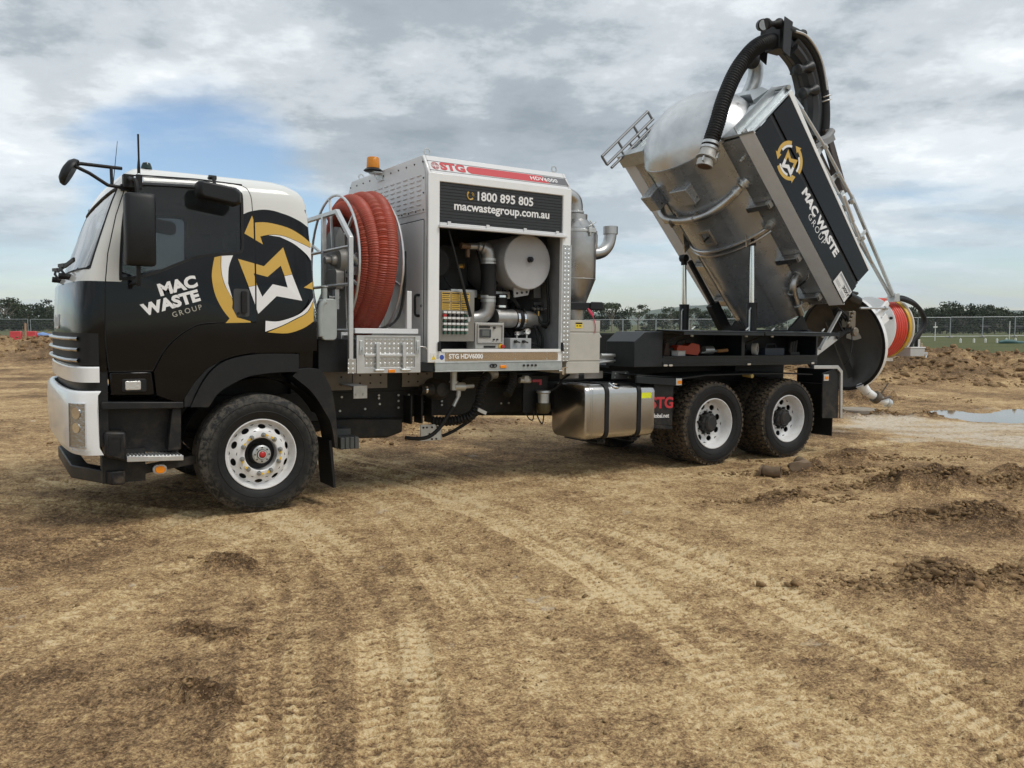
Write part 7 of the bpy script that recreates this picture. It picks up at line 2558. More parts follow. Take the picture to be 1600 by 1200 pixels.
def build_reel():
    """suction hose reel and its alloy guard between cab and cabinet"""
    zc, yc = 2.245, 0.65
    rl = part('hose_reel', ALU, lambda m: [m.tube([(x, yc + 0.66 * cos(a), zc + 0.66 * sin(a)) for a in np.linspace(0, 2 * pi, 44, endpoint=False)], 0.013, 8, closed=True) for x in (0.90, 1.335)])
    for x in (0.90, 1.335):
        for k in range(6):
            a = k * pi / 3 + 0.35
            part('reel_spoke', ALU, lambda m: m.bar((x, yc + 0.12 * cos(a), zc + 0.12 * sin(a)), (x, yc + 0.65 * cos(a), zc + 0.65 * sin(a)), 0.022, 0.022), parent=rl)
    part('reel_core', mat('reel_core_grey', (0.20, 0.20, 0.20), rough=0.5, metal=0.5, var=0.2), lambda m: m.lathe([(0, -0.21), (0.36, -0.21), (0.36, 0.21), (0, 0.21)], (1.118, yc, zc), 'x', 36), parent=rl)
    GB = mat('gearbox_grey', (0.30, 0.29, 0.27), rough=0.45, metal=0.5, var=0.15)
    part('reel_gearbox', GB, lambda m: (m.lathe([(0, -0.10), (0.05, -0.10), (0.055, -0.05), (0.12, -0.04), (0.14, 0.03), (0.14, 0.06)], (0.88, 0.42, 2.26), 'x', 24), m.prism(rrect(0.32, 0.60, 1.98, 2.18, 0.05), 'x', 0.80, 0.88), m.cyl((0.80, 0.42, 2.26), (0.72, 0.42, 2.26), 0.035, 14)), parent=rl, bevel=0.004)
    part('reel_mount', GB, lambda m: m.prism([(0.28, 1.60), (0.62, 1.60), (0.56, 2.50), (0.46, 2.58), (0.34, 2.50)], 'x', 0.885, 0.895), parent=rl)
    part('reel_drain', ZINC, lambda m: (m.cyl((0.86, 0.38, 1.91), (0.74, 0.36, 1.91), 0.014, 8), m.box(0.80, 0.84, 0.35, 0.42, 1.80, 2.02)), parent=rl)
    part('reel_clamp', ZINC, lambda m: (m.cyl((0.95, 0.28, 2.30), (1.02, 0.25, 2.24), 0.05, 12), m.box(0.93, 1.0, 0.22, 0.28, 2.12, 2.20)), parent=rl, bevel=0.004)
    part('reel_stand', PANELW, lambda m: (m.box(0.86, 1.50, 0.0, 0.05, 1.575, 1.622), m.box(1.38, 1.43, 0.0, 0.05, 1.622, 1.98), m.box(0.84, 0.92, 0.30, 1.10, 1.48, 1.60)), parent=rl, bevel=0.004)
    # guard: alloy tube frame with sloping top corners
    gx = 0.80
    g = part('reel_guard', ALU, lambda m: (m.bar((gx, -0.04, 1.215), (gx, -0.04, 2.445), 0.042), m.bar((gx, -0.047, 2.43), (gx, 0.30, 2.712), 0.041), m.bar((gx, 0.29, 2.705), (gx, 2.1, 2.705), 0.04), m.bar((gx, 2.1, 2.69), (gx, 2.44, 2.43), 0.041), m.bar((gx, 2.44, 2.44), (gx, 2.44, 1.215), 0.042), m.bar((gx, 0.66, 1.45), (gx, 0.66, 2.69), 0.044), m.bar((gx, 1.7, 1.45), (gx, 1.7, 2.69), 0.044)), bevel=0.004)
    for z in (2.36, 2.02, 1.60):
        part('guard_rung', ALU, lambda m: m.cyl((gx, -0.02, z), (gx, 2.42, z), 0.015, 10), parent=g)
    part('guard_foot', CHEQ, lambda m: m.box(0.768, 0.845, -0.064, -0.0625, 1.214, 1.345), parent=g)
    # coiled suction hose: four turns, slack at the bottom
    red = mat('orange_suction_hose', (0.33, 0.050, 0.026), rough=0.48, var=0.2, vscale=5, dirt=0.35, dscale=6, dcol=(0.24, 0.10, 0.055))
    P = []
    turns = 3.83
    n = 260
    for i in range(n + 1):
        t = i / n
        a = R(60) + 2 * pi * turns * t
        x = 1.000 + 0.245 * t
        k = int(turns * t)
        r_ = (0.50, 0.565, 0.60, 0.615)[k] + ((0.565, 0.60, 0.615, 0.625)[k] - (0.50, 0.565, 0.60, 0.615)[k]) * (turns * t - k)
        low = max(0.0, -sin(a))
        lean = (0.0, -0.02, 0.03, 0.055)[k] * max(0.0, sin(a)) - 0.05 * low * t
        P.append((x + lean, yc + (r_ + 0.01) * cos(a) * (1 - 0.10 * low), zc + 0.02 + r_ * (1.03 if sin(a) > 0 else 1.0) * sin(a) - 0.045 * low * t))
    mb = MB()
    corrug(mb, P, 0.082, 16, 0.021, 0.010)
    hose = mb.build('suction_hose', red, None, angle=80)
    hose.rotation_euler = (0, R(0.84), 0)
    tag(hose, 'ribbed orange red suction hose coiled on the reel behind the cab', 'hose')
    part('reel_cable', RUB, lambda m: (m.tube(spline([(1.36, 0.0, 2.35), (1.36, 0.0, 2.05), (1.33, 0.02, 1.80), (1.26, 0.03, 1.68), (1.12, 0.04, 1.62)], 6), 0.010, 7), m.tube(spline([(1.35, 0.02, 2.30), (1.35, 0.02, 2.0), (1.31, 0.03, 1.76), (1.22, 0.04, 1.64)], 6), 0.007, 7)), parent=rl)
    # chequer plate tool box with pull-out steps under the reel
    tb = part('chequer_box', CHEQ, lambda m: m.box(0.852, 1.49, -0.055, 0.40, 1.212, 1.555))
    part('box_frame', ALU, lambda m: frame_prism(m, [(0.850, 1.21), (1.492, 1.21), (1.492, 1.558), (0.850, 1.558)], [(0.925, 1.262), (1.434, 1.262), (1.434, 1.545), (0.925, 1.545)], 'y', -0.066, -0.0555), parent=tb, bevel=0.002)
    part('step_bar', ALU, lambda m: m.box(0.926, 1.433, -0.075, -0.0555, 1.362, 1.388), parent=tb, bevel=0.003)
    for x in (1.05, 1.316):
        part('step_post', ALU, lambda m: (m.box(x - 0.016, x + 0.016, -0.092, -0.0755, 1.245, 1.492), m.cyl((x - 0.03, -0.085, 1.238), (x + 0.06, -0.085, 1.238), 0.014, 10)), parent=tb, bevel=0.003)
    for x in (0.892, 1.462):
        part('over_centre_latch', ZINC, lambda m: (m.box(x - 0.016, x + 0.016, -0.078, -0.0665, 1.42, 1.51), m.tube([(x - 0.012, -0.082, 1.45), (x - 0.012, -0.082, 1.38), (x + 0.012, -0.082, 1.38), (x + 0.012, -0.082, 1.45)], 0.005, 6)), parent=tb, bevel=0.003)
    part('amber_marker', AMBER, lambda m: m.box(1.160, 1.228, -0.074, -0.0665, 1.213, 1.242), parent=tb, bevel=0.004)
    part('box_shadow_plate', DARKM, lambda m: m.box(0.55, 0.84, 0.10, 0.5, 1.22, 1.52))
    # coolant bottle on the back of the cab
    part('expansion_bottle', mat('bottle_grey', (0.33, 0.36, 0.35), rough=0.4, var=0.1, vscale=6), lambda m: (m.prism(rrect(0.555, 0.700, 1.51, 1.885, 0.04), 'y', 0.03, 0.16), m.cyl((0.60, 0.09, 1.88), (0.60, 0.09, 1.985), 0.028, 12), m.cyl((0.60, 0.09, 1.985), (0.60, 0.09, 2.0), 0.036, 12), m.tube(spline([(0.60, 0.05, 1.86), (0.56, 0.05, 1.82), (0.545, 0.05, 1.70), (0.55, 0.05, 1.54)], 4), 0.03, 8)), bevel=0.012)


build_reel()


def build_gap():
    """boxes and separator behind the cabinet"""
    bx = part('rear_box', BEIGE, lambda m: (m.box(3.262, 3.672, -0.03, 0.62, 1.614, 1.738), m.box(3.255, 3.674, -0.03, 0.62, 1.304, 1.598), m.box(3.225, 3.674, -0.028, 0.62, 1.168, 1.290)), bevel=0.004)
    part('box_seam', BEIGE, lambda m: (m.box(3.258, 3.670, -0.024, 0.6, 1.599, 1.613), m.box(3.252, 3.670, -0.024, 0.6, 1.291, 1.303)), parent=bx)
    part('warning_sticker', MATS['label_yellow'], lambda m: m.box(3.335, 3.43, -0.0325, -0.0305, 1.652, 1.715), parent=bx)
    part('sticker_print', DARKM, lambda m: (m.box(3.338, 3.427, -0.0336, -0.0326, 1.697, 1.713), m.box(3.35, 3.37, -0.0336, -0.0326, 1.672, 1.683), m.box(3.385, 3.415, -0.0336, -0.0326, 1.672, 1.683)), parent=bx)['kind'] = 'stuff'
    part('box_catch', ZINC, lambda m: (m.box(3.675, 3.70, 0.02, 0.06, 1.56, 1.62), m.cyl((3.69, 0.03, 1.60), (3.72, 0.02, 1.555), 0.012, 8)), parent=bx)
    sep = part('separator', STEEL, lambda m: m.lathe([(0.10, 1.72), (0.105, 1.86), (0.115, 1.93), (0.225, 2.215), (0.227, 2.22), (0.228, 2.76), (0.222, 2.80), (0.12, 2.90), (0.12, 2.96)], (3.815, 0.62, 0), 'z', 32))
    part('separator_neck', STEEL, lambda m: m.tube(spline([(3.79, 0.62, 2.94), (3.79, 0.62, 3.06), (3.76, 0.62, 3.13), (3.66, 0.62, 3.17), (3.5, 0.62, 3.17)], 6), 0.085, 20), parent=sep)
    for z in (2.985, 2.76, 2.22):
        part('clamp_ring', ZINC, lambda m: m.lathe([(0.09 if z > 2.9 else 0.229, -0.016), (0.1 if z > 2.9 else 0.238, -0.010), (0.1 if z > 2.9 else 0.238, 0.010), (0.09 if z > 2.9 else 0.229, 0.016)] if z != 2.22 else [(0.227, -0.004), (0.231, 0), (0.227, 0.004)], (3.79 if z > 2.9 else 3.815, 0.62, z), 'z', 28), parent=sep)
    part('ring_bolt', ZINC, lambda m: (m.cyl((3.83, 0.38, 2.70), (3.83, 0.38, 2.83), 0.014, 8), m.bar((3.79, 0.37, 2.80), (3.90, 0.37, 2.86), 0.012), m.bar((3.81, 0.37, 2.87), (3.88, 0.37, 2.80), 0.012), m.box(3.80, 3.90, 0.365, 0.40, 2.74, 2.79)), parent=sep, bevel=0.003)
    part('dust_cup', STEEL, lambda m: m.lathe([(0.0, 2.80), (0.05, 2.79), (0.07, 2.74), (0.07, 2.60), (0.03, 2.52)], (4.02, 0.60, 0), 'z', 18), parent=sep)
    part('outlet_elbow', STEEL, lambda m: m.tube(spline([(3.95, 0.62, 2.53), (4.08, 0.62, 2.53), (4.20, 0.62, 2.565), (4.28, 0.62, 2.65), (4.31, 0.62, 2.76), (4.31, 0.62, 2.80)], 6), 0.073, 20), parent=sep)
    part('outlet_collar', STEEL, lambda m: m.lathe([(0.074, 2.77), (0.088, 2.772), (0.088, 2.86), (0.080, 2.865), (0.072, 2.85), (0.07, 2.75)], (4.31, 0.62, 0), 'z', 24), parent=sep)
    part('separator_bracket', SATIN, lambda m: (m.box(3.45, 4.0, 0.35, 0.38, 1.86, 1.945), m.box(3.45, 3.98, 0.39, 0.86, 1.88, 1.93), m.prism(rrect(3.82, 4.0, 1.865, 1.955, 0.02), 'y', 0.335, 0.35)), parent=sep, bevel=0.006)
    part('red_tag', mat('tag_red', (0.55, 0.04, 0.09), rough=0.6), lambda m: m.tube(spline([(3.56, 0.05, 1.87), (3.585, 0.0, 1.80), (3.575, -0.035, 1.76), (3.60, -0.04, 1.68), (3.595, -0.04, 1.60)], 4), [0.006, 0.010, 0.017, 0.017, 0.014, 0.007, 0.005, 0.004, 0.004] + [0.004] * 8, 6), parent=sep)
    part('rear_frame_post', ALU, lambda m: m.box(3.26, 3.30, 1.9, 1.94, 1.2, 2.6))


build_gap()
# ------------------------------------------------------------------ tipped tank body
TIP = R(48)
TX, TZ = 5.972, 4.057
tank_steel = mat('tank_stainless', (0.40, 0.42, 0.44), rough=0.29, metal=0.62, var=0.24, vscale=2.6, rvar=0.10, bump=0.04, bscale=5)
DOMEM = mat('dome_bright', (0.62, 0.635, 0.645), rough=0.36, metal=0.82, var=0.12, vscale=6, rvar=0.10, bump=0.07, bscale=6)
GALV2 = mat('galvanised_sheet', (0.50, 0.535, 0.55), rough=0.38, metal=0.7, var=0.12, vscale=18)
STRIP = mat('sill_grey', (0.74, 0.76, 0.79), rough=0.45, var=0.05)
PANELB = mat('panel_black', (0.0048, 0.0054, 0.0066), rough=0.2, spec=0.28)
GROOVE = mat('groove_black', (0.006, 0.006, 0.007), rough=0.4)
TR, TWC = 0.78, 0.33      # tank radius and axis height in the body frame


def tv(u, y, w):
    """body frame -> truck frame"""
    return Vector((TX + u * cos(TIP) + w * sin(TIP), y, TZ - u * sin(TIP) + w * cos(TIP)))


def build_body():
    # shell of the near side box: underside, ends, roof
    U1 = 2.72
    mb = MB()
    # tank barrel with dished front end and open rear
    prof = [(0.0, -0.50), (0.14, -0.492), (0.30, -0.455), (0.45, -0.395), (0.58, -0.305), (0.68, -0.20), (0.745, -0.10), (TR, 0.0), (TR, U1 + 0.05), (TR - 0.03, U1 + 0.05), (TR - 0.03, 2.0), (0, 1.95)]
    mb.lathe([(r_, t) for r_, t in prof[7:]], (0, YC, TWC), 'x', 72)
    body = mb.build('tank_body', tank_steel, truck, angle=40)
    body.location = (TX, 0, TZ)
    body.rotation_euler = (0, TIP, 0)

    def P(n, m, fn, **k):
        return part(n, m, fn, parent=body, **k)
    P('tank_dome', DOMEM, lambda m: m.lathe(prof[:8], (0, YC, TWC), 'x', 72), angle=60)
    P('dome_flange', tank_steel, lambda m: m.lathe([(TR, 0.0), (TR + 0.012, 0.002), (TR + 0.012, 0.03), (TR, 0.032)], (0, YC, TWC), 'x', 72))
    for far in (False, True):
        f = (lambda a, b: (2 * YC - b, 2 * YC - a)) if far else (lambda a, b: (a, b))
        fy = (lambda a: 2 * YC - a) if far else (lambda a: a)
        # underside sheet, sloping a little to the barrel
        P('box_floor', tank_steel, lambda m: m.prism([(fy(0.20), 0.005), (fy(0.20), 0.02), (fy(0.62), 0.0), (fy(0.62), -0.02)], 'x', 0.03, U1), bevel=0.002)
        P('floor_seam', GROOVE, lambda m: m.box(0.06, U1, *f(0.612, 0.630), -0.026, -0.018))
        P('saddle_plate', tank_steel, lambda m: m.rings([[(u, fy(YC - TR * 1.012 * cos(a)), TWC - TR * 1.012 * sin(a)) for a in np.linspace(R(30), R(58), 7)] for u in (0.10, U1)], closed=False))
        P('side_sill', STRIP, lambda m: m.prism([(fy(-0.035), 0.012), (fy(0.20), 0.0), (fy(0.20), 0.03), (fy(-0.035), 0.03)], 'x', 0.0, U1 + 0.03), bevel=0.003)
        P('lower_panel', PANELB, lambda m: m.prism([(0.02, 0.015), (U1, 0.015), (U1, 0.36), (0.02, 0.36)], 'y', *f(-0.04, -0.02)))
        P('panel_groove', GROOVE, lambda m: m.prism([(0.02, 0.360), (U1, 0.360), (U1, 0.44), (0.02, 0.44)], 'y', *f(-0.022, -0.008)))
        P('upper_panel', PANELB, lambda m: m.prism([(0.02, 0.44), (U1 - 0.02, 0.44), (U1, 0.70), (0.02, 0.70 + 0.12)], 'y', *f(-0.04, -0.02)))
        P('panel_cap', WHITE, lambda m: m.prism([(-0.02, 0.82), (1.4, 0.76), (U1, 0.70), (U1, 0.735), (1.4, 0.80), (-0.02, 0.90)], 'y', *f(-0.045, 0.03)), bevel=0.003)
        P('box_roof', GALV2, lambda m: m.prism([(fy(0.03), 0.80), (fy(0.03), 0.82), (fy(0.62), 1.0), (fy(0.62), 0.98)], 'x', 0.0, U1))
        P('rear_bulkhead', tank_steel, lambda m: m.prism([(fy(0.0), 0.02), (fy(0.6), -0.01), (fy(0.62), 0.95), (fy(0.0), 0.70)], 'x', U1 - 0.02, U1))
        # galvanised front bulkhead with folds
        P('front_bulkhead', GALV2, lambda m: m.prism([(fy(-0.042), 0.0), (fy(0.30), -0.01), (fy(0.50), 0.0), (fy(0.44), 0.33), (fy(0.52), 0.72), (fy(0.22), 0.94), (fy(-0.042), 0.90)], 'x', -0.03, -0.001), bevel=0.003)
        P('bulkhead_fold', GALV2, lambda m: (m.prism([(fy(0.02), -0.02), (fy(0.035), -0.02), (fy(0.035), 0.90), (fy(0.02), 0.90)], 'x', -0.09, -0.031), m.prism([(fy(0.20), 0.0), (fy(0.215), 0.0), (fy(0.215), 0.90), (fy(0.20), 0.90)], 'x', -0.13, -0.031)))
        P('hinge_tube', STEEL, lambda m: (m.cyl((-0.045, fy(0.11), -0.02), (-0.045, fy(0.11), 0.92), 0.012, 8), m.cyl((-0.06, fy(-0.02), 0.90), (-0.06, fy(0.30), 0.97), 0.03, 10)))
        # cross arms that carry the box
        for u in (1.0, 1.88, 2.55):
            P('cross_arm', STEEL, lambda m: (m.prism([(fy(0.22), -0.095), (fy(0.58), -0.125), (fy(0.86), -0.36), (fy(0.88), -0.30), (fy(0.63), -0.03), (fy(0.22), -0.012)], 'x', u - 0.035, u - 0.027), m.prism([(fy(0.22), -0.095), (fy(0.58), -0.125), (fy(0.86), -0.36), (fy(0.88), -0.30), (fy(0.63), -0.03), (fy(0.22), -0.012)], 'x', u + 0.027, u + 0.035), m.prism([(fy(0.22), -0.102), (fy(0.58), -0.132), (fy(0.58), -0.124), (fy(0.22), -0.094)], 'x', u - 0.035, u + 0.035)), bevel=0.002)
            P('arm_clamp', ZINC, lambda m: (m.box(u - 0.045, u + 0.045, *f(0.215, 0.27), -0.075, -0.012), m.cyl((u, fy(0.25), -0.075), (u, fy(0.25), -0.095), 0.012, 8)), bevel=0.003)
    # round caps on the floor of the near box
    for u, y in ((1.33, 0.42), (0.30, 0.30)):
        r_ = 0.05 if u > 1 else 0.018
        P('drain_cap', ZINC, lambda m: m.lathe([(r_ * 1.3, 0.0), (r_ * 1.3, -0.02), (r_, -0.025), (r_, -0.07), (r_ * 0.6, -0.08), (0, -0.08)], (u, y, 0.0), 'z', 18))
    # rolled stiffener round the belly
    for u in (1.36, 1.43):
        P('belly_ring', STEEL, lambda m: m.tube([(u, YC - TR * 1.02 * cos(a), TWC - TR * 1.02 * sin(a)) for a in np.linspace(R(25), R(155), 28)], 0.020, 8))
    P('ring_web', STEEL, lambda m: m.rings([[(u, YC - TR * 1.015 * cos(a), TWC - TR * 1.015 * sin(a)) for a in np.linspace(R(25), R(155), 28)] for u in (1.36, 1.43)], closed=False))
    # two box brackets near the front of the belly
    for y0, y1 in ((0.92, 1.22), (1.60, 1.80)):
        P('belly_bracket', tank_steel, lambda m: m.prism([(0.28, -0.20), (0.30, -0.54), (0.56, -0.50), (0.56, -0.20)], 'y', y0, y1), bevel=0.01)
        P('bracket_bore', GROOVE, lambda m: m.lathe([(0, 0), (0.014, 0)], (0.50, y0 - 0.002, -0.42), 'y', 10))
    P('belly_hatch', STEEL, lambda m: frame_prism(m, rrect(1.02, 1.26, 1.02, 1.22, 0.01), rrect(1.05, 1.23, 1.05, 1.19, 0.01), 'z', -0.46, -0.425))
    P('hatch_handle', RUB, lambda m: (m.cyl((1.13, 1.10, -0.43), (1.13, 1.10, -0.50), 0.012, 8), m.bar((1.10, 1.06, -0.49), (1.16, 1.16, -0.49), 0.02)))
    # transfer pipe slung under the belly
    P('belly_pipe', STEEL, lambda m: m.tube(spline([(0.66, 0.50, -0.10), (0.70, 0.58, -0.22), (0.74, 0.72, -0.38), (0.76, 0.92, -0.50), (0.77, 1.25, -0.52), (0.74, 1.62, -0.46), (0.68, 1.80, -0.34), (0.55, 1.86, -0.20)], 7), 0.055, 14))
    P('pipe_coupling', ZINC, lambda m: (m.tube([(0.62, 0.42, 0.0), (0.65, 0.48, -0.08)], 0.055, 16), m.tube([(0.63, 0.44, -0.03), (0.64, 0.46, -0.05)], 0.075, 16), m.tube([(0.67, 0.525, -0.14), (0.685, 0.55, -0.175)], 0.06, 16)))
    for y in (1.05, 1.50):
        P('pipe_hanger', STEEL, lambda m: m.prism([(0.70, -0.40), (0.84, -0.40), (0.82, -0.575), (0.72, -0.575)], 'y', y - 0.006, y + 0.006))
    # outlet with elbow low on the near side
    P('outlet_pipe', STEEL, lambda m: m.tube(spline([(2.20, 0.44, 0.0), (2.22, 0.44, -0.10), (2.28, 0.45, -0.17), (2.38, 0.47, -0.20), (2.72, 0.52, -0.21)], 6), 0.052, 16))
    for u, w, r_ in ((2.20, -0.015, 0.075), (2.34, -0.19, 0.066), (2.55, -0.205, 0.066)):
        P('outlet_clamp', ZINC, lambda m: m.lathe([(r_ * 0.75, -0.012), (r_, -0.010), (r_, 0.010), (r_ * 0.75, 0.012)], (u, 0.44 if u < 2.3 else 0.48, w), 'z' if u < 2.3 else 'x', 18))
    P('sample_hose', RUB, lambda m: m.tube(spline([(2.30, 0.42, -0.13), (2.28, 0.36, -0.11), (2.24, 0.28, -0.08)], 5), 0.014, 8))
    P('sample_tap', CHROME, lambda m: m.tube(spline([(2.24, 0.28, -0.08), (2.20, 0.23, -0.07), (2.14, 0.21, -0.06)], 5), 0.012, 8))
    P('lifting_lug', STEEL, lambda m: (m.prism([(1.10, -0.17), (1.16, -0.17), (1.42, -0.34), (1.42, -0.20), (1.25, -0.05)], 'y', 0.655, 0.675), m.prism([(1.10, -0.17), (1.16, -0.17), (1.42, -0.34), (1.42, -0.20), (1.25, -0.05)], 'y', 1.83, 1.85)))
    # lettering and emblem on the near panel
    def lay(u, w, out, ang=0.0):
        return plane_y(u, -0.0405 - out, w, ang)
    sc = 0.53
    cu, cw, c0x, c0z = 0.635, 0.315, 0.045, 2.07

    def emb(name, poly, m_, up=0.0015):
        q = [(cu + (x - c0x) * sc, cw + (z - c0z) * sc) for x, z in poly]
        flat_poly(q, yf=lambda z: -0.0405, lift=up, th=0.0013).build(name, m_, body, angle=0)
    # full ring of arrows
    full = [('logo_arrow', A1Y, YEL)]
    ring_o = [(0.045 + 0.46 * cos(R(a)), 2.07 + 0.46 * sin(R(a))) for a in range(0, 360, 6)]

    def arc_poly(r0, r1, a0, a1, head=None):
        o = [(0.045 + r1 * cos(R(a)), 2.07 + r1 * sin(R(a))) for a in np.linspace(a0, a1, 14)]
        i = [(0.045 + r0 * cos(R(a)), 2.07 + r0 * sin(R(a))) for a in np.linspace(a1, a0, 14)]
        h = []
        if head:
            rm = (r0 + r1) / 2
            h = [(0.045 + (r1 + 0.06) * cos(R(a1)), 2.07 + (r1 + 0.06) * sin(R(a1))), (0.045 + rm * cos(R(a1 + head)), 2.07 + rm * sin(R(a1 + head))), (0.045 + (r0 - 0.06) * cos(R(a1)), 2.07 + (r0 - 0.06) * sin(R(a1)))]
        return o + h + i
    for a in (10, 130, 250):
        emb('logo_arrow', arc_poly(0.375, 0.465, a, a + 78, 22), YEL)
        emb('logo_arc', arc_poly(0.315, 0.370, a - 4, a + 58), VIN)
    emb('logo_letter', [(-0.185, 2.194), (0.033, 2.143), (0.204, 2.315), (0.277, 2.086), (0.210, 2.069), (0.179, 2.155), (0.062, 2.053), (-0.057, 2.079), (-0.029, 1.981), (-0.1, 1.962)], YEL)
    emb('logo_letter', [(-0.1, 1.959), (-0.029, 1.978), (0.015, 1.881), (0.105, 1.992), (0.236, 1.968), (0.210, 2.066), (0.277, 2.083), (0.366, 1.857), (0.139, 1.890), (-0.020, 1.734)], VIN)
    text('lettering', 'MAC WASTE', 0.165, VIN, lay(1.60, 0.300, 0.001), body, bold=0.0075, thick=0.0008, squash=1.12)
    text('lettering', 'GROUP', 0.125, VIN, lay(1.62, 0.190, 0.001), body, bold=-0.0015, thick=0.0008, spacing=1.25)
    b = P('hazard_board', PANELB, lambda m: m.box(2.335, 2.725, -0.048, -0.0405, 0.0, 0.245))
    P('board_face', MATS['label_white'], lambda m: m.box(2.350, 2.710, -0.0505, -0.0485, 0.015, 0.232))
    P('board_print', MATS['label_print'], lambda m: (m.box(2.365, 2.69, -0.0515, -0.0506, 0.188, 0.216), m.box(2.36, 2.70, -0.0513, -0.0506, 0.176, 0.180), m.box(2.53, 2.534, -0.0513, -0.0506, 0.02, 0.176), [m.box(2.37, 2.50 - 0.02 * (k % 2), -0.0513, -0.0506, 0.06 + k * 0.018, 0.067 + k * 0.018) for k in range(3)], [m.box(2.55, 2.68 - 0.02 * (k % 2), -0.0513, -0.0506, 0.03 + k * 0.018, 0.037 + k * 0.018) for k in range(3)]))['kind'] = 'stuff'
    text('lettering', '30XY', 0.075, PANELB, plane_y(2.62, -0.0507, 0.130), body, bold=0.003, thick=0.0008)
    # rails along the top edge of the near side
    rl = P('top_rail', ALU, lambda m: (m.bar((0.06, 0.0, 0.90), (0.30, 0.0, 0.955), 0.05, 0.03), m.tube([(0.28, 0.0, 0.95), (0.95, 0.0, 1.035), (1.78, 0.0, 1.075)], 0.021, 10)))
    P('lower_rail', ALU, lambda m: m.tube([(0.55, 0.02, 0.86), (1.40, 0.02, 0.90), (2.30, 0.02, 0.92), (2.75, 0.02, 0.90)], 0.017, 10))
    for u in (0.92, 1.36, 1.80, 2.32):
        P('rail_bracket', ALU, lambda m: m.prism([(u - 0.06, 0.74), (u + 0.06, 0.735), (u + 0.05, 0.90), (u + 0.02, 1.08), (u - 0.02, 1.08), (u - 0.05, 0.90)], 'y', 0.031, 0.045), bevel=0.003)
        P('rail_clamp', ZINC, lambda m: m.cyl((u - 0.03, 0.0, 1.04 if u < 1.9 else 0.92), (u + 0.03, 0.0, 1.045 if u < 1.9 else 0.92), 0.032, 12))
    P('door_ram', ALU, lambda m: (m.cyl((1.62, -0.01, 0.93), (2.02, -0.01, 0.875), 0.032, 14), m.cyl((2.02, -0.01, 0.875), (2.30, -0.01, 0.84), 0.016, 10), m.box(1.56, 1.64, -0.03, 0.02, 0.88, 0.96)), bevel=0.002)
    # ladder rail on the far front corner
    hr = P('front_handrail', mat('rail_grey', (0.20, 0.205, 0.21), rough=0.45, metal=0.5), lambda m: (m.tube([(-0.14, 2.30, -0.30), (-0.14, 2.30, 0.80)], 0.022, 8), m.tube([(-0.22, 2.30, -0.34), (-0.22, 2.30, 0.80)], 0.022, 8), m.tube([(-0.36, 2.30, -0.34), (-0.36, 2.30, 0.78)], 0.022, 8), [m.tube([(-0.36, 2.30, w), (-0.22, 2.30, w)], 0.018, 8) for w in (-0.34, 0.04, 0.42, 0.78)], [m.tube([(-0.22, 2.30, w), (0.0, 2.30, w + 0.02)], 0.016, 8) for w in (0.0, 0.2, 0.4, 0.6)]))
    P('front_step', GALV2, lambda m: (m.box(-0.16, 0.03, 1.85, 2.40, -0.05, -0.02), m.box(-0.16, -0.14, 1.85, 2.40, -0.02, 0.10)), bevel=0.003)
    # inlet elbow on top of the dome
    P('inlet_elbow', GALV2, lambda m: m.tube(spline([(0.16, 1.12, 1.05), (0.12, 1.12, 1.40), (0.02, 1.12, 1.68), (-0.14, 1.10, 1.80), (-0.27, 1.06, 1.72)], 6), 0.105, 20))
    P('inlet_boot', RUB, lambda m: m.tube([(-0.22, 1.075, 1.77), (-0.31, 1.045, 1.66), (-0.33, 1.03, 1.56)], [0.115, 0.118, 0.118], 20))
    P('inlet_bracket', GALV2, lambda m: (m.box(-0.02, 0.24, 0.86, 1.38, 1.04, 1.12), m.prism([(0.02, 1.12), (0.26, 1.12), (0.20, 1.50), (0.12, 1.62)], 'y', 0.99, 1.01), m.prism([(0.02, 1.12), (0.26, 1.12), (0.20, 1.50), (0.12, 1.62)], 'y', 1.23, 1.25)), bevel=0.004)
    P('dome_saddle', GALV2, lambda m: m.prism([(0.42, 0.72), (0.62, 0.95), (1.2, 1.06), (1.2, 1.12), (0.5, 1.06), (0.30, 0.92)], 'x', -0.10, 0.04), bevel=0.004)
    return body


tank_body = build_body()


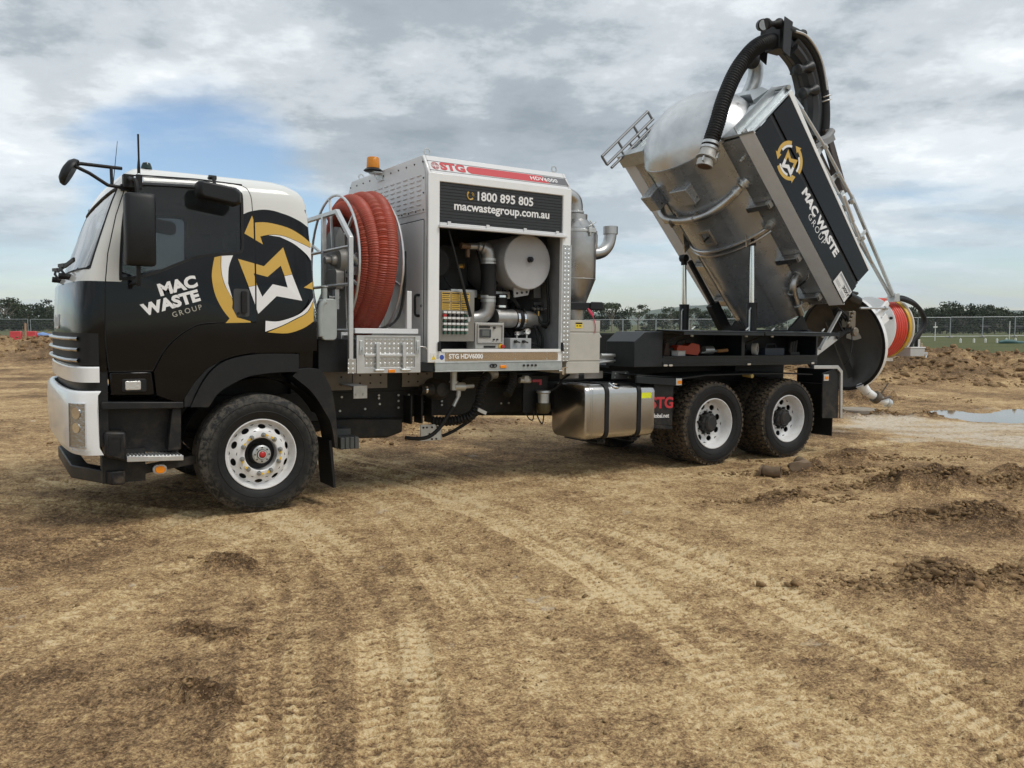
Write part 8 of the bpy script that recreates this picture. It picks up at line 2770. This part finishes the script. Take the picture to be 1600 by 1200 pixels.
def build_boom():
    # hose boom folded over the tank; in the truck frame
    yb = 0.50
    black = mat('boom_black', (0.012, 0.0125, 0.0135), rough=0.45, var=0.2, vscale=8)
    bm = part('boom', black, lambda m: (m.tube(spline([(7.62, yb, 4.30), (7.66, yb, 4.70), (7.58, yb, 5.05), (7.42, yb, 5.32), (7.15, yb, 5.50)], 6), 0.18, 8), m.box(6.86, 7.10, yb - 0.12, yb + 0.12, 5.34, 5.66)), bevel=0.01)
    for dy in (-0.13, 0.13):
        part('boom_hose', RUB, lambda m: m.tube(spline([(7.78, yb + dy, 4.22), (7.80, yb + dy, 4.62), (7.72, yb + dy, 5.02), (7.54, yb + dy, 5.34), (7.26, yb + dy, 5.54), (6.98, yb + dy, 5.58)], 6), 0.075, 12), parent=bm)
    part('boom_cover', black, lambda m: m.tube(spline([(7.52, yb - 0.12, 4.28), (7.56, yb - 0.12, 4.66), (7.46, yb - 0.12, 4.98), (7.30, yb - 0.12, 5.22), (7.10, yb - 0.12, 5.36)], 6), 0.10, 8), parent=bm)
    for (x, z, l) in ((7.22, 5.06, 0.15), (7.33, 4.78, 0.15)):
        part('cradle_roller', black, lambda m: m.tube([(x - l + 2 * l * t, yb - 0.235, z + 0.10 * t) for t in (0, 0.05, 0.16, 0.35, 0.5, 0.65, 0.84, 0.95, 1)], [0.05, 0.075, 0.075, 0.045, 0.038, 0.045, 0.075, 0.075, 0.05], 12), parent=bm)
        part('roller_bracket', black, lambda m: m.bar((x, yb - 0.23, z + 0.05), (x + 0.04, yb, z + 0.08), 0.05, 0.10), parent=bm)
    for z in (4.80, 4.86):
        part('cradle_band', ALU, lambda m: m.tube([(7.79 + 0.085 * cos(a), yb - 0.13 + 0.085 * sin(a), z + 0.03 * cos(a)) for a in np.linspace(0, 2 * pi, 14, endpoint=False)], 0.010, 6, closed=True), parent=bm)
    part('guide_strip', ALU, lambda m: m.tube(spline([(7.05, yb - 0.215, 5.56), (7.28, yb - 0.215, 5.54), (7.50, yb - 0.21, 5.40), (7.64, yb - 0.21, 5.20), (7.74, yb - 0.205, 4.92)], 6), 0.018, 6), parent=bm)
    # rollers on the head
    for (x0, x1, z0, z1) in ((6.60, 6.90, 5.60, 5.66), (7.06, 7.36, 5.60, 5.60)):
        part('guide_roller', RUB, lambda m: m.tube([(x0 + (x1 - x0) * t, yb - 0.10, z0 + (z1 - z0) * t) for t in (0, 0.06, 0.15, 0.35, 0.5, 0.65, 0.85, 0.94, 1)], [0.055, 0.07, 0.07, 0.040, 0.034, 0.040, 0.07, 0.07, 0.055], 14), parent=bm)
    part('boom_head_plate', black, lambda m: (m.prism([(6.84, 5.28), (6.98, 5.22), (7.02, 5.68), (6.86, 5.72)], 'y', yb - 0.20, yb - 0.185), m.prism([(6.84, 5.28), (6.98, 5.22), (7.02, 5.68), (6.86, 5.72)], 'y', yb + 0.185, yb + 0.20), m.box(6.95, 7.12, yb - 0.1, yb + 0.1, 5.66, 5.71)), parent=bm, bevel=0.004)
    part('work_lamp', black, lambda m: m.tube([(6.50, yb - 0.10, 5.56), (6.49, yb - 0.13, 5.55), (6.47, yb - 0.19, 5.535)], [0.045, 0.07, 0.075], 18), parent=bm)
    part('lamp_glass', mat('lamp_glass_grey', (0.30, 0.30, 0.30), rough=0.15, metal=0.5), lambda m: m.tube([(6.470, yb - 0.1905, 5.535), (6.4695, yb - 0.1935, 5.5345)], 0.064, 18), parent=bm)
    # mast foot
    part('boom_mast', mat('mast_brown', (0.05, 0.036, 0.028), rough=0.6, var=0.4, vscale=10), lambda m: (m.bar((7.78, 0.34, 4.40), (8.02, 0.20, 3.55), 0.10, 0.12), m.bar((7.62, 0.42, 4.25), (7.90, 0.30, 3.70), 0.06, 0.10)), parent=bm, bevel=0.01)
    part('mast_collar', MATS['bay_side_grey'], lambda m: (m.tube(spline([(7.58, 0.26, 4.22), (7.70, 0.24, 4.27), (7.82, 0.26, 4.38)], 5), 0.05, 10), m.bar((7.45, 0.22, 4.10), (7.78, 0.2, 4.28), 0.05, 0.08)), parent=bm)
    # free hanging suction hose on the front side
    hp = spline([(5.77, yb, 3.93), (5.81, yb, 4.05), (5.905, yb, 4.29), (5.975, yb, 4.50), (6.075, yb, 4.72), (6.20, yb, 4.94), (6.35, yb, 5.13), (6.55, yb, 5.32), (6.78, yb, 5.44), (6.98, yb, 5.47)], 7)
    part('boom_suction_hose', RUB, lambda m: corrug(m, hp, 0.105, 18, 0.036, 0.016), parent=bm, angle=80)
    part('hose_band', ALU, lambda m: (m.tube([(5.785, yb, 3.975), (5.795, yb, 4.01)], 0.113, 20), m.tube([(5.765, yb, 3.915), (5.775, yb, 3.945)], 0.113, 20)), parent=bm)
    part('hose_coupling', mat('coupling_cast', (0.50, 0.49, 0.46), rough=0.5, metal=0.5, var=0.15, vscale=25), lambda m: (m.tube([(5.765, yb, 3.92), (5.735, yb, 3.83), (5.730, yb, 3.815)], [0.10, 0.105, 0.12], 22), m.tube([(5.730, yb, 3.815), (5.722, yb, 3.79), (5.715, yb, 3.78)], [0.135, 0.135, 0.115], 22), m.tube([(5.715, yb, 3.78), (5.693, yb, 3.70)], [0.105, 0.105], 22)), parent=bm)
    part('coupling_mouth', mat('coupling_rust', (0.12, 0.07, 0.04), rough=0.8), lambda m: m.tube([(5.6925, yb, 3.699), (5.692, yb, 3.697)], 0.085, 20), parent=bm)
    part('coupling_lever', ZINC, lambda m: (m.bar((5.84, yb - 0.09, 3.86), (5.80, yb - 0.11, 3.79), 0.02, 0.04), m.bar((5.60, yb - 0.09, 3.80), (5.57, yb - 0.1, 3.74), 0.02, 0.04)), parent=bm)


build_boom()


def build_tip():
    # lifting rams
    for (y, top) in ((0.66, tv(1.40, 0.66, -0.18)), (1.92, tv(1.515, 1.92, -0.33))):
        b = top.x + 0.03
        r_ = part('tipping_ram', SATIN, lambda m: (m.cyl((b, y, 1.24), (b, y, 2.02), 0.072, 18), m.cyl((b, y, 2.02), (b, y, 2.035), 0.076, 18)))
        part('ram_rod', CHROME, lambda m: m.cyl((b, y, 2.03), (top.x + 0.005, y, top.z - 0.06), 0.034, 16), parent=r_)
        part('ram_eye', RUB, lambda m: (m.cyl((top.x, y - 0.05, top.z), (top.x, y + 0.05, top.z), 0.055, 14), m.cyl((top.x + 0.005, y, top.z - 0.10), (top.x, y, top.z), 0.045, 12)), parent=r_)
        part('ram_pipe', ZINC, lambda m: m.tube([(b - 0.09, y - 0.05, 1.25), (b - 0.095, y - 0.05, 1.93), (b - 0.05, y - 0.03, 1.97)], 0.010, 7), parent=r_)
    part('ram_cradle', DARKM, lambda m: m.box(6.35, 7.05, 0.5, 2.1, 1.10, 1.24))
    part('stay_bar', SATIN, lambda m: (m.bar((6.72, 1.78, 2.66), (7.50, 1.72, 1.62), 0.05, 0.06), m.bar((7.18, 1.76, 2.05), (7.55, 1.72, 1.50), 0.12, 0.16)))
    # hinge gear at the tail
    part('tail_hinge', SATIN, lambda m: (m.prism([(7.30, 1.20), (7.85, 1.20), (7.98, 1.62), (7.80, 1.90), (7.55, 1.70)], 'y', 0.62, 0.66), m.prism([(7.30, 1.20), (7.85, 1.20), (7.98, 1.62), (7.80, 1.90), (7.55, 1.70)], 'y', 1.74, 1.78), m.cyl((7.82, 0.5, 1.62), (7.82, 1.9, 1.62), 0.06, 16)), bevel=0.006)
    part('tail_stay', ALU, lambda m: (m.bar((7.86, 0.05, 1.93), (7.42, 0.02, 1.42), 0.045, 0.02), m.prism([(7.40, 1.36), (7.86, 1.64), (7.95, 1.56), (7.50, 1.33)], 'y', 0.12, 0.14)))
    part('tail_lamp_hoses', RUB, lambda m: [m.tube(spline([(7.80 + 0.04 * k, 0.06 + 0.05 * k, 1.98), (7.98 + 0.05 * k, 0.03 + 0.05 * k, 1.86 - 0.05 * k), (8.02 + 0.03 * k, 0.06, 1.68), (7.88, 0.10, 1.56 + 0.02 * k)], 5), 0.016, 7) for k in range(5)])['kind'] = 'stuff'
    part('tail_valve', mat('tail_valve_grey', (0.20, 0.17, 0.13), rough=0.45, metal=0.6, var=0.3), lambda m: (m.box(8.02, 8.16, 0.02, 0.14, 1.72, 1.94), [m.cyl((8.00 + 0.03 * k, 0.02, 1.76 + 0.05 * k), (7.94 + 0.03 * k, -0.03, 1.78 + 0.05 * k), 0.02, 8) for k in range(4)], m.lathe([(0, -0.03), (0.06, -0.025), (0.065, 0.03), (0, 0.035)], (8.20, 0.06, 1.66), 'y', 16)), bevel=0.006)
    part('tail_cable', RUB, lambda m: m.tube(spline([(8.06, 0.02, 1.74), (8.07, 0.0, 1.5), (8.02, 0.0, 1.30), (7.98, 0.05, 1.20)], 5), 0.008, 6))
    part('door_latch_ram', SATIN, lambda m: (m.cyl((8.02, 0.05, 2.16), (8.32, 0.10, 2.09), 0.055, 14), m.cyl((8.0, 0.12, 2.22), (8.42, 0.2, 2.20), 0.022, 10)))
    # rear door: dished, hung open; hose drum on its outside
    din = mat('door_inside', (0.085, 0.082, 0.075), rough=0.45, metal=0.3, var=0.35, vscale=3, dirt=0.4, dscale=4, dcol=(0.10, 0.085, 0.065))
    dr = MB()
    Rd = 0.765
    prof_in = [(0.0, 0.33), (0.2, 0.315), (0.4, 0.26), (0.58, 0.16), (0.70, 0.05), (Rd - 0.03, 0.0)]
    prof_out = [(Rd - 0.03, -0.012), (Rd + 0.012, -0.010), (Rd + 0.016, 0.05), (Rd + 0.006, 0.055), (0.72, 0.085), (0.60, 0.19), (0.42, 0.29), (0.2, 0.345), (0.0, 0.36)]
    dr.lathe(prof_in, (0, 0, 0), 'x', 64)
    door_ = dr.build('rear_door', din, truck, angle=40)
    door_.location = (9.46, YC, 1.50)
    door_.rotation_euler = (0, R(-10), 0)
    part('door_shell', WHITE, lambda m: m.lathe(prof_out[1:], (0, 0, 0), 'x', 64), parent=door_, angle=40)
    part('door_seal', RUB, lambda m: m.lathe([(Rd - 0.045, 0.004), (Rd - 0.035, -0.016), (Rd + 0.004, -0.014), (Rd + 0.010, -0.004)], (0, 0, 0), 'x', 64), parent=door_)
    part('inner_rib', din, lambda m: m.bar((0.12, -0.05, -0.58), (0.20, 0.35, 0.30), 0.14, 0.03), parent=door_)
    part('door_lug', WHITE, lambda m: (m.tube([(0.11 + 0.05 * cos(a), -0.62, 0.36 + 0.06 * sin(a)) for a in np.linspace(0, 2 * pi, 16, endpoint=False)], 0.014, 8, closed=True), m.prism([(0.0, 0.42), (0.32, 0.60), (0.36, 0.54), (0.08, 0.34)], 'y', -0.64, -0.60), m.prism([(0.05, 0.30), (0.22, 0.42), (0.30, 0.30), (0.12, 0.24)], 'y', -0.66, -0.64)), parent=door_, bevel=0.004)
    part('door_clamp_rod', ZINC, lambda m: (m.cyl((-0.75, -0.92, 0.64), (0.22, -0.66, 0.50), 0.016, 8), m.cyl((0.18, -0.67, 0.505), (0.26, -0.65, 0.49), 0.030, 8)), parent=door_)
    part('drain_pipe', WHITE, lambda m: (m.tube([(0.02, -0.28, -0.66), (0.10, -0.33, -0.80)], [0.085, 0.07], 18), m.tube([(0.10, -0.33, -0.80), (0.22, -0.37, -0.90)], [0.065, 0.06], 18), m.tube([(0.26, -0.39, -0.935), (0.42, -0.44, -1.03)], [0.055, 0.06], 18)), parent=door_)
    part('drain_valve', mat('valve_cast', (0.12, 0.10, 0.08), rough=0.6, metal=0.4), lambda m: (m.tube([(0.21, -0.37, -0.89), (0.27, -0.39, -0.94)], 0.095, 14), m.bar((0.27, -0.42, -0.90), (0.46, -0.46, -0.72), 0.015), m.cyl((0.26, -0.46, -0.94), (0.42, -0.50, -0.93), 0.02, 8)), parent=door_)
    part('drain_cap', ZINC, lambda m: m.tube([(0.41, -0.437, -1.024), (0.47, -0.455, -1.06)], [0.072, 0.066], 18), parent=door_)
    # hose drum
    cx, cz, rd = 10.12, 1.735, 0.50
    d = part('hose_drum', WHITE, lambda m: (m.lathe([(0, -0.012), (rd - 0.02, -0.012), (rd, -0.006), (rd, 0.006), (rd - 0.02, 0.012), (0.30, 0.012)], (cx, YC, cz), 'x', 48), m.lathe([(0.30, -0.012), (rd + 0.005, -0.010), (rd + 0.012, 0.0), (rd + 0.005, 0.010), (0, 0.010)], (cx + 0.48, YC, cz), 'x', 48)), angle=40)
    part('drum_core', ALU, lambda m: m.lathe([(0.30, 0.013), (0.30, 0.467)], (cx, YC, cz), 'x', 36), parent=d)
    part('drum_mount', WHITE, lambda m: (m.cyl((9.78, YC, 1.55), (10.10, YC, 1.70), 0.14, 18), m.bar((9.75, 0.85, 1.85), (10.10, 0.85, 1.9), 0.06, 0.08), m.bar((10.12, 1.05, 1.24), (10.56, 1.05, 1.22), 0.06, 0.05)), parent=d)
    for k in range(3):
        a = 0.6 + k * 2.1
        part('drum_bolt', RUB, lambda m: m.cyl((cx - 0.012, YC + 0.36 * cos(a) - 0.1, cz + 0.36 * sin(a)), (cx - 0.04, YC + 0.36 * cos(a) - 0.1, cz + 0.36 * sin(a)), 0.022, 8), parent=d)
    def coil(x0, x1, r0, turns, rad, n=40):
        return [(x0 + (x1 - x0) * t / (turns * n), YC + r0 * cos(2 * pi * t / n), cz + r0 * sin(2 * pi * t / n)) for t in range(int(turns * n) + 1)]
    orange = mat('jetting_hose_red', (0.60, 0.055, 0.030), rough=0.4, var=0.1, vscale=12)
    yellow = mat('jetting_hose_yellow', (0.62, 0.38, 0.03), rough=0.4)
    mb = MB()
    mb.tube(coil(cx + 0.045, cx + 0.345, 0.462, 5, 0.02), 0.030, 8)
    h1 = mb.build('water_hose', orange, None, angle=60)
    mb = MB()
    mb.tube(coil(cx + 0.395, cx + 0.455, 0.472, 3, 0.02), 0.017, 8)
    h2 = mb.build('air_hose', yellow, None, angle=60)
    for h, l in ((h1, 'glossy red water hose wound on the drum at the rear door'), (h2, 'thin yellow hose wound at the outer edge of the drum')):
        h.rotation_euler = (0, R(0.84), 0)
        tag(h, l, 'hose')
    part('drum_feed_hose', RUB, lambda m: (m.tube(spline([(10.22, 0.80, 2.20), (10.50, 0.80, 2.18), (10.82, 0.80, 2.09), (11.03, 0.80, 1.90), (11.00, 0.80, 1.74), (10.84, 0.80, 1.61), (10.70, 0.80, 1.50), (10.67, 0.80, 1.42)], 6), 0.036, 10), m.tube(spline([(10.26, 0.84, 2.23), (10.55, 0.84, 2.21), (10.86, 0.84, 2.11), (11.07, 0.84, 1.90), (11.02, 0.84, 1.70), (10.92, 0.84, 1.58), (10.90, 0.84, 1.44)], 6), 0.034, 10)), parent=d)
    part('drum_box', mat('drum_box_grey', (0.40, 0.40, 0.39), rough=0.4), lambda m: m.box(10.56, 10.95, 0.72, 0.98, 1.285, 1.42), parent=d, bevel=0.006)
    part('drum_box_lid', WHITE, lambda m: m.box(10.55, 10.96, 0.71, 0.99, 1.4205, 1.435), parent=d, bevel=0.003)
    part('drum_fittings', CHROME, lambda m: (m.cyl((10.88, 0.78, 1.43), (10.88, 0.78, 1.56), 0.02, 8), m.cyl((10.98, 0.80, 1.30), (10.98, 0.80, 1.50), 0.016, 8), m.cyl((10.98, 0.8, 1.33), (11.15, 0.8, 1.33), 0.016, 8), m.tube([(11.14, 0.8, 1.33), (11.12, 0.8, 1.26)], 0.012, 8)), parent=d)['kind'] = 'stuff'
    # lifting arms from the top rails to the drum carrier
    for dy, s in ((0.0, tv(1.74, 0.0, 1.08)), (0.10, tv(1.60, 0.10, 0.90))):
        part('door_arm', ZINC, lambda m: m.bar(s, (10.20 - dy * 0.3, 0.80 + dy * 0.3, 2.20), 0.04, 0.04))
    part('arm_pivot', ZINC, lambda m: m.prism([(10.10, 2.14), (10.26, 2.15), (10.24, 2.28), (10.14, 2.28)], 'y', 0.74, 0.88), bevel=0.006)


build_tip()


# ------------------------------------------------------------------ small things on the ground
def ground_bits():
    gum = mat('muddy_gumboot', (0.17, 0.115, 0.07), rough=0.8, var=0.3, vscale=9, dirt=0.5, dscale=8, dcol=(0.21, 0.155, 0.10))

    def boot(px, py, rz, label):
        # built standing (toe towards -x, shaft up), then laid on its side
        mb = MB()
        path = [(-0.165, 0, 0.035), (-0.145, 0, 0.040), (-0.09, 0, 0.045), (-0.02, 0, 0.055), (0.045, 0, 0.070), (0.080, 0, 0.115), (0.085, 0, 0.17), (0.085, 0, 0.235)]
        rad = [0.012, 0.034, 0.047, 0.052, 0.064, 0.060, 0.061, 0.066]
        p = spline(path, 5)
        rr = [float(np.interp(i / (len(p) - 1), np.linspace(0, 1, 8), rad)) for i in range(len(p))]
        mb.tube(p, rr, 16, cap=False)
        mb.tube([(0.085, 0, 0.235), (0.085, 0, 0.234), (0.085, 0, 0.10), (0.085, 0, 0.09)], [0.066, 0.057, 0.050, 0.001], 16, cap=False)
        mb.tube([(0.085, 0, 0.222), (0.085, 0, 0.236)], [0.069, 0.069], 16, cap=False)
        mb.prism([(-0.172, -0.02), (-0.14, -0.047), (-0.06, -0.052), (0.02, -0.040), (0.10, -0.042), (0.122, 0.0), (0.10, 0.042), (0.02, 0.040), (-0.06, 0.052), (-0.14, 0.047), (-0.172, 0.02)], 'z', -0.004, 0.020)
        o = mb.build('gumboot', gum, None, angle=60, loc=(px, py, H(px, py) + 0.055))
        o.rotation_euler = (R(-88), 0, rz)
        return tag(o, label, 'boot', 'pair of boots on the ground')
    boot(5.52, -0.70, -2.57, 'muddy brown boot lying with its opening towards the camera')
    boot(5.86, -1.02, -0.35, 'muddy brown boot lying with its sole end outwards beside its pair')
    # drain lid near the slurry
    x, y = 13.0, 3.35
    mb = MB()
    mb.lathe([(0, 0.10), (0.36, 0.10), (0.38, 0.085), (0.38, -0.05)], (0, 0, 0), 'z', 28)
    mb.lathe([(0.26, 0.1005), (0.27, 0.108), (0.28, 0.1005)], (0, 0, 0), 'z', 28)
    o = mb.build('drain_lid', mat('lid_concrete', (0.28, 0.24, 0.19), rough=0.9, var=0.2), None, loc=(x, y, H(x, y)))
    tag(o, 'round concrete drain lid in the pale slurry behind the rear wheel', 'lid')


ground_bits()
# ------------------------------------------------------------------ background
# ------------------------------------------------------------------ air: thin haze over the whole place
def haze():
    mb = MB()
    mb.box(-3600, 4600, -3600, 4600, -25, 150)
    m = bpy.data.materials.new('haze_air')
    m.use_nodes = True
    nt = m.node_tree
    nt.nodes.clear()
    out = nt.nodes.new('ShaderNodeOutputMaterial')
    v = nt.nodes.new('ShaderNodeVolumePrincipled')
    v.inputs['Color'].default_value = (0.80, 0.88, 0.97, 1)
    v.inputs['Density'].default_value = 0.00014
    v.inputs['Anisotropy'].default_value = 0.2
    nt.links.new(v.outputs[0], out.inputs['Volume'])
    o = mb.build('haze', m, None, angle=0)
    o['kind'] = 'stuff'
    tag(o, 'thin pale blue haze over the far hills', 'haze')


haze()
